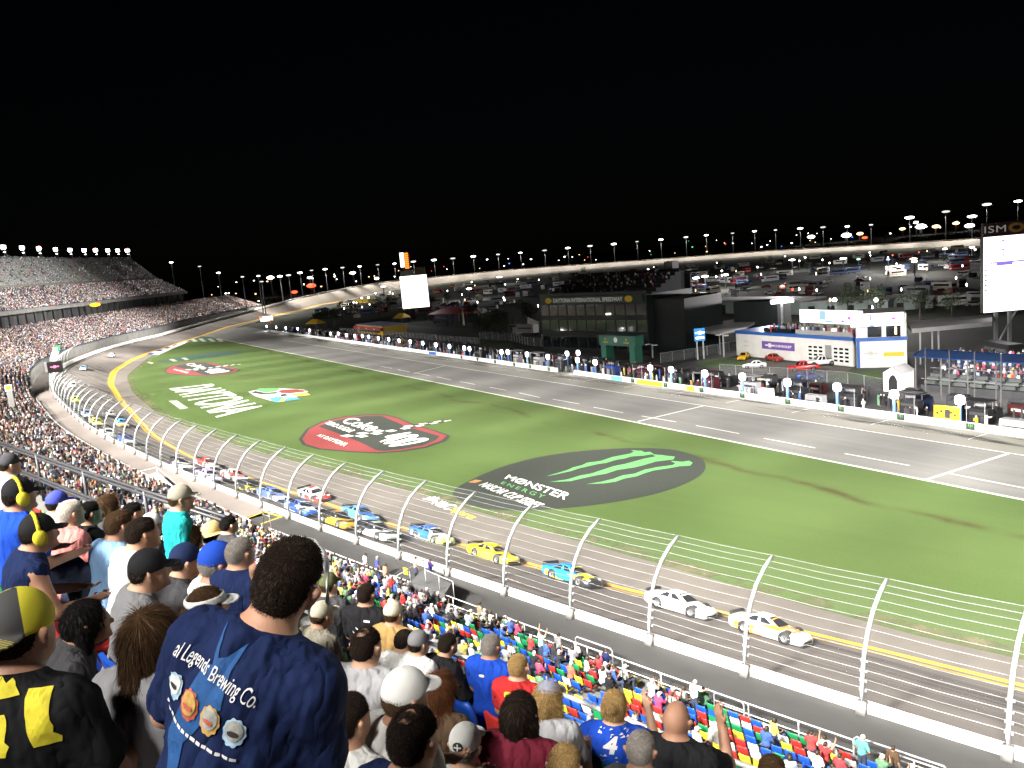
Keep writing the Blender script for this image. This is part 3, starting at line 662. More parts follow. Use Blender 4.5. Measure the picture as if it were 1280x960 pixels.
for a, b in (((797, 527), (881, 507)), ((1157, 600), (1262, 566.5)), ((517, 467), (557, 457))): lane('pit_line', P(*a), P(*b), .3 if a[0] != 1157 else .36, M['line_white'], .016, 'white line painted across the pit road near x %s' % 'pit' if 0 else {797: 'white cross line on the pit road opposite the green monster mark', 1157: 'thick white cross line on the pit road in the near foreground', 517: 'faint white cross line far along the pit road'}[a[0]])
for x in range(-2, 26):
    a = 4 + x * 13.2; p = Q(a, -.3) ; tag(lane('stall_line', Q(a, -.2), Q(a, -4.4), .14, M['line_white'], .016, 'thin white stall line before the pit wall'), group='pit stall lines')
def stain(mname, c, alo, ahi, sc):
    m, nt, b = new_mat(mname); v = objc(nt); b.inputs['Base Color'].default_value = (*c, 1); b.inputs['Roughness'].default_value = .8
    mp = N(nt, 'ShaderNodeMapping', vector_type='TEXTURE'); mp.inputs['Rotation'].default_value = (0, 0, radians(119.4)); mp.inputs['Scale'].default_value = (7, 1, 1); nt.links.new(v, mp.inputs['Vector'])
    nt.links.new(ramp(nt, noise(nt, sc, mp.outputs[0], 5, .6), [(alo, 0.0), (ahi, .8)]), b.inputs['Alpha']); return m
tag(strip('rubber_marks', stain('rubber_stain', (.03, .03, .03), .47, .66, .45), lambda s: Q(s, -.9, .02), lambda s: Q(s, -4.2, .02), -40, 330, 10), 'dark tyre rubber streaks on the concrete pit stalls', 'tyre marks', kind='structure')
m, nt, b = new_mat('groove_stain'); v = objc(nt); b.inputs['Base Color'].default_value = (.035, .032, .03, 1); b.inputs['Roughness'].default_value = .7
mp = N(nt, 'ShaderNodeMapping', vector_type='TEXTURE'); mp.inputs['Rotation'].default_value = (0, 0, radians(134)); mp.inputs['Scale'].default_value = (18, .7, 1); nt.links.new(v, mp.inputs['Vector']); nt.links.new(ramp(nt, noise(nt, .5, mp.outputs[0], 4, .6), [(.45, 0.0), (.72, .55)]), b.inputs['Alpha'])
tag(strip('racing_groove', m, lambda s: W(s, -2.2, bank_z(s, 2.2) + .01), lambda s: W(s, -D_YEL[int(s)] + 1.2, bank_z(s, D_YEL[int(s)] - 1.2) + .01), 0, S0 + 300, 2), 'dark rubbered racing groove along the banked track', 'racing groove', kind='structure')
# infield roads beyond the pits
M['road'] = asphalt('infield_road', (.045, .045, .045), rot=0)
paint('paddock_ground', (Q(-90, 3), Q(330, 3), Q(330, 42), Q(-90, 60)), M['road'], .0, 'dark paved ground behind the pit wall', 'paddock')
# ---------------------------------------------------------------- grandstand
LD, LZ, LT, LR, LN = 4.3, 3.95, .84, .31, 28          # lower deck: first row, floor, tread, rise, rows
UD, UZ, UT, UR, UN = 31.1, 21.6, .84, .47, 40
S_UEND = next(i for i in range(NS) if W(i, 45).y > 536); S_LEND = next(i for i in range(NS) if W(i, 15).y > 596)
def lift(s): return 2.6 * min(1.0, max(0.0, (s - S0 - 205) / 12.0))
def lrow(i, s=0): return LD + LT * i, LZ + LR * i + lift(s)
def urow(j): return UD + UT * j, UZ + UR * min(j, 19) + .74 * max(0, j - 19)
sa = S0 - 42
tag(strip('walkway', M['walkway'], lambda s: W(s, 4.4, ZB), lambda s: W(s, -.02, ZB), sa, S0 + 64, 3), 'wide dark asphalt walkway between the outer wall and the front row', 'walkway', kind='structure')
M['walk2'] = asphalt('walkway_concrete', (.19, .165, .15), rot=radians(130), sc=(1, 1.5))
tag(strip('walkway', M['walk2'], lambda s: W(s, 4.4, ZB), lambda s: W(s, -.02, ZB), S0 + 64, S_LEND + 40, 3), 'pale pinkish concrete walkway along the far left stand', 'walkway', kind='structure')
def steps(fn, n, s):
    o = []
    for i in range(n): D, z = fn(i); o += [W(s, D, z), W(s, D + .84, z)]
    return o
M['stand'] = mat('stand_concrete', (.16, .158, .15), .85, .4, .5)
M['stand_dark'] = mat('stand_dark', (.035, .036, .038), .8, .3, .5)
stand = empty('grandstand', W(S0, 10, ZB)); tag(stand, 'long curving two deck concrete grandstand beside the track', 'grandstand')
def spart(mb, nm, m): o = mb.build(nm, m, stand); o.matrix_parent_inverse = Matrix.Translation(-stand.location); return o
mb = MB(); profile_sweep(mb, lambda s: [W(s, LD - .3, ZB - .1), W(s, LD - .3, LZ + lift(s) + .12), W(s, LD, LZ + lift(s) + .12)] + steps(lambda i: lrow(i, s), LN, s), sa, S_LEND, 3, close=False); spart(mb, 'lower_deck', M['stand'])
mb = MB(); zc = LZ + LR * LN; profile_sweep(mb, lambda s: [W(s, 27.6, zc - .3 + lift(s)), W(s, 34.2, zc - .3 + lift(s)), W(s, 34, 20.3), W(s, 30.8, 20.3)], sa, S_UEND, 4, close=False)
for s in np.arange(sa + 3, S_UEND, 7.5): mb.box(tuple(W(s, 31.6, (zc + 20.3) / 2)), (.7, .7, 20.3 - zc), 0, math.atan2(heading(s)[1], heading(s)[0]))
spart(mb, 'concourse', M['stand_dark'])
mb = MB(); profile_sweep(mb, lambda s: [W(s, 30.8, 20.3), W(s, 30.8, 21.8), W(s, 31.0, 21.8), W(s, 31.0, UZ)] + steps(urow, UN, s) + [W(s, 64.8, 46), W(s, 65.4, 46), W(s, 65.4, 0)], sa, S_UEND, 4, close=False)
for e in (S_UEND,):
    pr = [W(e, 30.8, 20.3), W(e, 30.8, 21.8)] + steps(urow, UN, e) + [W(e, 64.8, 46), W(e, 64.8, 20.3)]; mb.poly(pr)
spart(mb, 'upper_deck', M['stand'])
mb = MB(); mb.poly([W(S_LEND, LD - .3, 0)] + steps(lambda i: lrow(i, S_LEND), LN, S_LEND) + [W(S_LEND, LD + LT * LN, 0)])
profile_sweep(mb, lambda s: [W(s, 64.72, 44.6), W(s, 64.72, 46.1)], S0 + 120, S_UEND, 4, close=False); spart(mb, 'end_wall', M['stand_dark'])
# rails
def rail(label, s0, s1, D, z0, hts, m, post, r=.03, nm='guard_rail', pm=None, zf=None):
    zf = zf or (lambda s: z0); root = empty(nm, W(s0, D, z0)); tag(root, label, 'guard rail')
    inv = Matrix.Translation(-root.location)
    for h in hts:
        mb = MB(); mb.tube([W(s, D, zf(s) + h) for s in np.arange(s0, s1 + .1, min(3.0, (s1 - s0) / 4))], r, 6); mb.build('rail', m, root, True).matrix_parent_inverse = inv
    mb = MB(); mb.tube([(0, 0, 0), (0, 0, max(hts))], r * 1.15, 6); me = mb.mesh('post', pm or m, True)
    for s in np.arange(s0, s1 + .1, post): link('post', me, root, W(s, D, zf(s))).matrix_parent_inverse = inv
    return root
M['white_rail'] = mat('white_rail', (.72, .72, .70), .4, .15, 2)
s = S0 - 36.0; n = 0
for s1, lb in ((S0 + 3.2, 'white pipe rail along the walkway at the near right'), (S0 + 26.5, 'white pipe rail along the walkway before the colourful empty seats'), (S0 + 58, 'white pipe rail along the walkway below the wall of the long pack of cars'), (S0 + 190, 'white pipe rail along the walkway beside the far left crowd')):
    rail(lb, s, s1, LD - .3, ZB, (1.08, .55), M['white_rail'], 2.4, .032, pm=M['steel']); s = s1 + 1.6
_, Dq = sD(0, 0); 
rail('dark two bar rail along the front of the upper deck over the left crowd', S0 + 2.4, S0 + 34, 30.9, 21.8, (1.0, .93, .5, .43), M['dark_steel'], 2.6, .028)  # the unlit look of the left rail is put into its dark steel
rail('pale metal rail along the front of the upper deck below the near spectators', S0 - 26, S0 + 1.8, 30.9, 21.8, (.30, .06), M['white_rail'], 2.6, .022, pm=M['steel'])
def hoop(px, py, w, hgt_, Dd, zz, label):     # bent tube gate frame standing on the floor
    p = P(px, py, zz); s, D = sD(p.x, p.y); mb = MB()
    pts = [W(s - w / 2, D, zz - hgt_), W(s - w / 2, D, zz - .12), W(s - w / 2 + .12, D, zz), W(s + w / 2 - .12, D, zz), W(s + w / 2, D, zz - .12), W(s + w / 2, D, zz - hgt_)]
    mb.tube(pts, .04, 6); mb.tube([W(s - w / 2, D, zz - .4), W(s + w / 2, D, zz - .4)], .03, 6)
    return tag(mb.build('gate_frame', M['steel'], None, True), label, 'gate')
hoop(910, 871, 1.5, 1.7, 0, 5.4, 'square tube gate frame in the walkway rail right of the waving man')
hoop(741, 803, 2.6, 1.2, 0, 4.9, 'wide tube gate in the walkway rail beside the leaning person')
hoop(1133, 942, 3.6, 1.2, 0, 4.9, 'wide tube gate in the walkway rail at the lower right edge')
hoop(335, 640, 1.4, 1.5, 0, 5.2, 'square tube gate frame in the walkway rail behind the turquoise shirt')
hoop(123, 573, 2.2, 1.5, 0, 5.2, 'square tube gate frame in the walkway rail at the left crowd')
# pale bent handrail behind the standing man's head, stair platform with rails, white ramp
mb = MB()
def up_pt(px, py, y): return at_y(px, py, y)
mb.tube([up_pt(332, 745, 6.6), up_pt(338, 694, 6.6), up_pt(352, 678, 6.6), up_pt(374, 673, 6.6), up_pt(392, 677, 6.6), up_pt(404, 690, 6.6), up_pt(408, 708, 6.6), up_pt(410, 760, 6.6)], .028, 8)
tag(mb.build('handrail', M['white_rail'], None, True), 'white bent tube handrail arching behind the dark haired standing man', 'handrail')
def floor_box(nm, pix, z, th, m, label, cat, parent=None):
    mb = MB(); mb.prism([tuple(P(*q, z))[:2] for q in pix], z - th, z); return tag(mb.build(nm, m, parent), label, cat)
lp = floor_box('stair_landing', [(528, 712), (566, 727), (556, 742), (512, 728)], 4.9, 1.2, M['dark_concrete'], 'grey concrete stair landing jutting into the walkway with a yellow sign', 'landing')
mb = MB(); mb.box((0, 0, 0), (.5, .04, .5)); o = mb.build('sign', M['yellow_paint']); p = P(507, 714, 4.6); o.location = p; o.rotation_euler = (0, 0, radians(-46)); tag(o, 'small yellow warning sign on the stair landing\'s gate', 'sign')
for (a, b, zz, lb) in (((492, 722), (530, 700), 5.5, 'grey handrail on the left side of the stair landing'), ((531, 712), (566, 727), 5.9, 'grey handrail on the walkway side of the stair landing')):
    A, B = P(*a, zz), P(*b, zz); mb = MB(); mb.tube([A, B], .035, 6)
    for k in (0, .5, 1): c = A.lerp(B, k); mb.tube([c, c - Vector((0, 0, 1.2))], .03, 6)
    tag(mb.build('handrail', M['steel'], None, True), lb, 'handrail')
floor_box('ramp_platform', [(175, 598), (196, 590), (222, 612), (196, 622)], 4.5, .7, M['dirty_white'], 'white raised ramp platform beside the left walkway', 'platform')
mb = MB(); A = P(176, 585, 5.6)
pts = [P(172, 590, 5.7), P(196, 584, 5.7), P(220, 604, 5.7)]; mb.tube(pts, .035, 6)
for q in pts: mb.tube([q, q - Vector((0, 0, 1.9))], .035, 6)
tag(mb.build('handrail', M['steel'], None, True), 'steel handrail round the white ramp platform', 'handrail')
for a, b in (((303, 650), (330, 640)), ((330, 640), (352, 646)), ((352, 646), (326, 655))): tag(lane('walkway_line', P(*a, ZB), P(*b, ZB), .2, M['yellow_paint'], ZB + .012, 'pale yellow box line painted on the walkway'), group='yellow box lines on the walkway')
# row solver: where a head seen at a pixel sits
def solve(px, py, deck, hh):
    best = None; n = UN if deck == 'u' else LN
    for r in range(n):
        if deck == 'u': D0, z = urow(r)
        else: D0, z = lrow(r, 0)
        p = P(px, py, z + hh) if z + hh < CH - .02 or True else None
        v = ray(px, py); t = (z + hh - CH) / v[2]
        if t <= .6: continue
        s, D = sD(p.x, p.y); e = abs(D - (D0 + .55))
        if deck == 'l' and lift(s): p = P(px, py, z + lift(s) + hh); s, D = sD(p.x, p.y); e = abs(D - (D0 + .55)); z = z + lift(s)
        if best is None or e < best[0]: best = (e, r, Vector((p.x, p.y, z)), s, D, t)
    return best
# ---------------------------------------------------------------- marks painted on the grass
def gpaint(name, layers, label):              # layers: list of (material, MB) parts stacked 6 mm apart
    root = None
    for i, (m, mb, nm) in enumerate([l for l in layers if l[1].v]):
        o = mb.build(nm if root else name, m, root); o.location = (0, 0, (.02 if root is None else 0) + .006 * i * (root is not None))
        if root is None: root = o
    return tag(root, label, 'painted logo')
def pixpoly(pix): return [P(*q) for q in pix]
def smooth_loop(pts, n=8):
    out = []; k = len(pts)
    for i in range(k):
        p0, p1, p2, p3 = pts[i - 1], pts[i], pts[(i + 1) % k], pts[(i + 2) % k]
        for j in range(n):
            t = j / n; out.append(.5 * ((2 * p1) + (p2 - p0) * t + (2 * p0 - 5 * p1 + 4 * p2 - p3) * t * t + (3 * p1 - p0 - 3 * p2 + p3) * t ** 3))
    return out
def gp_mat(name, c): return mat(name, c, .95, .45, 3.5)
GW = gp_mat('grass_white', (.66, .68, .62)); GK = gp_mat('grass_black', (.015, .020, .013)); GR = gp_mat('grass_red', (.19, .022, .022)); GG = gp_mat('grass_bright_green', (.085, .30, .085)); GY = gp_mat('grass_yellow', (.55, .45, .05)); GB = gp_mat('grass_blue', (.05, .22, .42)); GN = gp_mat('grass_navy', (.02, .05, .25)); GO = gp_mat('grass_dark_green', (.018, .06, .035)); GF = gp_mat('grass_faded_white', (.34, .38, .28)); GT = gp_mat('grass_tan', (.35, .16, .05))
def Zt(px, py, fx, fy, ox, oy): return (ox + px / fx, oy + py / fy)
# monster ellipse (zoomed tracing: 520 + x/3.368, 540 + y/3.368)
e = lambda x, y: (520 + x / 3.368, 540 + y / 3.368)
mb0 = MB(); mb0.poly(smooth_loop(pixpoly([e(155, 258), e(235, 200), e(400, 135), e(600, 92), e(850, 70), e(1050, 72), e(1170, 98), e(1218, 135), e(1195, 185), e(1080, 240), e(900, 285), e(660, 318), e(420, 332), e(240, 312)]), 6))
mc = MB()
for cl in ([(548, 188), (640, 160), (660, 150), (700, 140), (720, 130), (780, 122), (830, 105), (900, 92), (918, 84), (905, 77), (950, 80), (962, 86), (985, 84), (1000, 93), (960, 100), (905, 104), (880, 112), (842, 118), (800, 131), (770, 135), (720, 146), (690, 153), (650, 166)],
           [(563, 211), (640, 200), (690, 184), (740, 175), (830, 145), (880, 135), (960, 113), (1010, 103), (990, 94), (1040, 98), (1060, 101), (1090, 104), (1085, 116), (1045, 121), (1010, 125), (960, 140), (920, 150), (850, 160), (800, 176), (760, 183), (700, 196), (650, 208)],
           [(720, 220), (780, 210), (830, 198), (870, 183), (920, 176), (960, 160), (1020, 148), (1080, 140), (1092, 133), (1072, 122), (1120, 126), (1150, 122), (1165, 130), (1155, 142), (1110, 145), (1060, 154), (1000, 163), (960, 175), (930, 187), (880, 196), (840, 210), (790, 217)]):
    mc.poly(pixpoly([e(*q) for q in cl]))
mt = MB(); f = bil(P(*e(372, 197)), P(*e(625, 287)), P(*e(660, 262)), P(*e(392, 180)))
text_on(mt, 'MØNSTER', f, bold=.015)
me_ = MB(); text_on(me_, 'ENERGY', bil(P(*e(355, 218)), P(*e(532, 282)), P(*e(548, 268)), P(*e(368, 209))), bold=.01, space=1.5)
mn = MB(); text_on(mn, 'NASCAR CUP SERIES', bil(P(*e(262, 226)), P(*e(492, 322)), P(*e(545, 306)), P(*e(300, 212))), bold=.02, shear=.15)
mo = MB(); mo.poly(pixpoly([e(220, 213), e(250, 202), e(280, 206), e(250, 216)]))
gpaint('painted_logo', [(GK, mb0, ''), (GG, mc, 'claw_mark'), (GW, mt, 'lettering'), (GG, me_, 'lettering'), (GW, mn, 'lettering'), (GT, mo, 'emblem')], 'large black oval with green claw marks painted on the grass')
# broadcaster lettering
g = lambda x, y: (380 + x / 5.818, 600 + y / 5.822)
m1 = MB(); text_on(m1, 'NBC', bil(P(*g(925, 175)), P(*g(1040, 222)), P(*g(1120, 188)), P(*g(955, 135))), bold=.03, shear=.1)
m2 = MB(); text_on(m2, 'Sports', bil(P(*g(1040, 232)), P(*g(1200, 300)), P(*g(1275, 265)), P(*g(1100, 190))), bold=.03, shear=.35)
m3 = MB()
for k in range(6):
    a = pi * (.05 + .9 * k / 5); c = P(*g(902, 148)); d = Vector((.72, -.69, 0)) * cos(a) * 1.2 + Vector((.69, .72, 0)) * sin(a) * 1.6; n = Vector((-d.y, d.x, 0)) * .18; m3.poly([c, c + d * .6 - n, c + d, c + d * .6 + n])
gpaint('painted_logo', [(GW, m1, ''), (GY, m2, 'lettering'), (GW, m3, 'emblem')], 'white and yellow sports broadcaster lettering painted by the grass edge')
# near race badge (zoom: 360 + x/5.333, 500 + y/5.333)
def badge(h, label, full):
    outer = [(70, 262), (125, 190), (230, 140), (380, 108), (520, 97), (655, 97), (740, 118), (830, 158), (990, 205), (1085, 240), (1050, 275), (930, 318), (760, 345), (600, 357), (400, 348), (200, 330), (95, 300)]
    o0 = [P(*h(*q)) for q in outer]; c = sum(o0, Vector((0, 0, 0))) / len(o0)
    a = MB(); a.poly(o0); b = MB(); b.poly([c + (p - c) * .95 for p in o0])
    k = MB(); k.poly([P(*h(*q)) for q in ((203, 177), (300, 142), (420, 118), (520, 108), (625, 108), (720, 148), (800, 182), (930, 218), (1012, 243), (985, 268), (900, 303), (760, 328), (640, 341), (590, 336), (480, 282), (330, 222))])
    L = [(GK, a, ''), (GR, b, 'badge_field'), (GK, k, 'badge_field')]
    w = MB(); text_on(w, 'Coke', bil(P(*h(355, 150)), P(*h(545, 215)), P(*h(640, 170)), P(*h(415, 112))), bold=.02, shear=.3)
    ws = [MB(), MB(), MB()]; text_on(ws[0], '400', bil(P(*h(590, 272)), P(*h(690, 320)), P(*h(965, 268)), P(*h(760, 196))), bold=.035, shear=.1)
    if full:
        text_on(ws[1], 'ZERO SUGAR', bil(P(*h(245, 158)), P(*h(405, 220)), P(*h(460, 205)), P(*h(275, 140))), bold=.02)
    text_on(ws[2], 'AT DAYTONA' if full else 'DAYTONA', bil(P(*h(190, 240)), P(*h(370, 312)), P(*h(412, 292)), P(*h(215, 228))), bold=.03)
    L.append((GW, w, 'lettering')); L += [(GW, x, 'lettering') for x in ws]
    ck = MB(); bk = MB(); A0, A1 = P(*h(345, 240)), P(*h(1065, 133)); B0 = P(*h(440, 262)); wv = (B0 - A0)
    n = 14
    for i in range(n):
        for j in range(2):
            t0, t1 = i / n, (i + 1) / n; k0, k1 = (1 - .75 * t0), (1 - .75 * t1)
            q = [A0.lerp(A1, t0) + wv * (j / 2) * k0, A0.lerp(A1, t1) + wv * (j / 2) * k1, A0.lerp(A1, t1) + wv * ((j + 1) / 2) * k1, A0.lerp(A1, t0) + wv * ((j + 1) / 2) * k0]
            if not (.40 < t0 < .47): (ck if (i + j) % 2 == 0 else bk).poly(q)
    L += [(GW, ck, 'chequer'), (GK, bk, 'chequer')]
    return gpaint('painted_logo', L, label)
badge(lambda x, y: (360 + x / 5.333, 500 + y / 5.333), 'red and black race badge with white 400 painted mid grass', True)
def hb(x, y):                                 # same badge further away, corners matched to its image
    u, v = (x - 70) / 1015, (y - 97) / 260; return (205 + u * 96, 470 - (1 - v) * 17.5 - .0 * u)
badge(hb, 'smaller far red and black race badge before the grass tip', False)
# big white letters
d_ = lambda x, y: (180 + x / 5.818, 410 + y / 5.815)
fD = bil(P(*d_(180, 442)), P(*d_(525, 652)), P(*d_(897, 582)), P(*d_(497, 406)))
mb = MB(); text_on(mb, 'DAYTONA', fD, bold=.018, space=1.05)
sh_ = MB(); cs = [fD(-.012, -.03), fD(1.012, -.03), fD(1.012, 1.03), fD(-.012, 1.03)]; sh_.poly(cs)
o = gpaint('painted_letters', [(GW, mb, '')], 'huge white block letters painted on the far grass')
mb = MB(); mb.poly(pixpoly([d_(178, 530), d_(240, 527), d_(322, 582), d_(265, 592)])); gpaint('painted_block', [(GF, mb, '')], 'pale faded white rectangle painted left of the huge white letters')
mb = MB(); mb.poly(pixpoly([d_(22, 250), d_(40, 245), d_(72, 255), d_(55, 262)])); gpaint('painted_block', [(GF, mb, '')], 'tiny pale patch painted near the yellow line')
# coloured flag emblem
mw = MB(); mw.poly(pixpoly([d_(742, 463), d_(800, 450), d_(830, 437), d_(985, 436), d_(1100, 442), d_(1175, 447), d_(1208, 462), d_(1190, 470), d_(1216, 488), d_(1110, 500), d_(1148, 520), d_(970, 546), d_(900, 528), d_(790, 495)]))
_c = sum((Vector(v) for v in mw.v), Vector()) / len(mw.v); mw.v = [tuple(_c + (Vector(v) - _c) * .93) for v in mw.v]
cols = [(GG, [(815, 452), (838, 440), (975, 439), (990, 446), (960, 462), (880, 470)]), (GR, [(975, 462), (1000, 450), (1105, 446), (1180, 455), (1160, 466), (1060, 476), (1000, 474)]), (GK, [(775, 470), (810, 458), (880, 472), (975, 466), (960, 478), (850, 482)]), (GY, [(1060, 480), (1180, 470), (1210, 488), (1110, 498)]), (GB, [(905, 515), (960, 502), (1110, 505), (1142, 518), (970, 540), (930, 530)]), (GY, [(980, 538), (1010, 510), (1040, 512), (1010, 538)]), (GK, [(985, 486), (1030, 480), (1050, 492), (1000, 500)])]
L = [(GW, mw, '')]
for m, q in cols: x = MB(); x.poly(pixpoly([d_(*p) for p in q])); L.append((m, x, 'colour_panel'))
gpaint('painted_logo', L, 'multicoloured chequered flag emblem painted right of the huge white letters')
# far dark oval, blue and white chequers, green stripes at the tip
mb = MB(); mb.poly(smooth_loop(pixpoly([d_(95, 243), d_(200, 222), d_(400, 190), d_(600, 168), d_(715, 170), d_(700, 185), d_(560, 208), d_(350, 235), d_(200, 250)]), 4)); mc = MB(); mc.poly(pixpoly([d_(180, 228), d_(210, 224), d_(245, 240), d_(215, 245)])); mc.poly(pixpoly([d_(270, 218), d_(300, 215), d_(330, 230), d_(300, 234)]))
gpaint('painted_logo', [(GO, mb, ''), (GF, mc, 'lettering')], 'narrow dark green oval painted far up the grass')
mb = MB(); mk = MB()
A0, A1, B0, B1 = P(*d_(15, 190)), P(*d_(290, 90)), P(*d_(105, 196)), P(*d_(330, 98))
for i in range(10):
    q = [A0.lerp(A1, i / 10), A0.lerp(A1, (i + 1) / 10), B0.lerp(B1, (i + 1) / 10), B0.lerp(B1, i / 10)]; a, b_ = q[0].lerp(q[3], .5), q[1].lerp(q[2], .5)
    (mk if i % 2 == 0 else mb).poly([q[0], q[1], b_, a]); (mb).poly([a, b_, q[2], q[3]])
gpaint('painted_band', [(GW, mb, ''), (GN, mk, 'chequer')], 'blue and white chequered band along the far grass edge')
mb = MB(); mb.poly(pixpoly([d_(270, 98), d_(410, 58), d_(560, 82), d_(400, 104)])); mw = MB()
for x in (330, 395, 460, 520): mw.poly(pixpoly([d_(x, 78), d_(x + 28, 76), d_(x + 62, 98), d_(x + 30, 100)]))
gpaint('painted_band', [(GO, mb, ''), (GF, mw, 'stripe')], 'dark green painted tip of the grass with pale stripes')
# ---------------------------------------------------------------- vehicles
M['rim'] = mat('wheel_rim', (.3, .3, .32), .35, .2, 6, metal=.6)
def loft(mb, secs, mi=0, caps=True):
    n = len(secs[0]); b = [p for s in secs for p in s]; fs = []
    for i in range(len(secs) - 1):
        for k in range(n): k2 = (k + 1) % n; fs.append((i * n + k, i * n + k2, (i + 1) * n + k2, (i + 1) * n + k))
    if caps: fs.append(tuple(reversed(range(n)))); fs.append(tuple(range((len(secs) - 1) * n, len(secs) * n)))
    mb.add(b, fs, mi)
def car_meshes(kind):
    if kind == 'race':
        st = [(2.48, .78, .13, .40, .46), (2.3, .91, .10, .52, .57), (1.9, .96, .10, .61, .67), (1.4, .985, .10, .70, .76), (.8, .99, .10, .80, .86), (0, .99, .10, .85, .89), (-.9, .99, .10, .87, .91), (-1.7, .985, .12, .88, .94), (-2.3, .965, .18, .86, .94), (-2.5, .93, .28, .82, .90)]
        base = (.92, -1.75, .86, .89); roof = (.0, -.95, .62, 1.27); wx = (1.42, -1.36); wr = .36
    elif kind == 'sedan':
        st = [(2.3, .74, .22, .55, .62), (2.1, .86, .2, .68, .74), (1.5, .9, .2, .8, .88), (.9, .91, .2, .90, .98), (0, .91, .2, .92, .98), (-.9, .91, .2, .94, 1.0), (-1.7, .9, .22, .95, 1.04), (-2.15, .87, .25, .9, 1.0), (-2.3, .8, .34, .84, .92)]
        base = (.95, -1.7, .82, .96); roof = (.2, -1.0, .64, 1.45); wx = (1.4, -1.35); wr = .34
    else:
        st = [(2.75, .84, .32, .8, .9), (2.55, .94, .3, .95, 1.05), (1.9, .98, .3, 1.05, 1.12), (1.2, .98, .3, 1.1, 1.16), (.5, .98, .3, 1.12, 1.16), (-.6, .98, .3, 1.12, 1.16), (-1.8, .97, .34, 1.12, 1.15), (-2.6, .95, .4, 1.1, 1.14), (-2.75, .9, .46, 1.05, 1.1)]
        base = (1.25, -.75, .9, 1.12); roof = (.6, -.6, .72, 1.85); wx = (1.75, -1.65); wr = .42
    mb = MB(); secs = []
    for x, hw, zb, zs, zt in st:
        h = [(hw * .88, zb), (hw * .98, zb + .08), (hw, (zb + zs) * .5), (hw * .985, zs - .03), (hw * .93, zs + .02), (hw * .55, zt)]
        secs.append([(x, y, z) for y, z in h] + [(x, 0, zt + .015)] + [(x, -y, z) for y, z in reversed(h)])
    loft(mb, secs, 0)
    def ring(x0, x1, hw, z, r=.12): return [(x0, hw - r, z), (x0 - r, hw, z), (x1 + r, hw, z), (x1, hw - r, z), (x1, -hw + r, z), (x1 + r, -hw, z), (x0 - r, -hw, z), (x0, -hw + r, z)]
    R0, R1 = ring(*base[:3], base[3] - .04), ring(*roof[:3], roof[3]); R2 = ring(roof[0] - .12, roof[1] + .12, roof[2] - .12, roof[3] + .045)
    loft(mb, [R0, R1, R2], 0)
    if kind == 'pickup': mb.box((-1.72, 0, 1.12), (1.75, 1.6, .12), 2)
    for x in wx:
        for s in (-1, 1):
            mb.add([(x + (wr + .07) * cos(a), s * y, wr + .02 + (wr + .07) * sin(a)) for y in (.5, .995 if kind != 'sedan' else .915) for a in np.linspace(0, 2 * pi, 16, endpoint=False)], [tuple(range(16, 32))] + [(k, (k + 1) % 16, 16 + (k + 1) % 16, 16 + k) for k in range(16)], 2)
    body = (mb, kind)
    win = MB(); V = lambda p: Vector(p)
    def pane(a, b, c, d, ins=.08):
        a, b, c, d = map(V, (a, b, c, d)); q = bil(a, b, c, d); n = (b - a).cross(d - a).normalized() * .012; cen = q(.5, .5)
        if n.dot(cen - Vector((-.4, 0, .9))) < 0: n = -n
        win.poly([q(ins, ins) + n, q(1 - ins, ins) + n, q(1 - ins, 1 - ins) + n, q(ins, 1 - ins) + n])
    pane(R0[7], R0[0], R1[0], R1[7], .05); pane(R0[3], R0[4], R1[4], R1[3], .06)
    for i, s in ((1, 1), (5, -1)):
        a, b, c, d = R0[i], R0[i + 1], R1[i + 1], R1[i]; q = bil(*map(V, (a, b, c, d))); pane(q(.03, .05), q(.47, .05), q(.47, .97), q(.03, .97)); pane(q(.53, .05), q(.97, .05), q(.97, .97), q(.53, .97))
    wh = MB(); n = 18
    def disc(x0, x1, r, mi): wh.add([(r * cos(a), y, r * sin(a)) for y in (x0, x1) for a in np.linspace(0, 2 * pi, n, endpoint=False)], [tuple(range(n)), tuple(range(n, 2 * n))] + [(k, (k + 1) % n, n + (k + 1) % n, n + k) for k in range(n)], mi)
    disc(-.15, .15, wr, 0); disc(-.156, .156, wr * .62, 1); disc(-.16, .16, wr * .2, 0)
    sp = MB()
    if kind == 'race':
        sp.box((-2.44, 0, 1.06), (.03, 1.75, .22), 0); sp.box((-2.42, .86, 1.0), (.16, .02, .2), 0); sp.box((-2.42, -.86, 1.0), (.16, .02, .2), 0)
    fr = MB(); x0 = st[0][0] + .006
    if kind == 'race': fr.box((x0 - .02, 0, .25), (.03, 1.2, .16), 0); fr.box((x0 - .3, 0, .09), (.8, 1.8, .03), 0)
    else: fr.box((x0 - .02, 0, st[0][2] + .22), (.03, 1.1, .16), 0)
    hl = MB(); hl.box((st[1][0] + .0, 0, 0), (.16, .26, .10), 0)
    return dict(body=mb, win=win.mesh('windows', M['glass']), wheel=wh.mesh('wheel', [M['rubber'], M['rim']], True), spoiler=sp.mesh('spoiler', M['black']) if sp.v else None, front=fr.mesh('grille', M['black']), wx=wx, wr=wr, st=st, wy=.84 if kind != 'sedan' else .77)
CARS = {}
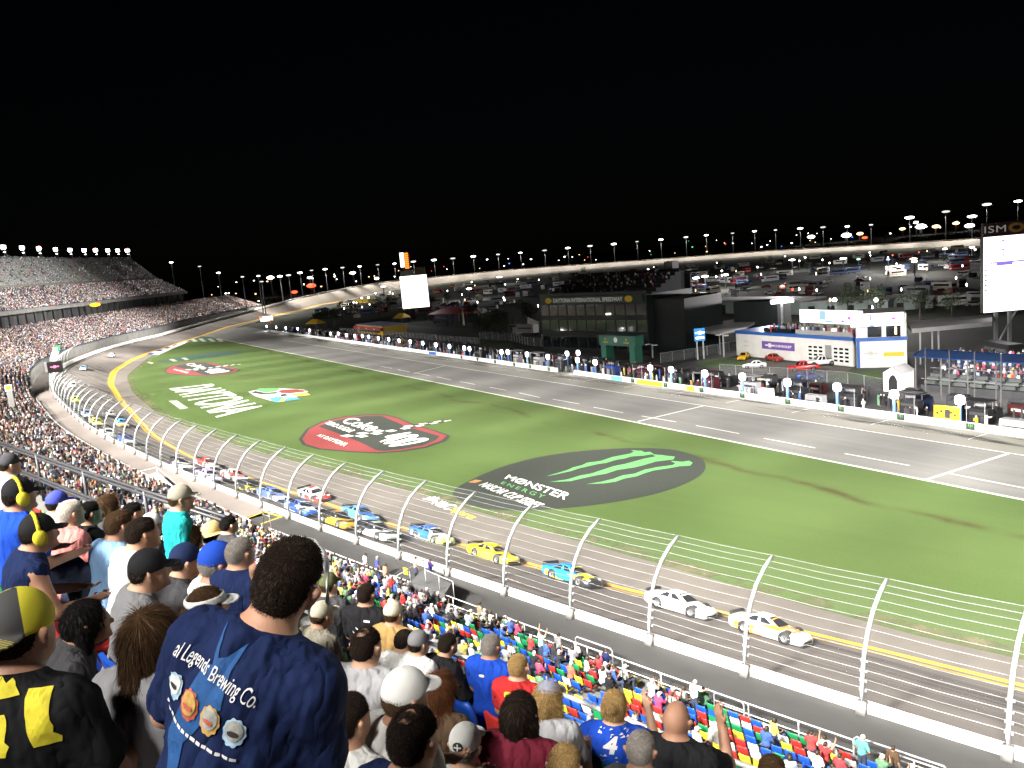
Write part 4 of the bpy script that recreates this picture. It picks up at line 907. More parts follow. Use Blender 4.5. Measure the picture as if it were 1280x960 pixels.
def livery(c1, c2, c3, seed=0, slant=.5, split=(.42, .66)):
    m, nt, b = new_mat('livery'); v = objc(nt); sx = N(nt, 'ShaderNodeSeparateXYZ'); nt.links.new(v, sx.inputs[0])
    wob = mathn(nt, 'MULTIPLY', mathn(nt, 'SUBTRACT', noise(nt, 1.1, mixv(nt, v, seed), 2), .5), 2.4)
    t = mathn(nt, 'ADD', mathn(nt, 'ADD', mathn(nt, 'MULTIPLY', sx.outputs[0], .17), mathn(nt, 'MULTIPLY', sx.outputs[2], -slant)), mathn(nt, 'ADD', mathn(nt, 'MULTIPLY', wob, .3), .78))
    nt.links.new(ramp(nt, t, [(0, c1), (split[0], c2), (split[1], c3)], 'CONSTANT'), b.inputs['Base Color']); b.inputs['Roughness'].default_value = .3; b.inputs['Coat Weight'].default_value = .5; return m
def mixv(nt, v, seed):
    mp = N(nt, 'ShaderNodeMapping'); mp.inputs['Location'].default_value = (seed * 3.7, seed * 1.3, seed * 2.1); nt.links.new(v, mp.inputs['Vector']); return mp.outputs[0]
DEC = {}
def dmat(h):
    if h not in DEC: DEC[h] = mat('decal_colour', hexc(h), .35, .5, 5)
    return DEC[h]
def car(kind, nm, loc, head, m, label, cat, group=None, tilt=0.0, decal=None):
    if kind not in CARS: CARS[kind] = car_meshes(kind)
    k = CARS[kind]; me = k['body'].mesh(nm, [m, m, M['rubber']], True); o = link(nm, me)
    h = Vector((head[0], head[1], 0)).normalized(); o.rotation_mode = 'QUATERNION'
    rot = Matrix.Rotation(math.atan2(h.y, h.x), 4, 'Z') @ Matrix.Rotation(tilt, 4, 'X'); o.matrix_world = Matrix.Translation(loc) @ rot
    tag(o, label, cat, group); link('windows', k['win'], o)
    for x in k['wx']:
        for s in (-1, 1): w = link('wheel', k['wheel'], o); w.location = (x, s * k['wy'], k['wr'])
    if k['spoiler']: link('spoiler', k['spoiler'], o)
    if decal:
        mb = MB()
        for sg in (-1, 1): mb.poly([(2.28, sg * .45, .592), (2.28, sg * .80, .575), (2.02, sg * .86, .66), (2.10, sg * .5, .68)], 2); mb.poly([(-.75, sg * .999, .22), (.75, sg * .999, .22), (.55, sg * .992, .72), (-.55, sg * .995, .72)], 0); mb.poly([(-1.0, sg * .999, .16), (-2.1, sg * .985, .26), (-2.1, sg * .985, .62), (-1.85, sg * .99, .70)], 1)
        mb.poly([(1.9, -.45, .702), (1.9, .45, .702), (1.05, .5, .812), (1.05, -.5, .812)], 1); mb.poly([(-.12, -.42, 1.322), (-.12, .42, 1.322), (-.82, .42, 1.322), (-.82, -.42, 1.322)], 0)
        for sg in (-1, 1): mb.poly([(.40, sg * .02, 1.235), (.40, sg * .60, 1.19), (.30, sg * .58, 1.25), (.30, sg * .02, 1.29)], 1)
        mb.build('decal', [decal[0], decal[1], M['white_paint']], o)
    link('grille', k['front'], o)
    return o
RACE = [((967, 786), ('#f0ede6', '#d98a2a', '#e9e4da'), 'orange tan and white stock car, front of the pack at the right'),
 ((846, 753), ('#f4f4f0', '#f2f2ee', '#f0f0ee'), 'all white stock car following the orange and tan leader'),
 ((716, 719), ('#1d7fc4', '#f0d428', '#26282c'), 'blue yellow and black stock car between the white and yellow cars'),
 ((614, 691), ('#e9c21c', '#e6c02a', '#f2d23a'), 'solid bright yellow stock car seen between two fence posts'),
 ((541, 669), ('#2a60c8', '#f2f2ec', '#cfe05a'), 'lime white and blue stock car behind the solid yellow car'),
 ((470, 664), ('#23262a', '#e9ece8', '#c8d2cc'), 'pale grey green and black stock car nearest the wall in mid pack'),
 ((452, 643), ('#4a8fc8', '#3a6fc4', '#6aa6d8'), 'sky blue stock car on the inside lane by the yellow line'),
 ((420, 649), ('#26221a', '#d8b040', '#d8a020'), 'gold and black stock car behind the pale grey green car'),
 ((375, 634), ('#1c3f8c', '#e8ecf0', '#2a58b0'), 'royal blue and white stock car along the wall in mid pack'),
 ((392, 617), ('#c8ccd0', '#e8e8e8', '#b03028'), 'white and grey stock car with red trim on the inside lane'),
 ((338, 617), ('#4860b0', '#7a90d0', '#c8d4f0'), 'pale violet blue stock car behind the royal blue car'),
 ((312, 609), ('#202024', '#e6e020', '#26262a'), 'black stock car with a fluorescent yellow nose'),
 ((291, 594), ('#e8e4e0', '#e04030', '#f0f0ee'), 'white stock car with red and black streaks in the second row'),
 ((261, 595), ('#b0a0d8', '#e8e4f0', '#d0c8e8'), 'lilac and white stock car close to the wall'),
 ((258, 579), ('#c03028', '#ece8e4', '#e8e4e0'), 'red and white stock car on the inside behind the streaked one'),
 ((226, 580), ('#202020', '#ece8e6', '#e8e4e0'), 'white and black stock car at the tail of the main pack'),
 ((157, 549), ('#24408c', '#3a5aa8', '#dfe4ea'), 'navy blue stock car with silver nose leading the second bunch'),
 ((133, 541), ('#e0e0de', '#d6d6d6', '#e8e4e0'), 'silver white stock car beside the wall in the second bunch'),
 ((152, 529), ('#58b0e0', '#4aa0d8', '#e8a848'), 'light blue stock car with orange nose in the second bunch'),
 ((119, 527), ('#e4dc50', '#d8d048', '#e8e488'), 'pale yellow stock car by the wall in the second bunch'),
 ((136, 517), ('#1c1c1e', '#e8e8e8', '#2a2a2c'), 'black and white stock car in the second bunch'),
 ((108, 517), ('#6080a8', '#90a8c0', '#c8d0d8'), 'grey blue stock car at the back of the second bunch'),
 ((94, 499), ('#c4dc28', '#b8d020', '#d0e050'), 'lime yellow stock car alone in the turn'),
 ((90, 481), ('#d8d8d4', '#50504e', '#e0e0dc'), 'white and dark grey stock car trailing in the turn'),
 ((104, 460), ('#7ab0d8', '#a8cce4', '#d8e4ec'), 'powder blue stock car far round the turn'),
 ((139, 444), ('#eeeeec', '#e8e8e6', '#f0f0ee'), 'small white stock car farthest round the turn')]
for i, (q, c, lb) in enumerate(RACE):
    s, Din, z = on_track(*q, .6); t = -heading(s); sl = math.atan2(zout(s), D_YEL[s] - .35) if Din < D_YEL[s] else 0.0
    car('race', 'race_car', W(s, -Din, z + .02), t, livery(hexc(c[0]), hexc(c[1]), hexc(c[2]), i, .45 + .1 * (i % 3)), lb, 'race car', 'race cars speeding past the stands', -sl, (dmat(c[2] if i % 2 else c[0]), dmat(c[0] if i % 2 else c[1])))
# ---------------------------------------------------------------- pit lane
def on_line(b, px): return seg_x(Q(-60, b), Q(380, b), px)
def wall_piece(px0, px1, nm, label):
    A, B = on_line(0, px0), on_line(0, px1); mb = MB(); L = (B - A).length; n = max(1, int(L / 6)); an = math.atan2(PU.y, PU.x)
    for i in range(n):
        c = A.lerp(B, (i + .5) / n); mb.box((c.x, c.y, .46), (L / n - .04, .34, .92), 0, an)
    return tag(mb.build(nm, M['white_paint']), label, 'pit wall')
pw1 = wall_piece(1420, 718, 'pit_wall', 'long white concrete pit wall along the near pit stalls'); pw2 = wall_piece(697, 339, 'pit_wall', 'white concrete pit wall along the far pit stalls beyond the gap')
M['logo_plate'] = mat('logo_plate', (.02, .028, .02), .6, .2, 3); M['logo_green'] = mat('logo_green', (.1, .4, .1), .6, .2, 3)
for px in (985, 1051, 1126, 1213, 791, 832, 877, 928, 577, 597, 619, 643, 663, 686):
    p = on_line(-.175, px); mb = MB(); an = math.atan2(PU.y, PU.x); mb.box((0, 0, 0), (1.15, .012, .82), 0)
    for k in (-1, 0, 1): mb.poly([(k * .22 - .06, -.012, .28), (k * .22 + .06, -.012, .28), (k * .22 + .02, -.012, -.22 + .1 * abs(k))], 1); mb.poly([(k * .22 + .06, .012, .28), (k * .22 - .06, .012, .28), (k * .22 + .02, .012, -.22 + .1 * abs(k))], 1)
    o = mb.build('plate', [M['logo_plate'], M['logo_green']], pw1 if px > 700 else pw2); o.location = (p.x, p.y, .47); o.rotation_euler = (0, 0, an)
def banner(px0, px1, m, label):
    A, B = on_line(-.22, px0), on_line(-.22, px1); c = (A + B) / 2; mb = MB(); mb.box((0, 0, 0), ((B - A).length, .05, .8)); o = mb.build('banner', m); o.location = (c.x, c.y, .46); o.rotation_euler = (0, 0, math.atan2(PU.y, PU.x)); return tag(o, label, 'banner')
M['cyan'] = mat('cyan_cloth', (.12, .5, .62), .7, .15, 2)
banner(764, 778, M['cyan'], 'light blue banner hung on the pit wall'); banner(796, 820, M['yellow_paint'], 'long yellow banner on the pit wall under an orange crew'); banner(858, 868, M['yellow_paint'], 'short yellow banner on the pit wall left of a bright sign'); banner(536, 545, M['blue_paint'], 'small blue banner on the far pit wall'); banner(818, 828, M['yellow_paint'], 'narrow yellow banner beside the long yellow one')
LAMPS = [(814, 460), (840, 462), (882, 467), (929, 471), (985, 478), (1047, 484), (1118, 493), (1200, 500), (660, 443), (686, 446), (723, 450), (745, 453), (710, 442), (724, 441), (487, 424), (500, 426), (514, 427), (529.5, 429), (546, 431), (563, 433), (581.5, 435), (588, 436), (628, 440), (636, 440), (334, 408), (346, 409), (358, 410), (373, 411), (388, 413), (414, 417), (424, 417), (434, 419), (444.5, 420), (454, 420), (462, 421), (474, 423)]
M['blue_post'] = mat('blue_post', (.10, .22, .42), .5, .15, 3)
lm = MB(); an = math.atan2(PU.y, PU.x)
pr = [(.56 * cos(a) * (1 / max(abs(cos(a)), abs(sin(a)))) ** .35, .56 * sin(a) * (1 / max(abs(cos(a)), abs(sin(a)))) ** .35) for a in np.linspace(0, 2 * pi, 16, endpoint=False)]  # sign outline made larger to stand in for its bloom
lm.add([(x, y, z) for y in (-.14, .14) for x, z in pr], [tuple(range(16)), tuple(range(16, 32))] + [(k, (k + 1) % 16, 16 + (k + 1) % 16, 16 + k) for k in range(16)])
sign_me = lm.mesh('sign_face', emit('pit_sign_glow', (1, .97, 1), 10)); PITLIGHT = []
for i, (px, py) in enumerate(LAMPS):
    p = on_line(1.2 if py > 442.5 or px < 640 else 6, px); z = zat(p.x, p.y, py); r = empty('stall_sign', (p.x, p.y, 0), an)
    tag(r, 'bright white square stall sign on a blue post behind the pit wall', 'stall sign', 'lit stall signs along the pit wall')
    mb = MB(); mb.box((0, 0, (z - .4) / 2), (.34, .22, z - .4)); mb.build('post', M['blue_post'], r); o = link('sign_face', sign_me, r); o.location = (0, 0, z)
    big = proj(p.x, p.y, z)[2]; o.scale = (1.12, 1, 1.12) if big < 150 else (1, 1, 1)
    if i % 2 == 0 or i < 8: PITLIGHT.append((p.x - PM.x * .5, p.y - PM.y * .5, z + .1))
M['suit'] = mat_obj('fire_suit', .8, .15, 6, .1, 40)
BLK = [(.75, .74, .72), (.03, .03, .035), (.05, .10, .3), (.4, .05, .05), (.22, .22, .24), (.28, .28, .26), (.5, .4, .1), (.42, .06, .12), (.1, .2, .12), (.6, .6, .62), (.02, .02, .025), (.35, .4, .5)]
BLKN = ['white', 'black', 'blue', 'red', 'grey', 'stone', 'mustard', 'crimson', 'green', 'pale grey', 'dark', 'grey blue']
# far crowd and far seats as masses
def crowd_mass(name, pts, label, sc=1.0, cat='crowd', stand=False, pr=None):
    tv = []; tf = []; tm = []
    def tb(c, d, k, mi):
        b = len(tv)
        for z, t in ((-.5, 1), (.5, k)):
            for x, y in ((-.5, -.5), (.5, -.5), (.5, .5), (-.5, .5)): tv.append((c[0] + x * d[0] * t, c[1] + y * d[1] * t, c[2] + z * d[2]))
        for f in ((4, 5, 6, 7), (0, 1, 5, 4), (1, 2, 6, 5), (2, 3, 7, 6), (3, 0, 4, 7)): tf.append([b + i for i in f]); tm.append(mi)
    if stand: tb((0, 0, 1.18), (.46, .28, .62), .85, 0); tb((0, .02, 1.63), (.18, .22, .26), .75, 1); tb((0, 0, .45), (.34, .24, .9), 1.1, 0)
    else: tb((0, 0, .72), (.44, .3, .62), .8, 0); tb((0, .02, 1.16), (.2, .24, .26), .75, 1); tb((0, .3, .5), (.4, .5, .2), .9, 2)
    T = np.array(tv); n = len(pts); A = np.empty((n, len(T), 3)); mi = np.empty((n, len(tf)), np.int32); r = np.random.default_rng(3)
    for k, (p, q) in enumerate(pts):
        a = -q + r.normal() * .4; c_, s_ = cos(a), sin(a); f = sc * r.uniform(.88, 1.12); p = (p[0] + r.normal() * .13, p[1] + r.normal() * .13, p[2]); X = T * f
        A[k, :, 0] = X[:, 0] * c_ - X[:, 1] * s_ + p[0]; A[k, :, 1] = X[:, 0] * s_ + X[:, 1] * c_ + p[1]; A[k, :, 2] = X[:, 2] + p[2]
        w = (r.choice(len(BLK), p=CP if pr is None else pr), len(BLK) if r.random() < .32 else r.choice((0, 1, 1, 10, 10, 4)), len(BLK) + 1); mi[k] = [w[t] for t in tm]
    F = (np.array(tf)[None] + (np.arange(n) * len(T))[:, None, None]).reshape(-1, 4)
    me = bpy.data.meshes.new(name); me.from_pydata(A.reshape(-1, 3).tolist(), [], F.tolist())
    for m in CROWDM: me.materials.append(m)
    me.polygons.foreach_set('material_index', mi.reshape(-1)); me.update(); return tag(link(name, me), label, cat, kind='stuff')
CROWDM = [mat('crowd_cloth', c, .9, .2, 2) for c in BLK] + [M['skin_plain'], M['denim']]
CP = np.array([16, 14, 8, 6, 12, 6, 3, 5, 4, 8, 12, 6]) / 100
CPD = np.array([4, 30, 8, 5, 16, 3, 2, 3, 4, 3, 18, 4]) / 100
CREWREST = []; ncrew = 0
CREW = [small_person_mesh('person', 'stand', a, 'short', cap=c, h=.05, shirtmat='suit', legs=M['suit'], wide=w) for a, c, w in (('down', True, 1.0), ('hips', True, 1.1), ('out', False, 1.0), ('clap', True, 1.0))]
CREWC = [('#2a4fb0', 'blue'), ('#c8c8cc', 'pale grey'), ('#b02a24', 'red'), ('#222226', 'black'), ('#d88a20', 'orange'), ('#e0c020', 'yellow'), ('#3a3a44', 'charcoal'), ('#e8e8e8', 'white'), ('#4a7ac0', 'sky blue'), ('#5a2030', 'maroon')]
def pit_box(a, col, cn, w, big=False):
    o = Q(a, 3.6); r = empty('pit_cart', (o.x, o.y, 0), an); tag(r, '%s pit crew tool cart under a canopy behind the pit wall' % cn, 'pit cart', 'pit carts behind the pit wall')
    hh = 1.9 if not big else 2.0; mb = MB(); mb.box((0, 0, hh / 2 + .12), (w, 1.3, hh), 0); mb.box((0, .68, hh * .75), (w * .9, .04, .35), 1); mb.box((-w * .28, .68, hh * .35), (w * .3, .05, hh * .5), 1); mb.box((w * .1, .68, hh * .3), (w * .3, .05, hh * .35), 1)
    b = mb.build('cart_body', [M['suit'], M['dark_steel']], r); b.color = (*col, 1)
    mb = MB(); mb.box((0, .3, 3.15), (w + .9, 2.2, .07)); b = mb.build('canopy', M['suit'], r); b.color = (*[c * .8 for c in col], 1) if a % 3 else (.02, .02, .025, 1)
    for x in (-1, 1):
        for y in (-.5, 1.2): mb = MB(); mb.tube([(x * w * .48, y, .1 if y > 0 else hh), (x * w * .48, y, 3.15)], .035, 5); mb.build('post', M['steel'], r)
    mb = MB(); mb.box((0, .15, hh + .62), (w * .55, .06, .36), 1); mb.box((0, -.3, hh + .35), (.5, .5, .45), 0); mb.build('screen', [M['black'], M['grey_paint']], r)
    return r
wheel_me = CARS['race']['wheel']; rnd = random.Random(5); nst = 36
for i in range(nst):
    a = -12 + i * 9.6 if i < 18 else 161 + (i - 18) * 9.6; cc, cn = rnd.choice((CREWC[3], CREWC[6], CREWC[3], CREWC[6], CREWC[0], CREWC[2], CREWC[9], CREWC[1]))
    if 12 < a < 24: cc, cn = '#e0a81c', 'bright yellow'
    if i in (3, 4): cc, cn = '#2a2a2e', 'black'
    pit_box(a, tuple(x * .6 for x in hexc(cc)), cn, 2.4 + rnd.random() * .8, 12 < a < 24)
    for k in range(5 if a < 170 else 4):
        c2, n2 = (cc, cn) if rnd.random() < .55 else CREWC[rnd.randrange(len(CREWC))]
        q = Q(a + rnd.uniform(-4.6, 4.6), rnd.choice((.75, 1.6, 2.3, 5.2, 6.5)))
        if ncrew >= 40: CREWREST.append((q, rnd.uniform(0, 6.28))); continue
        ncrew += 1; o = link('person', CREW[rnd.randrange(4)], None, (q.x, q.y, 0), rnd.uniform(0, 6.28)); o.color = (*[x * .7 for x in hexc(c2)], 1)
        tag(o, 'crew member in a %s suit standing behind the pit wall' % n2, 'person', 'pit crew behind the pit wall')
    for k in range(2):
        q = Q(a + 3.0 + k * .0, 1.0); o = link('tyre', wheel_me, None, (q.x, q.y, .15 + .3 * k)); o.rotation_euler = (pi / 2, 0, 0); tag(o, 'racing tyre lying stacked behind the pit wall', 'tyre', 'tyres stacked behind the pit wall')
for k in range(260): CREWREST.append((Q(rnd.uniform(60, 335), rnd.choice((.8, 2.2, 5.5, 7, 9, 11))), rnd.uniform(0, 6.28)))
for k in range(60): CREWREST.append((Q(rnd.uniform(-15, 60), rnd.choice((5.5, 7, 9, 11))), rnd.uniform(0, 6.28)))
crowd_mass('crowd', CREWREST, 'pit crews and guests standing in a dense band behind the pit wall', stand=True, pr=CPD)
for k in range(44):
    a = rnd.uniform(-14, 130) if k < 30 else rnd.uniform(130, 330); q = Q(a, rnd.uniform(6.0, 12)); w = rnd.uniform(1.6, 3.6); mb = MB(); hz_ = rnd.uniform(1.1, 2.0); mb.box((0, 0, hz_ / 2 + .15), (w, 1.1, hz_)); mb.box((0, .0, hz_ + .28), (w * .8, .9, .22), 1); mb.box((0, .57, hz_ * .6), (w * .7, .03, hz_ * .25), 2); mb.box((w * .3, .57, hz_ * .25), (w * .2, .03, .3), 1)
    for x in (-.4, .4): mb.tube([(x * w, -.5, .16), (x * w, .5, .16)], .16, 8, 1)
    cc, cn = rnd.choice((('#1a1a1c', 'black'), ('#2c2c30', 'charcoal'), ('#16203a', 'navy'), ('#3a3c40', 'dark grey'), ('#401414', 'dark red'))); o = mb.build('equipment_case', [M['suit'], M['black'], rnd.choice((M['grey_paint'], M['dirty_white'], M['dark_steel']))], None, False, (q.x, q.y, 0), an + rnd.uniform(-.3, .3)); o.color = (*hexc(cc), 1); tag(o, '%s wheeled equipment case behind the pit carts' % cn, 'equipment case', 'equipment cases behind the pit wall')
# the bright yellow banner-faced cart, near right
p = on_line(1.0, 1184); mb = MB(); mb.box((0, 0, 1.35), (3.3, .5, 2.1)); mb.box((-.2, .27, 1.5), (.7, .03, 1.1), 1)
for x in (-1.2, -.7, .6, 1.15): mb.box((x, .27, 2.05 - .5 * abs(x)), (.32, .03, .28), 1)
o = mb.build('equipment_cart', [M['yellow_paint'], M['dark_steel']]); o.location = (p.x, p.y, 0); o.rotation_euler = (0, 0, an); tag(o, 'wide bright yellow equipment cart just behind the near pit wall', 'equipment cart')
for px, w, lb in ((1020, 3.2, 'dark grey box cart behind the pit wall between two bright signs'), (1275, 4.5, 'large dark grey covered cart at the right edge behind the pit wall'), (958, 2.4, 'black and white cart panel behind the pit wall left of a bright sign')):
    p = on_line(1.5, px); mb = MB(); mb.box((0, 0, .95), (w, 1.2, 1.5), 0, 0, .94); mb.box((0, .62, .85), (w * .8, .03, .1), 1); o = mb.build('covered_cart', [M['grey_paint'] if px != 958 else M['white_paint'], M['black']]); o.location = (p.x, p.y, 0); o.rotation_euler = (0, 0, an); tag(o, lb, 'cart')
# ---------------------------------------------------------------- infield buildings: each has its own frame (u along its front, v away from us, z up)
class Bld:
    def __init__(s, name, l, r, label, cat, top=None, kind=None):
        s.A, s.B = P(*l), P(*r); d = s.B - s.A; s.w = d.length; s.r = empty(name, s.A, math.atan2(d.y, d.x)); tag(s.r, label, cat)
        s.h = zat(s.A.x, s.A.y, top) if top else 0; s.u = d.normalized(); s.n = Vector((-s.u.y, s.u.x, 0))
    def part(s, nm, mb, m, parent=None): return mb.build(nm, m, parent or s.r)
    def box(s, nm, c, d, m, parent=None): mb = MB(); mb.box(c, d); return s.part(nm, mb, m, parent)
    def pt(s, u, v, z): return s.A + s.u * u + s.n * v + Vector((0, 0, z))
M['wall_dark'] = mat('dark_cladding', (.009, .013, .013), .5, .3, .4); M['wall_dark2'] = mat('dark_cladding_band', (.018, .024, .024), .6, .3, .4)
M['wall_white'] = mat('white_render', (.72, .71, .68), .6, .12, .5); M['wall_grey'] = mat('grey_render', (.32, .32, .31), .7, .2, .5); M['wall_pale'] = mat('pale_green_wall', (.30, .36, .33), .7, .25, .3)
M['screen_purple'] = emit('screen_purple', (.28, .2, .72), 1.2); M['screen_blue'] = emit('screen_blue', (.25, .45, .95), 1.6); M['screen_pink'] = emit('screen_pink', (.9, .12, .7), 1.2); M['sign_glow'] = emit('sign_glow', (.9, .88, .75), .22)
# dark media tower
b = Bld('media_building', (680, 437), (812, 442), 'dark glass fronted media building with a rooftop terrace and long sign', 'building', 372); h = b.h
b.box('wall', (b.w / 2, 9, h / 2), (b.w, 18, h), M['wall_dark'])
for z, t in ((.32, .7), (.62, 1.0), (.88, .4)): b.box('ledge', (b.w / 2, -.12, h * z), (b.w + .3, .5, t), M['wall_dark2'])
for k in range(11):
    for z in (.16, .47, .75): b.box('window', (b.w * (k + .5) / 11, -.03, h * z), (b.w / 11 - .5, .12, h * .2), M['glass'])
b.box('sign_band', (b.w * .52, -.3, h - .9), (b.w * .92, .25, 1.9), mat('dark_green_band', (.004, .02, .018), .5, .2, 1))
mb = MB(); F_ = lambda u, v: (b.w * (.15 + .66 * u), -.45, h - 1.45 + 1.1 * v); text_on(mb, 'DAYTONA INTERNATIONAL SPEEDWAY', F_, bold=.03); b.part('lettering', mb, M['sign_glow'])
for u in (.1, .86): mb = MB(); mb.add([(b.w * u + 1.25 * cos(a), -.44, h - .9 + .8 * sin(a)) for a in np.linspace(0, 2 * pi, 16, endpoint=False)], [tuple(range(16))]); b.part('emblem', mb, M['yellow_paint'])
b.box('terrace_wall', (b.w / 2, 16.5, h + 1.9), (b.w + 2, .3, 3.8), M['wall_dark2']); b.box('terrace_rail', (b.w / 2, -.1, h + .5), (b.w, .06, .9), M['wall_dark2'])
mb = MB()
for i in range(7): mb.box((b.w / 2, 3 + i * 1.9, h + .2 + i * .4), (b.w, 1.9, .45 + i * .8))
b.part('terrace_steps', mb, M['stand_dark']); b.box('terrace_roof', (b.w * .55, 15.6, h + 4.6), (b.w * .98, 1.6, .25), M['wall_grey']); b.box('stair_tower', (b.w * .86, 17, h + 4), (2.6, 2.6, 6), M['wall_grey']); b.box('annex', (b.w + 4.6, 10, h * .45), (9, 15, h * .9), M['wall_dark']); b.box('annex_wall', (b.w + 16, 24, h * .4), (12, 6, h * .62), M['wall_dark2']); media = b
# green gate house
b = Bld('victory_gate', (752, 453), (795, 456), 'dark green gate structure with yellow crown marks and a white clock', 'gate structure', 418.5); h = b.h
for u in (.09, .91): b.box('leg', (b.w * u, 1.2, h * .32), (b.w * .15, 2.4, h * .64), M['green_paint'])
b.box('header', (b.w / 2, 1.2, h * .81), (b.w * 1.06, 2.6, h * .36), M['green_paint'])
mb = MB(); mb.add([(b.w * .47 + .62 * cos(a), -.13, h * .84 + .62 * sin(a)) for a in np.linspace(0, 2 * pi, 20, endpoint=False)], [tuple(range(20))]); b.part('clock_face', mb, M['white_paint'])
for u in (.17, .78):
    mb = MB(); c0 = b.w * u; text_on(mb, 'ROLEX', lambda a, c: (c0 - .8 + 1.6 * a, -.13, h * .72 + .42 * c), bold=.03)
    for k in range(5): x = c0 + (k - 2) * .13; mb.poly([(c0 + (k - 2) * .09 - .05, -.13, h * .82), (c0 + (k - 2) * .09 + .05, -.13, h * .82), (x + (k - 2) * .06, -.13, h * .93)])
    b.part('lettering', mb, M['yellow_paint'])
# white showroom building with garages, and its tower block
M['purple_sign'] = mat('purple_sign', (.16, .08, .36), .5, .1, 1)
b = Bld('showroom_building', (921, 444), (1066, 458.5), 'long white building with blue roof band, purple sign and garage doors', 'building', 413.5); h = b.h
b.box('wall', (b.w / 2, 5, h / 2 - .25), (b.w, 10, h - .5), M['wall_white']); b.box('roof_band', (b.w / 2, 4.9, h - .25), (b.w + .2, 10.2, .62), M['blue_paint'])
b.box('sign', (b.w * .4, -.08, h * .52), (b.w * .29, .1, h * .3), M['purple_sign'])
mb = MB(); y = -.15; z0 = h * .52; x0 = b.w * .31
def bowtie(x0, y, z0, s): return [(x0 - s, y, z0 + .12 * s), (x0 - .3 * s, y, z0 + .12 * s), (x0 - .3 * s, y, z0 + .32 * s), (x0 + .3 * s, y, z0 + .32 * s), (x0 + .3 * s, y, z0 + .12 * s), (x0 + s, y, z0 + .12 * s), (x0 + s, y, z0 - .12 * s), (x0 + .3 * s, y, z0 - .12 * s), (x0 + .3 * s, y, z0 - .32 * s), (x0 - .3 * s, y, z0 - .32 * s), (x0 - .3 * s, y, z0 - .12 * s), (x0 - s, y, z0 - .12 * s)]
mb.poly(bowtie(x0 + .6, y, z0, 1.35)); text_on(mb, 'CHEVROLET', lambda u, v: (x0 + 2.0 + u * b.w * .15, y, z0 - .28 + .5 * v), bold=.03); b.part('lettering', mb, M['white_paint'])
mb = MB(); mb.poly(bowtie(b.w * .1, -.06, h * .6, .7)); mb.box((b.w * .1, -.05, h * .42), (1.7, .04, .16)); b.part('emblem', mb, M['dirty_white'])
for u in (.72, .92):
    d = b.box('garage_door', (b.w * u, -.06, h * .38), (b.w * .145, .1, h * .66), M['white_paint']); 
    for i in range(3):
        for j in range(4): b.box('pane', (b.w * u + (i - 1) * b.w * .042, -.13, h * (.17 + .14 * j)), (b.w * .026, .04, h * .07), M['glass'], d)
b.box('door', (b.w * .82, -.05, h * .36), (b.w * .045, .1, h * .66), M['wall_grey']); b.box('skylight', (b.w * .37, 2, h + .5), (b.w * .25, 2.4, .8), M['glass'])
b.box('deck_rail', (b.w * .77, .2, h + .55), (b.w * .44, .05, .9), M['wall_grey'])
q = b.pt(b.w * .78, 5, h); show = b
def screen(bl, tag_label, c, d, extra):
    r = empty('video_screen', bl.pt(*c), math.atan2(bl.u.y, bl.u.x)); tag(r, tag_label, 'video screen'); mb = MB(); mb.box((0, .14, 0), (d[0] + .1, .22, d[1] + .1)); mb.build('casing', M['black'], r); mb = MB(); mb.box((0, 0, 0), (d[0], .04, d[1])); mb.build('display', M['screen_white'], r)
    for nm, x, z, w, hh_, m in extra: mb = MB(); mb.box((x * d[0], -.03, z * d[1]), (w * d[0], .02, hh_ * d[1])); mb.build('picture', m, r)
    return r
screen(b, 'wide white lit video screen above the crowded deck of the showroom building', (b.w * .78, 2.0, h + 3.55), (b.w * .49, 2.6), [('p', -.12, .1, .1, .7, M['screen_blue']), ('p', .31, -.05, .07, .25, M['screen_pink']), ('p', .2, -.3, .04, .2, M['screen_purple']), ('p', -.02, -.35, .12, .2, M['screen_blue'])])
for u in (.56, .98): b.box('post', (b.w * u, 2.4, h + 1.2), (.3, .3, 2.4), M['wall_grey'])
b2 = Bld('tower_block', (1071, 460), (1134, 458.5), 'white two storey corner block with big windows and a yellow panel', 'building', 394); h = b2.h
b2.box('wall', (b2.w / 2, 6, h * .25), (b2.w, 12, h * .5), M['wall_white']); b2.box('band', (b2.w / 2, 5.95, h * .53), (b2.w + .3, 12.2, h * .06), M['blue_paint']); b2.box('upper_wall', (b2.w / 2, 6.2, h * .78), (b2.w * .99, 11.6, h * .43), M['wall_white'])
for u in (.37, .74): w_ = b2.box('window', (b2.w * u, .36, h * .67), (b2.w * .28, .1, h * .2), M['glass']); b2.box('pane', (b2.w * u + .4, .3, h * .68), (.35, .04, h * .14), M['lamp_warm'], w_) if u > .5 else None
b2.box('corner_post', (.35, -.12, h * .25), (.5, .3, h * .5), M['blue_paint']); b2.box('panel', (b2.w * .74, -.08, h * .245), (b2.w * .4, .12, h * .075), M['yellow_paint'])
mb = MB(); mb.poly(bowtie(b2.w * .28, -.06, h * .27, 1.3)); mb.box((b2.w * .28, -.05, h * .17), (2.6, .04, .22)); mb.box((b2.w * .72, -.05, h * .34), (3.4, .04, .2)); b2.part('emblem', mb, M['dirty_white'])
screen(b2, 'white lit video screen on the face of the corner block', (b2.w * .42, -.3, h * .9), (b2.w * 1.05, 2.35), [('p', -.12, .2, .03, .5, M['screen_purple']), ('p', .31, .05, .08, .2, M['screen_pink']), ('p', -.1, -.42, .1, .16, M['screen_blue']), ('p', .13, -.15, .05, .08, M['screen_purple'])])
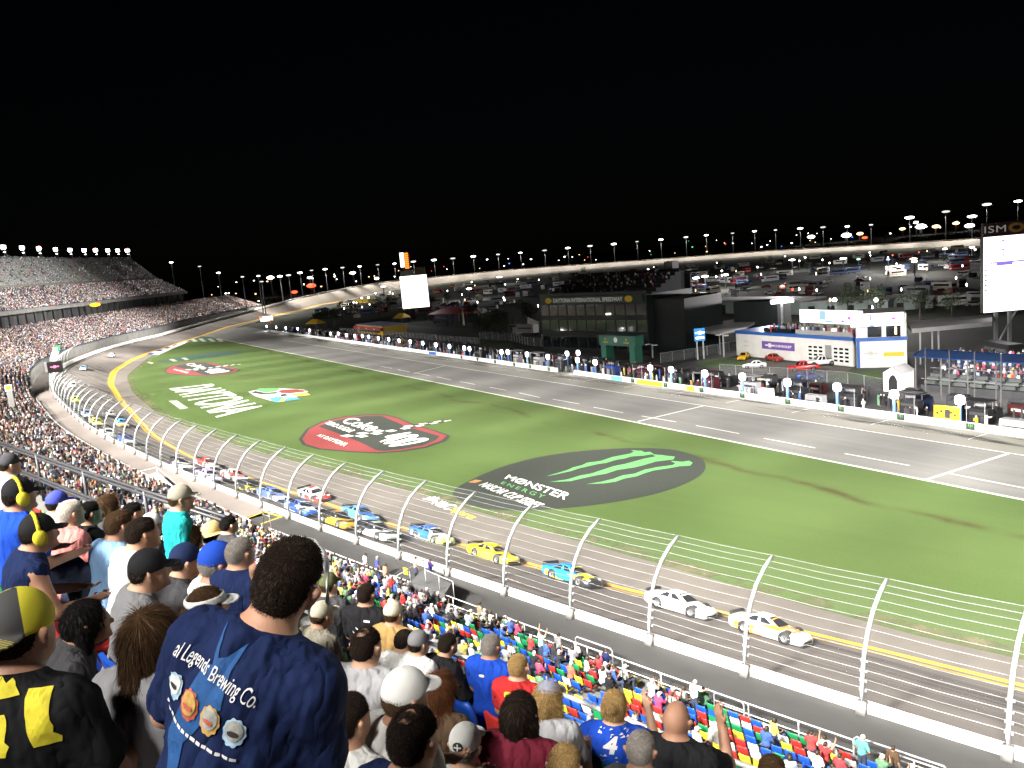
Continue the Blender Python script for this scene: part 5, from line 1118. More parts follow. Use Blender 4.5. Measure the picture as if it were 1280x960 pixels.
# canopy, blue sign, garages, bridge
def slab(nm, pix, z, th, m, label, cat, posts=()):
    r = empty(nm, P(*pix[0], z)); tag(r, label, cat); o = r.location; mb = MB(); mb.prism([(P(*q, z).x - o.x, P(*q, z).y - o.y) for q in pix], -th, 0); mb.build('roof', m, r)
    for q in posts: p = P(*q, z); mb = MB(); mb.tube([(p.x - o.x, p.y - o.y, -th), (p.x - o.x, p.y - o.y, -z)], .16, 6); mb.build('post', M['steel'], r)
    return r
slab('canopy', [(849, 409.5), (900, 416.5), (932, 409), (947, 400.5), (925, 398)], 5.2, .5, M['wall_grey'], 'flat pale grey canopy roof on posts beside the blue sign', 'canopy', [(852, 409), (899, 415), (943, 401), (924, 399)])
bb = Bld('storage_shed', (853, 426), (868, 428), 'small white lit shed under the flat canopy', 'shed', 414); bb.box('wall', (bb.w / 2, 2, bb.h / 2), (bb.w, 4, bb.h), M['wall_white']); bb.box('door', (bb.w / 2, -.04, bb.h * .35), (bb.w * .4, .08, bb.h * .7), M['black'])
p = P(876, 449); r = empty('pylon_sign', p); tag(r, 'glowing light blue pylon sign with a white bowtie on two legs', 'sign'); z0 = zat(p.x, p.y, 426); z1 = zat(p.x, p.y, 410.5); wd = 13.0 * proj(p.x, p.y, z0)[2] / FPX
mb = MB(); mb.box((0, 0, (z0 + z1) / 2), (wd, .5, z1 - z0)); mb.build('sign_face', emit('blue_sign_glow', (.03, .36, .9), 1.0), r); mb = MB(); mb.poly(bowtie(0, -.27, z0 + (z1 - z0) * .66, wd * .42)); mb.box((0, -.27, z0 + (z1 - z0) * .25), (wd * .75, .02, .35)); mb.build('emblem', M['lamp_white'], r)
for x in (-.3, .3): mb = MB(); mb.box((x * wd, 0, z0 / 2), (.3, .3, z0)); mb.build('leg', M['steel'], r)
for l, rr, t, lb in (((881, 391.5), (1000, 393.5), 377, 'long pale green garage building behind the canopy'), ((1003, 393), (1110, 391), 379, 'pale garage building behind the white video screens'), ((1112, 389), (1166, 385), 375.5, 'grey garage building left of the elevated walkway')):
    g = Bld('garage_building', l, rr, lb, 'building', t); g.box('wall', (g.w / 2, 6, g.h / 2), (g.w, 12, g.h), M['wall_pale']); g.box('roof', (g.w / 2, 6, g.h + .25), (g.w + 1, 13, .5), M['wall_grey'])
    for k in range(int(g.w / 6)): g.box('garage_door', (3 + k * 6, -.05, g.h * .36), (2.0, .1, g.h * .7), M['black'])
sl = slab('elevated_walkway', [(1132, 402), (1240, 393), (1240, 402), (1140, 411)], 7, .8, M['wall_grey'], 'grey elevated walkway on columns left of the big screen', 'walkway', [(1165, 405), (1173, 404.5), (1150, 408)])
# covered stand with blue roof
st = Bld('covered_stand', (1140, 492), (1330, 509), 'small open spectator stand under a long blue roof', 'stand'); wS = st.w
mb = MB()
for i in range(10): mb.box((wS / 2, 3 + i * .9, (1.0 + i * .42) / 2), (wS, .9, 1.0 + i * .42))
st.part('tier', mb, M['stand_dark']); za = zat(*P(1141, 470)[:2], 443); mb = MB()
c = [P(1141, 443.5, 6.6), P(1330, 455, 6.6), P(1330, 446, 8.0), P(1153.5, 436, 8.0)]; loc = lambda p: Matrix.Rotation(-math.atan2(st.u.y, st.u.x), 4, 'Z') @ (p - st.A)
c = [loc(p) for p in c]; mb.poly(c); mb.poly([p - Vector((0, 0, .2)) for p in c]); mb.poly([c[0], c[1], c[1] - Vector((0, 0, .35)), c[0] - Vector((0, 0, .35))]); st.part('roof', mb, M['blue_paint'])
for k in range(6):
    for q in (c[0].lerp(c[1], .02 + k * .19), c[3].lerp(c[2], .02 + k * .19)): mb = MB(); mb.tube([q, (q.x, q.y, .5)], .09, 5); st.part('post', mb, mat('stand_post', (.12, .12, .12), .6, .2, 2))
for i in (0, 3, 6): mb = MB(); z = 1.0 + i * .42 + 1.0; mb.tube([(0, 2.6 + i * .9, z), (wS, 2.6 + i * .9, z)], .05, 5); st.part('rail', mb, M['grey_paint'])
mb = MB()
for k in range(int(wS / 2.3)):
    for i in range(3): mb.box((1.2 + k * 2.3, 3.1 + i * .9, 1.2 + i * .42 + .2), (1.7, .5, .5))
st.part('bench', mb, mat('bench_grey', (.07, .08, .075), .7, .3, 1))
pts = []
for k in range(210): i = rnd.choice((3, 4, 5, 6, 7, 8, 9)); pts.append((st.pt(rnd.uniform(1, wS * .78), 3 + i * .9, .55 + i * .42), pi - math.atan2(st.u.y, st.u.x)))
crowd_mass('crowd', pts, 'spectators seated under the long blue roof')
pts = [((show.pt(show.w * rnd.uniform(.56, .98), rnd.uniform(.6, 1.7), show.h + .05) if k < 30 else show.pt(show.w * rnd.uniform(.3, .55), rnd.uniform(.5, 5), show.h + .05)), rnd.uniform(0, 6.28)) for k in range(50)]
crowd_mass('crowd', pts, 'guests standing on the roof deck of the white showroom', stand=True)
pts = []
for k in range(130): i = rnd.randrange(6); pts.append((media.pt(rnd.uniform(.5, media.w - .5), 3.2 + i * 1.9, media.h + .2 + i * .8), pi - math.atan2(media.u.y, media.u.x)))
crowd_mass('crowd', pts, 'spectators on the terrace of the dark media building')
# gabled shed
g = Bld('gabled_tent', (1104, 489), (1127, 490.5), 'white gabled tent hut with grey roof and dark arched doorway', 'tent', 466); w, h = g.w, g.h
mb = MB(); mb.poly([(0, 0, 0), (w, 0, 0), (w, 0, h), (w / 2, 0, h * 1.32), (0, 0, h)]); mb.poly([(w, 0, 0), (w, 4.5, 0), (w, 4.5, h), (w, 0, h)]); mb.poly([(0, 0, 0), (0, 4.5, 0), (0, 4.5, h), (0, 0, h)]); mb.poly([(0, 4.5, 0), (w, 4.5, 0), (w, 4.5, h), (w / 2, 4.5, h * 1.32), (0, 4.5, h)]); g.part('wall', mb, M['wall_white'])
mb = MB(); mb.poly([(-.15, -.1, h - .05), (w / 2, -.1, h * 1.34), (w / 2, 4.6, h * 1.34), (-.15, 4.6, h - .05)]); mb.poly([(w + .15, -.1, h - .05), (w / 2, -.1, h * 1.34), (w / 2, 4.6, h * 1.34), (w + .15, 4.6, h - .05)]); g.part('roof', mb, M['wall_grey'])
mb = MB(); mb.poly([(w * .3, -.03, 0), (w * .78, -.03, 0), (w * .78, -.03, h * .6), (w * .66, -.03, h * .85), (w * .54, -.03, h * .92), (w * .4, -.03, h * .82), (w * .3, -.03, h * .6)]); g.part('doorway', mb, M['black'])
# big screen on the right
p = P(1257, 441); y = p.y; L0 = at_y(1229.5, 297, y); L1 = at_y(1230.5, 391, y); r = empty('video_screen', (p.x, y, 0)); tag(r, 'huge bright white video board on steel legs at the right edge', 'video screen')
wv, zt, zb = 15.0, L0.z, L1.z; xl = L0.x - p.x
mb = MB(); mb.box((xl + wv / 2, .5, (zt + zb) / 2), (wv + .2, .9, zt - zb + .2)); mb.build('casing', M['black'], r); mb = MB(); mb.box((xl + wv / 2, 0, (zt + zb) / 2), (wv, .06, zt - zb)); mb.build('display', M['screen_white'], r)
hh = zt - zb
for x, z, w_, h_, m in ((.33, .60, .5, .02, M['screen_purple']), (.33, .97, .5, .008, M['grey_paint']), (.24, .94, .03, .02, M['screen_purple']), (.24, .82, .03, .02, M['screen_purple']), (.1, .815, .2, .008, M['lamp_red']), (.26, .64, .2, .05, M['screen_purple']), (.24, .75, .02, .03, M['screen_purple'])): mb = MB(); mb.box((xl + wv * x, -.05, zb + hh * (z if z != .6 else .655)), (wv * w_, .03, hh * h_)); mb.build('picture', m, r)
for k in range(8): mb = MB(); mb.box((xl + .35, -.05, zb + hh * (.30 + k * .065)), (.5, .03, hh * .018)); mb.build('picture', M['grey_paint'], r)
T0 = at_y(1228, 280, y); mb = MB(); mb.box((xl + wv / 2, .3, (zt + T0.z) / 2 + .1), (wv + .2, .7, T0.z - zt - .05)); mb.build('sign_band', mat('maroon_sign', (.035, .015, .018), .5, .2, 1), r); hs = T0.z - zt
mb = MB(); text_on(mb, 'ISM', lambda u, v: (xl + .1 + u * wv * .265, -.1, zt + hs * (.3 + .5 * v)), bold=.0, space=1.08); mb.build('lettering', M['sign_glow'], r)
mb = MB(); mb.add([(xl + wv * .40 + 1.5 * k * cos(a), -.1 - .02 * j, zt + hs * .55 + hs * .36 * k * sin(a)) for j, k in enumerate((1,)) for a in np.linspace(0, 2 * pi, 20, endpoint=False)], [tuple(range(20))]); mb.build('emblem', mat('gold_emblem', (.4, .2, .04), .5, .2, 1), r); mb = MB(); mb.add([(xl + wv * .40 + .8 * cos(a), -.14, zt + hs * .55 + hs * .17 * sin(a)) for a in np.linspace(0, 2 * pi, 20, endpoint=False)], [tuple(range(20))]); mb.build('emblem', M['black'], r)
for x in (2.6, 5.2, 11): mb = MB(); mb.box((xl + x, .5, zb / 2), (.55, .55, zb)); mb.build('leg', M['steel'], r)
mb = MB(); mb.tube([(xl + 2.8, .5, 1.5), (xl + 6.5, .5, zb)], .2, 6); mb.build('leg', M['steel'], r)
# far left scoreboard and pylon
p = P(517, 401); y = p.y; A = at_y(499, 346, y); B = at_y(532.5, 345, y); Cc = at_y(504, 386, y); r = empty('scoreboard', (p.x, y, 0)); tag(r, 'tall bright white scoreboard beyond the far pit stalls', 'scoreboard'); w_ = (B - A).length; zt, zb = A.z, Cc.z; xc = (A.x + B.x) / 2 - p.x + .2
mb = MB(); mb.box((xc, .5, (zt + zb) / 2), (w_ + .3, .9, zt - zb + .3)); mb.build('casing', M['black'], r); mb = MB(); mb.box((xc, 0, (zt + zb) / 2), (w_, .06, zt - zb)); mb.build('display', M['screen_white'], r)
for x, z, ww, h_ in ((-.12, .93, .02, .05), (.22, .93, .03, .05), (-.2, .72, .12, .02)): mb = MB(); mb.box((xc + x * w_, -.05, zb + (zt - zb) * z), (ww * w_, .03, (zt - zb) * h_)); mb.build('picture', M['grey_paint'], r)
mb = MB(); mb.box((xc - w_ * .22, .3, zt + 1.5), (w_ * .5, .5, 2.2), 0); mb.box((xc + w_ * .28, .3, zt + 2.0), (w_ * .38, .5, 3.2), 1); mb.build('sign_band', [M['wall_grey'], mat('brown_sign', (.13, .085, .035), .6, .2, 1)], r)
for x in (-.3, .3): mb = MB(); mb.box((xc + x * w_, .5, zb / 2), (.7, .7, zb)); mb.build('leg', M['dark_steel'], r)
A = at_y(501, 316, y + 8); B = at_y(508, 335.5, y + 8); r = empty('scoring_pylon', (B.x, y + 8, 0)); tag(r, 'glowing white and orange scoring pylon above the far scoreboard', 'scoring pylon'); wq = 8.2 * (y + 8) / FPX / 2 * 1.15
mb = MB(); mb.box((-wq * .9, 0, A.z - 3.4), (wq, .6, 6.8)); mb.build('white_panel', emit('pylon_white', (1, .9, .75), 3), r); mb = MB(); og = emit('pylon_orange', (1, .18, .02), 3)
for k in range(8): mb.box((wq * .25, -.1, A.z - .6 - k * .95), (wq * 1.0, .5, .68))
mb.build('orange_digits', og, r); mb = MB(); mb.box((0, .4, (A.z - .2) / 2), (wq * 2.2, .5, A.z - .2)); mb.build('tower', M['dark_steel'], r)
# yellow and red shop, pole, tents, trucks
b = Bld('souvenir_shop', (447, 416), (479, 419.5), 'small yellow shop with a red awning and lavender roof by the far pits', 'shop', 406); w, h = b.w, b.h
b.box('wall', (w / 2, 5, h / 2), (w, 10, h), M['yellow_paint']); b.box('awning', (w / 2, -.6, h * .72), (w * 1.04, 1.3, h * .3), M['red_paint']); b.box('roof', (w / 2, 5, h + .15), (w * 1.05, 10.6, .3), mat('lavender_roof', (.35, .33, .5), .6, .15, 1))
for k in range(3): b.box('badge', (w * (.2 + .3 * k), -1.28, h * .72), (1.6, .05, h * .16), M['dirty_white'])
b.box('opening', (w * .5, -.04, h * .38), (w * .8, .08, h * .28), M['black'])
p = P(579.6, 406.5); zt = zat(p.x, p.y, 369.5); mb = MB(); mb.tube([p, p + Vector((0, 0, zt * .7))], .42, 8, 0, True, .34); mb.tube([p + Vector((0, 0, zt * .7)), p + Vector((0, 0, zt))], .34, 8, 1, True, .28); mb.box((p.x, p.y, zt * .62), (1.1, 1.1, 1.0), 2); tag(mb.build('banner_pole', [mat('cream_pole', (.7, .62, .4), .5, .1, 1), M['grey_paint'], M['blue_paint']]), 'tall cream pole standing among tents right of the scoreboard', 'pole')
def tent(px, py, w, d, hz, m, label):
    p = P(px, py); mb = MB(); e = hz * .55
    for x in (-1, 1):
        for yy in (-1, 1): mb.tube([(x * w / 2, yy * d / 2, 0), (x * w / 2, yy * d / 2, e)], .06, 5, 1)
    a = [(-w / 2, -d / 2, e), (w / 2, -d / 2, e), (w / 2, d / 2, e), (-w / 2, d / 2, e)]; r0, r1 = (-w * .25, 0, hz), (w * .25, 0, hz)
    for f in ((a[0], a[1], r1, r0), (a[2], a[3], r0, r1), (a[1], a[2], r1), (a[3], a[0], r0)): mb.poly(f, 0)
    for k in range(4): q0, q1 = Vector(a[k]), Vector(a[(k + 1) % 4]); dn = Vector((0, 0, -.35)); mb.poly([q0, q1, q1 + dn, q0 + dn], 0)
    o = mb.build('tent', [m, M['steel']]); o.location = p; o.rotation_euler = (0, 0, an + .3); return tag(o, label, 'tent')
tent(567, 400, 20, 12, 6, M['red_paint'], 'large dark red tent roof left of the cream pole'); tent(655, 412, 9, 6, 4.4, M['dirty_white'], 'small off white peaked tent left of the media building'); tent(601, 396, 8, 6, 4, M['dirty_white'], 'white tent top right of the dark red tent'); tent(503, 403, 7, 5, 4.4, M['yellow_paint'], 'yellow tent with a white top below the scoreboard'); tent(454, 381, 26, 10, 4, M['yellow_paint'], 'dim yellow tent roof far left of the scoreboard'); tent(395, 409, 9, 5, 4, M['yellow_paint'], 'dim yellow canopy above the farthest pit stalls')
def truck(px, py, l, hz, m, label, rz=0.0, nm='trailer', cat='trailer'):
    p = P(px, py); r = empty(nm, p, an + rz); tag(r, label, cat); mb = MB(); mb.box((0, 0, .9 + hz / 2), (l, 2.5, hz)); mb.build('box_body', m, r)
    mb = MB(); mb.box((l / 2 + 1.2, 0, 1.5), (2.0, 2.4, 2.2), 0, 0, .9); mb.box((l / 2 + 2.0, 0, 2.0), (.5, 2.1, .8), 1); mb.build('cab', [m, M['glass']], r)
    for x in (-l * .38, -l * .28, l / 2 + 1.2):
        for s in (-1, 1): o = link('wheel', CARS['race']['wheel'], r); o.location = (x, s * 1.15, .45); o.scale = (1.25, 1, 1.25)
    mb = MB(); mb.box((0, 1.27, .9 + hz * .55), (l * .8, .03, .5)); mb.box((0, -1.27, .9 + hz * .55), (l * .8, .03, .5)); mb.build('side_panel', M['grey_paint'], r)
    return r
truck(700, 428, 12, 2.9, M['wall_white'], 'long white trailer parked at the foot of the media building'); truck(734, 424, 7, 3.4, M['wall_grey'], 'grey box truck with frames beside the green gate'); truck(660, 419, 8, 2.8, M['wall_white'], 'white flat roofed truck left of the media building', .2); truck(556, 405, 14, 3.2, mat('navy_paint', (.008, .018, .06), .5, .1, 1), 'dark blue trailer beside the red tent'); truck(1252, 452, 8, 2.6, M['dark_steel'], 'dark truck under the big right hand video board', -.5)
for px, py, c, k, hd_, lb, cat in ((930, 449, '#e0a810', 'sedan', (-.5, -.8), 'small yellow car parked before the white showroom', 'car'), (943, 460, '#e8eae8', 'sedan', (-.9, .25), 'white car parked on the grass edge before the showroom', 'car'), (968, 451, '#a83418', 'sedan', (.2, -1), 'rust orange car parked facing the pit lane', 'car'), (1004, 463.5, '#c01c18', 'pickup', (-.95, .1), 'bright red pickup parked in the showroom yard', 'pickup'), (1027, 456.5, '#e6e6e4', 'pickup', (-.95, .05), 'white pickup parked by the garage doors', 'pickup'), (1013, 474, '#2a4aa0', 'sedan', (.9, -.3), 'blue car behind the pit stalls', 'car')):
    car(k, 'parked_' + cat, P(px, py), hd_, mat('car_paint', hexc(c), .3, .06, 1, coat=.5), lb, cat)
M['lawn'] = mat('lawn', (.05, .085, .022), .95, .3, .6)
paint('lawn', [P(*q) for q in ((868, 452), (905, 446), (935, 452), (925, 461), (880, 459))], M['lawn'], .012, 'small lit lawn before the white showroom', 'lawn'); paint('lawn', [P(*q) for q in ((1020, 472), (1060, 464), (1100, 462), (1105, 476), (1060, 480))], M['lawn'], .012, 'small lit lawn before the corner block', 'lawn'); paint('lawn', [P(*q) for q in ((560, 422), (590, 412), (640, 420), (640, 436), (590, 430))], M['lawn'], .012, 'dim lawn left of the media building', 'lawn'); paint('yard', [P(*q) for q in ((915, 447), (1066, 460), (1050, 470), (950, 470), (925, 462))], M['apron'], .011, 'paved yard before the white showroom', 'yard')
def mesh_fence(pix, hz, label):
    pts = [P(*q) for q in pix]; r = empty('mesh_fence', pts[0]); tag(r, label, 'fence'); o = pts[0]; mb = MB(); mp_ = MB()
    for a, b_ in zip(pts, pts[1:]):
        a, b_ = a - o, b_ - o; u = Vector((0, 0, hz)); mb.poly([a, b_, b_ + u, a + u]); n = max(1, int((b_ - a).length / 3))
        for k in range(n): q = a.lerp(b_, k / n); mp_.tube([q, q + u * 1.02], .05, 5)
        mp_.tube([a + u, b_ + u], .04, 5)
    mb.build('screen', M['fence_screen'], r); mp_.build('post', M['steel'], r)
m, nt, bs = new_mat('fence_screen'); bs.inputs['Base Color'].default_value = (.16, .165, .17, 1); bs.inputs['Alpha'].default_value = .45; M['fence_screen'] = m
mesh_fence([(826, 454), (870, 447), (925, 437)], 2.2, 'grey screened fence before the canopy'); mesh_fence([(900, 468), (985, 474), (1060, 480), (1102, 489)], 2.0, 'grey screened fence behind the near pit stalls'); mesh_fence([(600, 424), (640, 426), (660, 432), (740, 437)], 2.4, 'grey fence curving at the foot of the media building'); mesh_fence([(425, 415), (500, 421), (600, 430)], 1.8, 'long low grey fence behind the far pit stalls')
# flag stand, signs on the stand
sF, _ = sD(*P(64, 490, 4.1)[:2]); y = W(sF, 0).y; A = at_y(60, 453, y); B = at_y(78, 463, y); c = (A + B) / 2; r = empty('flag_stand', c, radians(20)); tag(r, 'black flag stand box with a glowing red bowtie over the fence', 'flag stand')
wf = (B.x - A.x); mb = MB(); mb.box((0, 0, 0), (wf, 1.6, 2.3)); mb.box((0, 0, -1.25), (wf * 1.1, 1.9, .15)); mb.build('box_body', M['black'], r); mb = MB(); mb.poly(bowtie(0, -.84, 0, wf * .3)); mb.build('emblem', emit('red_bowtie', (1, .12, .25), 5), r); mb = MB(); mb.box((-wf * .62, .2, .0), (.5, 1.4, 2.2)); mb.build('side_panel', M['wall_grey'], r)
for x in (-wf * .4, wf * .4): mb = MB(); mb.tube([(x, .3, -1), (x, .3, -c.z + 3.5)], .12, 6); mb.build('leg', M['steel'], r)
A = at_y(61, 453, y + 1); B = at_y(67, 432, y + 1); mb = MB(); mb.tube([A, B + (B - A) * .06], .06, 5, 2); n = 10
up_ = (B - A); sd = Vector((1.55, .3, 0))
for i in range(n):
    for j in range(3):
        f = lambda i, j: A + up_ * (.05 + .93 * i / n) + sd * (j / 3) + Vector((0, .18 * sin(i * .9 + j), 0)); mb.poly([f(i, j), f(i, j + 1), f(i + 1, j + 1), f(i + 1, j)], 1 if (j == 2 and i > 5) or i > 8 else 0)
tag(mb.build('flag', [M['white_paint'], mat('flag_green', (.02, .4, .12), .7, .1, 2), M['steel']]), 'tall white and green flag flown at the flag stand', 'flag')
p = at_y(11, 485, 150); mb = MB(); mb.box((0, 0, 0), (1.3, .25, 1.2), 0); mb.box((0, -.14, .05), (.95, .03, .6), 1); mb.box((0, .05, -2.2), (1.1, .2, 3.2), 2); o = mb.build('section_sign', [M['wall_white'], M['yellow_paint'], M['wall_grey']]); o.location = p; tag(o, 'small yellow and white sign on a pillar by the left crowd', 'sign')
sg, _ = sD(*at_y(121, 381, 395)[:2]); p = W(sg, 27.9, 20.3); mb = MB(); n = 18; rot = math.atan2(-OUT[sg][1], -OUT[sg][0])
mb.add([(2.4 * cos(a), -.1, .85 * sin(a)) for a in np.linspace(0, 2 * pi, n, endpoint=False)] + [(2.4 * cos(a), .2, .85 * sin(a)) for a in np.linspace(0, 2 * pi, n, endpoint=False)], [tuple(range(n)), tuple(range(n, 2 * n))] + [(k, (k + 1) % n, n + (k + 1) % n, n + k) for k in range(n)], 0); mb.box((1.9, 0, 1.0), (1.2, .2, .6), 1)
o = mb.build('lit_sign', [emit('yellow_sign', (1, .62, .02), 2.5), emit('red_sign', (.9, .08, .02), 1.2)]); o.location = p; o.rotation_euler = (0, 0, .15); tag(o, 'oval glowing yellow sign on the far stand\'s upper deck front', 'sign')
# pit entry sign and far white markers
p = P(334, 404); mb = MB(); mb.box((0, 0, 2.6), (7, .4, 2.8), 0); mb.box((-3.1, -.25, 3.6), (2.0, .05, 1.0), 1); mb.box((2.6, -.25, 1.6), (2.0, .05, .8), 1); mb.box((-2, 0, .6), (.3, .3, 1.3), 2); mb.box((2, 0, .6), (.3, .3, 1.3), 2); o = mb.build('pit_entry_sign', [emit('pit_entry_glow', (1, .95, .9), 3), emit('pit_entry_red', (1, .2, .05), 2), M['steel']]); o.location = p; tag(o, 'white and red lit sign at the far pit entry', 'sign')
# ---------------------------------------------------------------- lamps and the far infield
def lamp_mesh(nm, hz, head, glow, m=None):
    mb = MB(); mb.tube([(0, 0, 0), (0, 0, hz)], .12 + hz * .004, 5, 0); hw, hd2, hh = head; mb.lathe([(hw * .25, -hh), (hw * .5, -hh * .3), (hw * .46, hh * .4), (hw * .2, hh)], 10, 1, (0, 0, hz)); return mb.mesh(nm, [m or M['dark_steel'], glow])
POLES = [(214, 328), (249.5, 333), (273, 341), (303, 346), (323, 345), (327, 352), (354.5, 345.5), (365.5, 344), (379.5, 341), (394, 338), (410.5, 336.5), (432, 334.5), (453, 333), (475, 331), (496, 329.5), (519.5, 327), (545.5, 325), (569, 323), (594, 320.5), (625, 318), (652.5, 316), (683, 313), (712, 310), (740, 307.5), (769.5, 305), (798, 302), (827.5, 299.5), (859, 296.5), (885, 294), (917, 291.5), (945, 289), (970.5, 287.5), (1002, 285.5), (1030, 284), (1060, 283), (1090, 281), (1138, 272), (1183, 264.5), (1215.5, 270.5), (1234, 255.5), (1272.5, 251.5)]
XS = [proj(WALL[i, 0] + OUT[i, 0] * 7, WALL[i, 1] + OUT[i, 1] * 7, 4)[0] for i in range(NS)]; BANKLIGHT = []
rl0 = random.Random(4); LWS = [M['lamp_white'], emit('lamp_dim', (1, .97, .92), 1.1), M['lamp_white'], emit('lamp_mid', (1, .96, .88), 2.0)]
pm = lamp_mesh('floodlight_pole', 1.0, (1, 1, .22), M['lamp_white'])
for n, (px, py) in enumerate(POLES):
    c = [i for i in range(S_LEND - 20, NS - 1) if (XS[i] - px) * (XS[i + 1] - px) <= 0]; i = c[0] if c else NS - 2
    if px < 330: i = min(c) if c else S_LEND
    D = 7 if px > 330 else 40; x, y = WALL[i, 0] + OUT[i, 0] * D, WALL[i, 1] + OUT[i, 1] * D
    if not c or px < 330: q = at_y(px, py, 560 if px < 330 else 700); x, y = q.x, q.y
    z = zat(x, y, py); wpx = 5.5 if px < 1100 else 9; hw = wpx * rl0.uniform(.7, 1.25) * proj(x, y, z)[2] / FPX  # head widened so that its size takes in the bloom
    r = empty('floodlight_pole', (x, y, 0)); tag(r, 'tall floodlight pole with a glowing white head behind the far banking', 'floodlight pole', 'floodlight poles round the far turn')
    mb = MB(); mb.tube([(0, 0, -1), (0, 0, z)], .35, 5); mb.build('pole', M['dark_steel'], r); mb = MB(); mb.lathe([(hw * .3, -hw * .14), (hw * .5, -hw * .04), (hw * .5, hw * .06), (hw * .2, hw * .14)], 10, 0, (0, 0, z)); mb.build('lamp_head', LWS[n % 4], r)
    BANKLIGHT.append((x, y, z - hw * .2 - .5, i))
GL = {'white': M['lamp_white'], 'orange': M['lamp_warm'], 'red': M['lamp_red'], 'green': M['lamp_green'], 'blue': M['lamp_blue']}
lamps = {k: lamp_mesh('street_lamp', 7.0, (1.1, 1.1, .45), v) for k, v in GL.items()}
rl = random.Random(21); INL = []
def far_lamp(px, py, c, size, where, y=None, z=7.0):
    if y is None: p = P(px, py, z); base = Vector((p.x, p.y, 0)); sc = size * proj(p.x, p.y, z)[2] / FPX / 1.1
    else: p = at_y(px, py, y); base = Vector((p.x, p.y, p.z - 7.0)); sc = size * y / FPX / 1.1
    o = link('street_lamp', lamps[c], None, base); o.scale = (sc, sc, 1.0) if y is None else (sc, sc, max(1.0, sc * .5))
    if y is not None: o.location.z = p.z - 7.0 * o.scale.z
    tag(o, '%s lamp glowing %s' % (c, where), 'street lamp', 'lamps glowing %s' % where)
    return p
hz = lambda px: 320 - .0875 * (px - 640)
for k in range(85):
    px = rl.uniform(262, 1225); lo = lerp_tab(px, [(262, 388), (330, 380), (400, 364)] + _top) - 4; hi = hz(px) + rl.choice((-3, 1, 4))
    if hi >= lo: continue
    py = rl.uniform(hi, lo); d = 1450 + 1400 * (lo - py) / max(4, lo - hi) if px > 500 else 900 + 1200 * (lo - py) / 40
    c = rl.choices(('white', 'orange', 'red', 'green', 'blue'), (60, 24, 10, 3, 3))[0]; far_lamp(px, py, c, rl.choice((1.0, 1.3, 1.8, 2.4)), 'in the dark town beyond the far turn', max(d, 1300) if px > 450 else d)
for px, py, c, s in ((1014, 296, 'white', 9), (1058, 294, 'white', 12), (1081, 297, 'red', 7), (1151, 283, 'white', 13), (1212, 282, 'white', 11), (1145, 278, 'white', 6), (368, 365, 'red', 8), (389, 357, 'red', 12), (338, 347, 'white', 9), (387, 347, 'white', 6), (441, 341, 'white', 7), (471, 348, 'white', 6), (1128, 286, 'orange', 7), (1170, 283, 'orange', 9), (1195, 279, 'orange', 8), (1075, 292, 'orange', 8)): far_lamp(px, py, c, s, 'large among the town lights above the far banking', 1500 if px > 600 else 1100)
for px, py, c, s in ((870, 345, 'white', 9), (881, 343, 'white', 9), (907, 341, 'white', 7), (990, 323, 'white', 8), (1054, 321, 'white', 8), (1142, 321, 'orange', 9), (1143, 324, 'white', 7), (978, 355, 'red', 7), (624, 345, 'white', 7), (586, 359, 'white', 7), (479, 357, 'white', 6), (638, 336, 'white', 5), (1043, 370, 'white', 6), (1095, 370, 'white', 5), (1181, 309, 'white', 6), (1215, 307, 'white', 6), (1073, 322, 'green', 5), (1110, 322, 'blue', 5)): INL.append(far_lamp(px, py, c, s, 'bright over the dark infield', None, 8.0))
for k in range(80):
    px = rl.uniform(345, 1222); top_ = lerp_tab(px, [(340, 402), (400, 386), (480, 364), (640, 347), (800, 334), (960, 321), (1100, 312), (1225, 304)]) + 3; py = top_ + (rl.random() ** 1.6) * ((400 if px > 560 else 392) - top_)
    if px < 430 and py > 392: continue
    far_lamp(px, py, rl.choices(('white', 'orange', 'red'), (80, 15, 5))[0], rl.choice((1.0, 1.3, 1.7, 2.3)), 'among the parked campers of the infield', None, 5.0)
p = P(979, 431); zt = zat(p.x, p.y, 377); r = empty('floodlight_pole', p); tag(r, 'floodlight pole with two bright heads behind the white showroom', 'floodlight pole'); mb = MB(); mb.tube([(0, 0, 0), (0, 0, zt)], .3, 6); mb.build('pole', M['steel'], r)
for x in (-1.3, 1.3): mb = MB(); mb.box((x, -.3, zt + .1), (2.4, 1.2, .8)); mb.build('lamp_head', M['lamp_white'], r)
SHOWLAMP = (p.x, p.y, zt)
for px, pb, pt in ((769, 440, 392), (816, 447, 430), (905, 446, 418)):
    p = P(px, pb); zt = zat(p.x, p.y, pt); r = empty('lamp_post', p); tag(r, {769: 'slim lamp post with two small heads before the media building', 816: 'short grey post right of the green gate', 905: 'grey post at the corner of the canopy'}[px], 'lamp post'); mb = MB(); mb.tube([(0, 0, 0), (0, 0, zt)], .2, 6); mb.build('pole', M['steel'], r); mb = MB(); mb.box((-1, 0, zt), (1.2, .5, .25)); mb.box((.6, 0, zt - .3), (1.2, .5, .25)); mb.build('lamp_head', M['lamp_white'] if px == 769 else M['steel'], r)
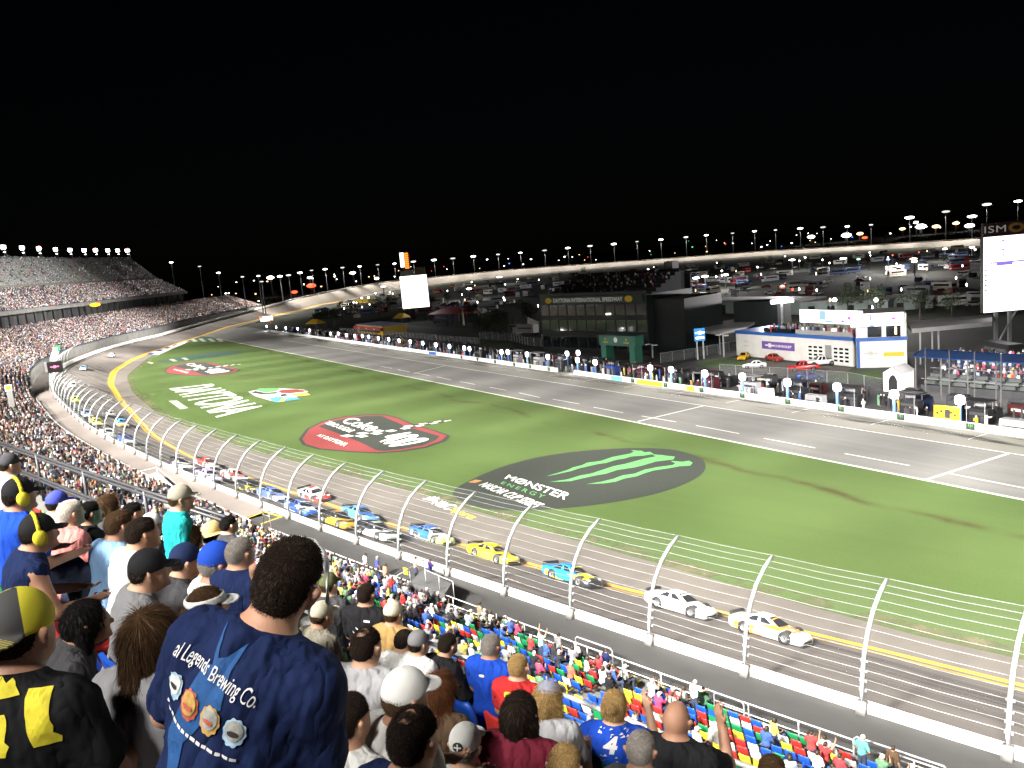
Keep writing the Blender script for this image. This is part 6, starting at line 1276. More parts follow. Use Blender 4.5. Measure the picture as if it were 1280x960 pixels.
# campers, cars and trees parked over the dark infield
def camper_mesh(kind):
    mb = MB()
    if kind == 'motorhome': mb.box((0, 0, 1.85), (9, 2.5, 2.9), 0); mb.box((0, 1.27, 2.3), (6.5, .04, .7), 1); mb.box((0, -1.27, 2.3), (6.5, .04, .7), 1); mb.box((4.53, 0, 2.2), (.05, 2.2, 1.0), 1); mb.box((0, 0, 1.3), (9.04, 2.54, .25), 2)
    elif kind == 'van': mb.box((0, 0, 1.15), (5, 1.95, 1.7), 0, 0, .92); mb.box((.3, 0, 1.55), (4.2, 1.99, .5), 1); mb.box((2.45, 0, 1.5), (.1, 1.6, .6), 1)
    else: mb.box((0, 0, .65), (4.5, 1.8, .7), 0); mb.box((-.2, 0, 1.2), (2.5, 1.6, .55), 1, 0, .85); mb.box((-.2, 0, 1.5), (1.9, 1.3, .06), 0)
    for x in (-1.5, 1.5): mb.box((x, 0, .35), (.7, 1.9 if kind != 'motorhome' else 2.4, .7), 3)
    return mb.mesh(kind, [M['suit'], M['glass'], M['grey_paint'], M['rubber']])
CM = {k: camper_mesh(k) for k in ('motorhome', 'van', 'parked_car')}
PC = [('#d8d8d4', 'white'), ('#cfcfc8', 'off white'), ('#8a8c90', 'grey'), ('#2a2c30', 'black'), ('#7a2420', 'dark red'), ('#3a4a68', 'navy'), ('#b8b0a0', 'beige')]
for k in range(330):
    px = rl.uniform(540, 1222) if k < 275 else rl.uniform(400, 540); top_ = lerp_tab(px, [(400, 390), (480, 368), (640, 349), (800, 337), (960, 325), (1100, 316), (1225, 309)]) + 1; bot = lerp_tab(px, [(400, 402), (500, 398), (600, 395), (660, 372), (860, 372), (1000, 370), (1160, 380), (1225, 392)]); py = top_ + rl.random() ** 1.3 * (bot - top_)
    p = P(px, py); kd = rl.choice(('motorhome', 'motorhome', 'van', 'parked_car')); c, cn = rl.choice(PC); o = link(kd, CM[kd], None, p, rl.uniform(0, 6.28)); o.color = (*hexc(c), 1)
    tag(o, '%s %s parked on the dark infield' % (cn, kd.replace('_', ' ').replace('parked car', 'car')), kd.replace('_', ' ').replace('parked car', 'car'), '%ss parked over the infield' % kd.replace('_', ' ').replace('parked car', 'car'))
M['leaf'] = mat('leaf', (.028, .04, .014), .9, .5, 6); M['bark'] = mat('bark', (.05, .04, .03), .9, .3, 5)
def tree_mesh(seed, hz, r_):
    q = random.Random(seed); cr = MB(); tr = MB(); tr.tube([(0, 0, 0), (.1, 0, hz * .35), (.05, .1, hz * .6)], .22, 6, 0, True, .09)
    for k in range(5): a = k * 1.26; tr.tube([(.08, .05, hz * (.35 + .05 * k)), (r_ * .5 * cos(a), r_ * .5 * sin(a), hz * (.6 + .05 * k))], .08, 5, 0, True, .03)
    cl = [(q.gauss(0, r_ * .42), q.gauss(0, r_ * .42), hz * (.68 + q.uniform(-.22, .24)), r_ * q.uniform(.25, .5)) for _ in range(13)]
    for _ in range(900):
        c = q.choice(cl); d = Vector((q.gauss(0, 1), q.gauss(0, 1), q.gauss(0, .8))).normalized() * c[3] * q.uniform(.6, 1.08); p = Vector(c[:3]) + d; s = q.uniform(.14, .3); a = Vector((q.gauss(0, 1), q.gauss(0, 1), q.gauss(0, 1))).normalized(); b_ = a.cross(Vector((.3, .5, .8))).normalized(); cr.poly([p - a * s, p + b_ * s * .6, p + a * s, p - b_ * s * .6])
    return tr.mesh('trunk', M['bark']), cr.mesh('crown', M['leaf'])
TM = [tree_mesh(3, 8, 3.2), tree_mesh(5, 6, 3.0), tree_mesh(8, 9.5, 3.6)]
TP = [(600, 418), (609, 422), (618, 424), (592, 410), (626, 418), (634, 428), (405, 405), (416, 402), (428, 404), (440, 399), (395, 403), (418, 408), (655, 400), (664, 405), (790, 378), (806, 372), (850, 372), (1060, 395), (1100, 398), (1150, 398), (1190, 398), (560, 380), (540, 384), (475, 396), (488, 392), (700, 347), (730, 345), (820, 345), (900, 338), (960, 345), (1010, 340), (1180, 330)]
for k, (px, py) in enumerate(TP):
    p = P(px, py); r = empty('tree', p, k * 1.7); tag(r, 'dark leafy tree standing in the unlit infield', 'tree', 'dark trees in the infield'); a, b_ = TM[k % 3]; link('trunk', a, r); link('crown', b_, r); s = .8 + .12 * (k % 5) ; r.scale = (s, s, s)
# ---------------------------------------------------------------- spectators of the upper deck, each built for its own place
C = dict(navy=(.012, .022, .075), royal=(.015, .07, .48), white=(.72, .72, .70), lgrey=(.42, .42, .44), grey=(.2, .2, .21), char=(.055, .055, .06), black=(.014, .014, .016), teal=(.02, .36, .36), lblue=(.22, .38, .62), salmon=(.62, .22, .2), maroon=(.14, .015, .03), red=(.5, .03, .03), tan=(.42, .26, .1), olive=(.10, .11, .05), mustard=(.62, .34, .03), yellow=(.7, .6, .04), pink=(.7, .5, .5), jean=(.04, .06, .12), khaki=(.25, .21, .14), cream=(.6, .55, .42), camo=(.3, .28, .22), brown=(.08, .05, .03), purple=(.06, .04, .2))
WID = dict(sit=1.262, stand=1.63)
HERO = [
 # px, py, pose, yaw(deg), label, shirt, kwargs
 (357, 722, 'stand', 12, 'standing man in navy printed t-shirt with short dark hair, back to us', 'navy', dict(hair=('short', 'dark'), sleeve=.40, arms='lap', h=.011, hh=.0055, wide=1.04, lean=.24, seed=4, side=.38)),
 (26, 786, 'sit', 10, 'man wearing a yellow and black cap backwards and black shirt with yellow streaks', 'black', dict(hair=('undercap', 'dark'), cap=('capback', C['char']), h=.012, hh=.006, lean=.2)),
 (188, 795, 'sit', 20, 'woman with long straight brown hair left of the standing man', 'lgrey', dict(hair=('long', 'brown'), h=.014, hh=.007, pants=C['jean'])),
 (258, 758, 'sit', 55, 'woman with white visor and brown ponytail in a pale pink top', 'pink', dict(hair=('pony', 'brown'), cap=('visor', C['white']), h=.014, hh=.007)),
 (272, 702, 'sit', 50, 'grey haired man in royal blue cap and white shirt', 'white', dict(hair=('undercap', 'grey'), cap=('cap', C['royal']), h=.015, hh=.007, belly=.05)),
 (186, 712, 'sit', 55, 'man in black cap and grey and white shirt leaning forward', 'grey', dict(hair=('undercap', 'dark'), cap=('cap', C['black']), lean=.3, hh=.007)),
 (178, 665, 'sit', 45, 'dark haired person in a plain white t-shirt behind the black cap', 'white', dict(hair=('short', 'dark'), lean=.3, hh=.008)),
 (150, 655, 'sit', 40, 'brown haired person in light blue shirt bending forward', 'lblue', dict(hair=('short', 'brown'), lean=.3, hh=.008)),
 (88, 640, 'sit', 35, 'person with pale blonde hair in a salmon shirt', 'salmon', dict(hair=('short', 'white'), hh=.008)),
 (48, 665, 'sit', 50, 'man in navy tank top with black cap and yellow ear muffs', 'navy', dict(hair=('undercap', 'dark'), cap=('cap', C['black']), sleeve=0, muffs=C['yellow'], wide=1.15, lean=.3, hh=.007)),
 (24, 618, 'sit', 40, 'man in bright blue shirt with black cap and yellow ear muffs', 'royal', dict(hair=('undercap', 'dark'), cap=('cap', C['black']), muffs=C['yellow'], wide=1.1, hh=.008)),
 (226, 622, 'stand', 60, 'man in turquoise shirt and camouflage cap standing by the rail', 'teal', dict(hair=('undercap', 'brown'), cap=('cap', C['camo']), sleeve=.4, arms='down', hh=.008)),
 (238, 672, 'sit', 40, 'person with curly auburn hair behind the royal blue cap', 'char', dict(hair=('curly', 'brown'), hh=.008)),
 (266, 668, 'sit', 40, 'person in a straw hat and white shirt near the left rail', 'white', dict(hair=('undercap', 'dark'), cap=('straw', C['tan']), hh=.008)),
 (232, 700, 'sit', 50, 'person in a navy cap with pale band looking down', 'char', dict(hair=('undercap', 'dark'), cap=('cap', C['navy']), lean=.35, hh=.008, arms='face')),
 (300, 690, 'sit', 30, 'grey haired man in dark navy shirt beside the royal blue cap', 'navy', dict(hair=('short', 'grey'), hh=.008)),
 (110, 775, 'sit', 60, 'dark haired person in a dark shiny grey jacket in the lower left', 'char', dict(hair=('bob', 'black'), sleeve=.9, lean=.4, hh=.009)),
 (458, 806, 'sit', 25, 'man with thinning dark hair in a light grey t-shirt', 'lgrey', dict(hair=('balding', 'dark'), h=.014, hh=.006, wide=1.12, seed=6)),
 (436, 896, 'sit', 35, 'man with thick dark hair and white shirt at the bottom', 'white', dict(hair=('short', 'dark'), h=.013, hh=.0055)),
 (507, 868, 'sit', 50, 'man in a plain white cap and white shirt', 'white', dict(hair=('undercap', 'brown'), cap=('cap', C['white']), h=.014, hh=.006)),
 (517, 920, 'sit', 30, 'balding man in a navy shirt at the bottom edge', 'navy', dict(hair=('balding', 'dark'), h=.012, hh=.0055, skin=1)),
 (582, 930, 'sit', 20, 'grey haired person in a white cap with a black emblem on its back', 'lgrey', dict(hair=('undercap', 'grey'), cap=('cap', C['white']), h=.013, hh=.006)),
 (614, 806, 'sit', 35, 'grey haired man in a bright blue polo shirt', 'royal', dict(hair=('short', 'grey'), wide=1.05, hh=.008)),
 (648, 832, 'sit', 30, 'blonde child in a red shirt with a yellow number 2', 'red', dict(hair=('short', 'blonde'), hh=.008, scale=.94)),
 (650, 890, 'sit', 25, 'person with wavy dark hair in a maroon shirt', 'maroon', dict(hair=('bob', 'dark'), h=.014, hh=.007, wide=1.1)),
 (686, 872, 'sit', 30, 'person in a grey blue cap with curly blonde hair and grey shirt', 'lgrey', dict(hair=('curly', 'blonde'), cap=('cap', (.35, .38, .5)), h=.015, hh=.007)),
 (768, 882, 'sit', 20, 'woman in blue shirt with white number 4 and a blonde bun', 'royal', dict(hair=('bun', 'blonde'), h=.014, hh=.007, arms=('lap', 'face'), wide=1.1)),
 (801, 935, 'sit', 25, 'man with short grey hair in a charcoal shirt at the bottom', 'char', dict(hair=('short', 'grey'), h=.013, hh=.006)),
 (846, 897, 'sit', 30, 'bald man in a black shirt with a raised hand', 'black', dict(hair=None, h=.012, wide=1.15, arms=('lap', 'face'))),
 (523, 803, 'sit', 40, 'man in a grey cap and white shirt beside the rail', 'white', dict(hair=('undercap', 'dark'), cap=('cap', C['grey']), hh=.007)),
 (492, 766, 'sit', 30, 'person in an off white cap and mustard brown shirt', 'tan', dict(hair=('undercap', 'brown'), cap=('cap', C['cream']), hh=.007)),
 (458, 742, 'sit', 25, 'short haired man in black shirt with white and red print', 'black', dict(hair=('short', 'dark'), hh=.007, wide=1.12, sleeve=.4)),
 (411, 730, 'sit', 25, 'person in an olive green cap and dark grey shirt', 'char', dict(hair=('undercap', 'brown'), cap=('cap', C['olive']), hh=.008)),
 (403, 768, 'sit', 40, 'person in a patterned cream cap and grey hooded top', 'camo', dict(hair=('undercap', 'brown'), cap=('cap', C['cream']), sleeve=.95, hh=.007, lean=.3)),
 (549, 862, 'sit', 30, 'woman with long auburn hair beside the white caps', 'brown', dict(hair=('long2', 'auburn'), h=.015, hh=.007)),
 (505, 800, 'sit', 35, 'person in a bright white hooded shirt', 'white', dict(hair=('short', 'dark'), lean=.35, hh=.008)),
 (560, 805, 'sit', 45, 'person in a black jacket leaning by the front rail', 'black', dict(hair=('short', 'dark'), sleeve=.95, lean=.4, hh=.008)),
 (400, 830, 'sit', 60, 'person with folded bare arms and a white wristband', 'olive', dict(hair=('short', 'brown'), arms='clap', lean=.3, hh=.008)),
 (706, 955, 'sit', 20, 'fair haired person cut off by the bottom edge', 'grey', dict(hair=('short', 'blonde'), hh=.007)),
 (338, 800, 'sit', 35, 'dark haired person hidden behind the standing man', 'char', dict(hair=('short', 'dark'), hh=.008)),
 (965, 965, 'sit', 25, 'brown haired person at the bottom edge right of the bald man', 'brown', dict(hair=('short', 'brown'), hh=.008)),
 (12, 580, 'sit', 40, 'person in a plaid grey shirt at the far left edge', 'lgrey', dict(hair=('undercap', 'dark'), cap=('cap', C['char']), hh=.009)),
 (72, 628, 'sit', 40, 'person in a blue cap behind the ear muff wearer', 'lgrey', dict(hair=('undercap', 'dark'), cap=('cap', (.06, .08, .45)), hh=.009)),
 (112, 640, 'sit', 40, 'dark haired person beside the pale blonde one', 'black', dict(hair=('short', 'black'), hh=.009)),
 (136, 632, 'sit', 40, 'brown haired person left of the light blue shirt', 'char', dict(hair=('bob', 'brown'), hh=.009)),
 (166, 640, 'sit', 40, 'black haired person in front of the white t-shirt', 'grey', dict(hair=('short', 'black'), hh=.009)),
 (190, 655, 'sit', 45, 'person in a white cap near the turquoise shirt', 'char', dict(hair=('undercap', 'dark'), cap=('cap', C['white']), hh=.009)),
 (286, 655, 'sit', 40, 'dark haired person at the left rail beyond the straw hat', 'char', dict(hair=('short', 'black'), hh=.009)),
]
HW = [76, 90, 62, 45, 42, 42, 37, 34, 29, 38, 34, 25, 28, 25, 34, 34, 38, 40, 54, 48, 68, 46, 26, 27, 40, 34, 33, 40, 36, 27, 24, 24, 23, 27, 36, 24, 24, 34, 46, 36, 40, 24, 24, 24, 24, 24, 22, 20]
PEOPLE = {}
for (px, py, pose0, yaw, lb, shc, kw), wd in zip(HERO, HW):
    kw = dict(kw); lean = kw.get('lean', .12); best = None
    for pose in ('sit', 'stand'):
        for sc in np.linspace(.86, 1.22, 19):
            hh_ = ((.56 if pose == 'sit' else .93) + .652 * cos(lean) + .02) * sc; q = solve(px, py, 'u', hh_); wp = (.196 if kw.get('hair') else .165) * sc * FPX / q[5]
            c_ = abs(math.log(wp / wd)) + .5 * abs(sc - 1) + (0 if pose == pose0 else .12) + max(0, q[0] - .25)
            if best is None or c_ < best[0]: best = (c_, pose, sc, q, wp)
    c_, pose, sc, (e, r, loc, s, D, t), wp = best
    ya = radians(yaw); off = (.652 * sin(lean) + .03) * sc; loc = loc - Vector((sin(ya) * off, cos(ya) * off, 0)); kw['pose'] = pose; kw['scale'] = float(sc)
    if pose == 'stand' and kw.get('arms') is None: kw['arms'] = 'down'
    kw.setdefault('pants', (.03, .035, .06)); kw.setdefault('skin', len(PEOPLE) % 3)
    PEOPLE[lb] = (person(loc, ya, lb, C[shc], group='spectators in the near upper deck', **kw), loc, t)
    print('P', px, py, pose, round(sc, 2), 'want', wd, 'got', round(wp), 'err', round(e, 2))
# printing on clothes: flat marks pushed onto the shirt's own surface
dgp = bpy.context.evaluated_depsgraph_get
def on_back(o, u, v, lift=.004, side=-1, axis=None):   # local x, z -> point on the shirt mesh hit from behind
    me = o.data
    ok, loc, n, i = o.ray_cast(Vector((u, side * 1.0, v)), Vector((0, -side * 1.0, 0)))
    return (loc + n * lift) if ok else None
def stick(o, nm, mb2, m, dens=.014, lift=.004):          # mb2: flat mesh in (x, z); subdivided by fan, then projected
    import bmesh
    bm = bmesh.new(); vs = [bm.verts.new((p[0], 0, p[1])) for p in mb2.v]; bm.verts.ensure_lookup_table()
    for f in mb2.f:
        try: bm.faces.new([vs[i] for i in f])
        except ValueError: pass
    bmesh.ops.triangulate(bm, faces=bm.faces[:])
    for _ in range(4):
        ed = [e for e in bm.edges if e.calc_length() > dens]
        if not ed: break
        bmesh.ops.subdivide_edges(bm, edges=ed, cuts=1); bmesh.ops.triangulate(bm, faces=[f for f in bm.faces if len(f.verts) > 3])
    bad = []
    for v in bm.verts:
        q = on_back(o, v.co.x, v.co.z, lift)
        if q is None: bad.append(v)
        else: v.co = q
    if bad: bmesh.ops.delete(bm, geom=bad, context='VERTS')
    me = bpy.data.meshes.new(nm); bm.to_mesh(me); bm.free(); me.materials.append(m)
    return link(nm, me, o)
def flat(pts, mb=None): mb = mb or MB(); mb.poly([(x, z, 0) for x, z in pts]); return mb
def disc2(cx, cz, r, n=20, wav=0.0, sq=1.0): return [(cx + r * (1 + wav * cos(10 * a)) * cos(a), cz + sq * r * (1 + wav * cos(10 * a)) * sin(a)) for a in np.linspace(0, 2 * pi, n, endpoint=False)]
def txt2(s, x0, z0, w, h, sag=0.0, slope=0.0, **kw):
    mb = MB(); text_on(mb, s, lambda u, v: (x0 + u * w, z0 + h * v - sag * (2 * u - 1) ** 2 - slope * u, 0), **kw); return mb
M['pr_white'] = mat('print_white', (.75, .75, .75), .8, .15, 40); M['pr_blue'] = mat('print_blue', (.012, .085, .27), .8, .4, 25); M['pr_red'] = mat('print_red', (.55, .13, .08), .8, .4, 60); M['pr_gold'] = mat('print_gold', (.6, .36, .1), .8, .4, 60); M['pr_ice'] = mat('print_ice', (.4, .6, .75), .8, .4, 60); M['pr_dark'] = mat('print_dark', (.03, .03, .03), .8, .2, 60); M['pr_yellow'] = mat('print_yellow', (.72, .62, .03), .8, .25, 30); M['pr_silver'] = mat('print_silver', (.4, .4, .36), .8, .4, 60)
def shirt_of(key): return next(v for k, v in PEOPLE.items() if key in k)[0]
b_, sh, J = shirt_of('navy printed'); b_.scale.x *= .89; zc = J['chest'][2] + .095; _stick, _flat = stick, flat
def flat(pts, mb=None): return _flat([(x * .82 - .055, z - .08 * x) for x, z in pts], mb)
stick(sh, 'fish_print', flat([(-.05, zc + .13), (.0, zc + .06), (.035, zc + .075), (.07, zc + .11), (.055, zc + .05), (.05, zc + .0), (.07, zc - .03), (.04, zc - .05), (.0, zc - .12), (-.05, zc - .19), (-.02, zc - .25), (-.045, zc - .33), (-.06, zc - .24), (-.11, zc - .18), (-.05, zc - .17), (-.035, zc - .08), (-.03, zc + .0), (-.04, zc + .03), (-.01, zc + .04)]), M['pr_blue'], .02, .003)
stick(sh, 'lettering', txt2('al Legends Brewing Co.', -.185, zc + .015, .265, .044, .010, .026, bold=.006, shear=.35), M['pr_white'], .012, .007)
mb = MB(); q = random.Random(3); x = -.155
while x < .14: w = q.uniform(.012, .022); flat([(x, zc - .135), (x + w, zc - .135), (x + w, zc - .127), (x, zc - .127)], mb); x += w + .006
stick(sh, 'fine_print', mb, M['pr_white'], .012, .007)
for k, (cx, mm, m2) in enumerate(((-.125, 'pr_ice', 'pr_white'), (-.04, 'pr_red', 'pr_gold'), (.045, 'pr_gold', 'pr_silver'), (.13, 'pr_ice', 'pr_silver'))):
    o = stick(sh, 'bottle_cap_print', flat(disc2(cx, zc - .066, .035, 60, .06)), M[mm], .015, .006); stick(sh, 'bottle_cap_print', flat(disc2(cx, zc - .060, .026)), M[m2], .012, .009); stick(sh, 'bottle_cap_print', flat(disc2(cx, zc - .066, .014, 12, .2, .6)), M['pr_dark' if k in (0, 3) else 'pr_red'], .012, .011)
flat = _flat
b_, sh, J = shirt_of('yellow streaks'); zc = J['chest'][2] + .15; q = random.Random(9)
for (xa, za, xb, zb, w) in ((-.05, .15, .05, .02, .045), (-.085, .07, -.015, -.02, .038), (.065, .09, .11, .045, .016), (-.035, -.035, -.02, -.13, .04), (.02, -.02, .03, -.13, .05), (.115, .03, .145, -.12, .045), (-.16, .05, -.12, -.06, .03)):
    n = 8; L = [(xa + (xb - xa) * i / n - w / 2 + q.uniform(-.004, .004), zc + za + (zb - za) * i / n) for i in range(n + 1)]; R_ = [(a + w * 1.25 + q.uniform(-.006, .006), z) for a, z in L]; stick(sh, 'streak_print', flat([(x * 1.15, z) for x, z in L + R_[::-1]]), M['pr_yellow'], .02, .004)
stick(sh, 'badge_print', flat(disc2(-.12, zc - .03, .05)), M['pr_yellow'], .02, .007); stick(sh, 'badge_print', flat(disc2(-.12, zc - .03, .038)), mat('print_scarlet', (.6, .02, .02), .8, .1, 20), .02, .01)
b_, sh, J = shirt_of('number 4'); zc = J['chest'][2] + .08; stick(sh, 'number_print', txt2('4', -.06, zc - .04, .11, .12, bold=.05, shear=.2), M['pr_white'], .015, .006)
mb = MB()
for i in range(26): x, z = q.uniform(-.11, .11), zc + q.choice((q.uniform(.07, .12), q.uniform(-.15, -.06))); flat([(x, z), (x + q.uniform(.01, .04), z + .004), (x + q.uniform(.01, .03), z + q.uniform(.008, .02))], mb)
stick(sh, 'splash_print', mb, M['pr_white'], .02, .006)
b_, sh, J = shirt_of('number 2'); zc = J['chest'][2] + .05; stick(sh, 'number_print', txt2('2', -.07, zc - .05, .12, .14, bold=.04), M['pr_yellow'], .015, .006)
b_, sh, J = shirt_of('maroon'); zc = J['chest'][2]; stick(sh, 'logo_print', flat([(-.1, zc - .12), (-.06, zc + .01), (-.02, zc + .02), (.0, zc - .03), (-.02, zc - .10), (-.035, zc - .10), (-.015, zc - .03), (-.03, zc + .0), (-.05, zc - .01), (-.085, zc - .12)]), M['pr_silver'], .015, .006)
b_, sh, J = shirt_of('white and red print'); zc = J['chest'][2]
for pts, m in (([(-.03, zc + .02), (.03, zc - .01), (.03, zc + .0), (-.03, zc + .035)], 'pr_white'), ([(-.08, zc - .03), (-.03, zc - .06), (-.03, zc - .045), (-.08, zc - .01)], 'pr_white'), ([(.02, zc - .08), (.07, zc - .09), (.07, zc - .06), (.02, zc - .05)], 'pr_red'), ([(.06, zc + .09), (.12, zc + .08), (.12, zc + .1), (.06, zc + .11)], 'pr_white')): stick(sh, 'print', flat(pts), M[m], .02, .006)
b_, sh, J = shirt_of('blue polo'); zc = J['chest'][2]; stick(sh, 'collar_badge', flat(disc2(0, zc + .09, .032, 16, 0, .4)), M['pr_white'], .02, .006)
b_, sh, J = shirt_of('black emblem'); cp = next(o for o in COL.objects if o.parent == b_ and o.name.startswith('cap')); hz_ = J['head'][2] + .065
stick(cp, 'emblem', flat(disc2(0, hz_, .032, 24, .06, .85)), M['pr_dark'], .01, .003); stick(cp, 'emblem', flat([(-.022, hz_ - .004), (.022, hz_ - .004), (.022, hz_ + .004), (-.022, hz_ + .004)]), M['pr_white'], .01, .005); stick(cp, 'emblem', flat([(-.004, hz_ - .018), (.004, hz_ - .018), (.004, hz_ + .018), (-.004, hz_ + .018)]), M['pr_white'], .01, .0055)
# two tone backward cap: yellow panels and a striped peak
b_, sh, J = shirt_of('yellow streaks'); cp = next(o for o in COL.objects if o.parent == b_ and o.name.startswith('cap'))
m, nt, bs = new_mat('two_tone_cap'); v = objc(nt); sx = N(nt, 'ShaderNodeSeparateXYZ'); mp = N(nt, 'ShaderNodeMapping', vector_type='TEXTURE'); mp.inputs['Location'].default_value = tuple(J['head']); nt.links.new(v, mp.inputs['Vector']); nt.links.new(mp.outputs[0], sx.inputs[0])
X_, Y_, Z_ = sx.outputs; ax = mathn(nt, 'ABSOLUTE', mathn(nt, 'ADD', X_, .0)); side = mathn(nt, 'GREATER_THAN', mathn(nt, 'SUBTRACT', mathn(nt, 'ADD', ax, mathn(nt, 'MULTIPLY', Y_, .9)), .012), 0.0)
peak = mathn(nt, 'MULTIPLY', mathn(nt, 'LESS_THAN', Y_, -.115), mathn(nt, 'LESS_THAN', Z_, .06)); st_ = mathn(nt, 'GREATER_THAN', mathn(nt, 'SINE', mathn(nt, 'MULTIPLY', mathn(nt, 'ADD', Y_, mathn(nt, 'MULTIPLY', mathn(nt, 'MULTIPLY', X_, X_), -6)), 700)), .3)
pk = mixc(nt, st_, (.05, .05, .045), (.45, .38, .06)); col = mixc(nt, peak, mixc(nt, side, (.055, .055, .055), (.62, .56, .03)), pk); nt.links.new(col, bs.inputs['Base Color']); bs.inputs['Roughness'].default_value = .85
cp.data = cp.data.copy(); cp.data.materials.clear(); cp.data.materials.append(m)
# shared helper: objects met first along a pixel's ray, once the near people stand
bpy.context.view_layer.update(); DG = bpy.context.evaluated_depsgraph_get(); DG.update(); EYE = Vector((0, 0, CH))
def clear_view(p, tol=.5):
    X, Y, f = proj(*p)
    if f < .3 or not (-15 < X < 1295 and -15 < Y < 975): return False
    d = Vector(p) - EYE; L = d.length; ok, loc, n, i, o, m_ = SC.ray_cast(DG, EYE, d / L, distance=L + 1)
    return (not ok) or (loc - EYE).length > L - tol or o.name.startswith(('wire_mesh', 'cable', 'rail', 'post', 'handrail'))
# ---------------------------------------------------------------- lower deck: people one can pick out by pixel, then the crowd and the seats
LOW = {}
def low_mesh(pose, arms, hairk, cap): return cached(('low', pose, str(arms), hairk, cap), lambda: small_person_mesh('person', pose, arms, hairk, cap, .03))
def low_person(loc, yaw, col, label, pose='sit', arms='lap', hairk='short', cap=False, group=None):
    o = link('person', low_mesh(pose, arms, hairk, cap), None, loc, -yaw); o.color = (*col, 1); tag(o, label, 'person', group); return o
taken = set()
SPEC = [
 (480, 706, 'stand', 'down', 'orange', (.6, .2, .12), False, 'person in an orange top standing at the walkway rail'), (455, 693, 'stand', 'down', 'w', C['white'], False, 'person in a long white shirt and grey shorts at the walkway rail'), (470, 697, 'stand', 'down', 'n', (.05, .06, .2), True, 'person in a navy top with yellow print and white shorts at the rail'),
 (518, 697, 'stand', 'down', 'p', (.55, .35, .25), False, 'person in denim shorts standing on the stair landing'), (536, 700, 'stand', 'clap', 'v', (.05, .03, .14), False, 'person in a dark purple shirt leaning on the landing rail'), (487, 721, 'stand', 'clap', 'r', C['red'], True, 'person in red shirt and red cap on the stairs below the landing'),
 (675, 791, 'stand', 'up', 'c', (.3, .62, .66), False, 'person in pale turquoise with both arms raised at the walkway rail'), (696, 793, 'stand', 'down', 'g', C['grey'], False, 'person in grey shirt beside the raised arms'), (756, 813, 'stand', 'clap', 'n', C['navy'], False, 'person in navy leaning over the walkway rail'), (867, 853, 'stand', ('down', 'out'), 'w', C['white'], True, 'person in white t-shirt waving at the cars by the walkway rail'), (1077, 922, 'stand', 'hips', 't', (.1, .3, .28), True, 'person in green tank top with hands on hips at the rail'),
 (587, 764, 'sit', 'lap', 'y', (.75, .75, .35), True, 'person in pale yellow shirt and white cap near the walkway rail'), (630, 772, 'sit', 'lap', 'w', C['white'], True, 'person in white near the walkway rail right of the pale yellow shirt'), (502, 742, 'sit', 'lap', 'r', C['red'], False, 'person in a plain red shirt near the stair landing'), (712, 830, 'sit', 'lap', 'r', (.62, .12, .07), True, 'person with a round orange red head cover among the seats'), (760, 845, 'sit', 'lap', 'b', C['black'], False, 'person in black seated among colourful seats'), (822, 868, 'sit', 'face', 'm', (.5, .05, .12), True, 'person in red cap seated among the seats near the bald man'),
 (1030, 930, 'stand', 'up', 'm', (.3, .04, .04), False, 'person in dark red pointing over the rail at the lower right'), (1020, 941, 'sit', 'lap', 'w', C['white'], False, 'person in white by the rail at the lower right'), (1048, 945, 'sit', 'lap', 'r', (.4, .05, .06), False, 'person in red seated beside the green tank top'), (985, 945, 'sit', 'lap', 'n', C['navy'], False, 'person in navy seated at the lower right seats'),
 (560, 780, 'sit', 'lap', 'o', C['mustard'], False, 'person in mustard yellow below the front rail'), (538, 757, 'sit', 'lap', 'c', C['cream'], True, 'person in cream below the front rail'), (598, 755, 'sit', 'lap', 'k', C['khaki'], False, 'person in khaki near the walkway rail left of the pale yellow shirt'), (1115, 935, 'stand', 'down', 'br', C['brown'], False, 'person in brown beside the lower right gate'),
]
for px, py, pose, arms, k, col, cap, lb in SPEC:
    hh_ = 1.25 if pose == 'sit' else 1.63; e, r, loc, s, D, t = solve(px, py, 'l', hh_)
    if pose == 'stand' and e > .5:
        p = P(px, py, ZB + hh_); s, D = sD(p.x, p.y); loc = Vector((p.x, p.y, max(ZB, LZ + LR * int(max(0, (D - LD)) / LT) if D > LD else ZB)))
    n_ = -OUT[s]; low_person(loc, math.atan2(n_[0], n_[1]) + .2, col, lb, pose, arms, 'short', cap, 'spectators of the lower deck'); taken.add((int(s * 2), int((D - LD) / LT)))
rc = random.Random(17); cand = []
def density(s): return lerp_tab(s - S0, [(-40, .09), (8, .11), (16, .26), (30, .40), (44, .66), (70, .93), (900, .93)])
SEATS = []
for i in range(LN):
    for q in np.arange(S0 - 30, S_LEND - 2, .56):
        if (q - S0) % 14.0 < 1.2: continue
        D, z = lrow(i, q); p = W(q, D + .55, z)
        if (int(q * 2), i) in taken: continue
        if rc.random() < density(q): cand.append(((p - EYE).length, p, q))
        elif q < S0 + 75: SEATS.append(((p - EYE).length, p, q))
for j in range(0, 12):
    for q in np.arange(S0 - 12, S0 + 60, .56):
        D, z = urow(j); p = W(q, D + .55, z)
        if (p - EYE).length > 1.6: SEATS.append(((p - EYE).length, p, q))
cand.sort(key=lambda c: c[0]); rest = []; nind = 0; VAR = [('lap', 'short', False), ('lap', 'short', True), ('face', 'short', True), ('lap', 'bob', False), ('clap', 'short', False)]
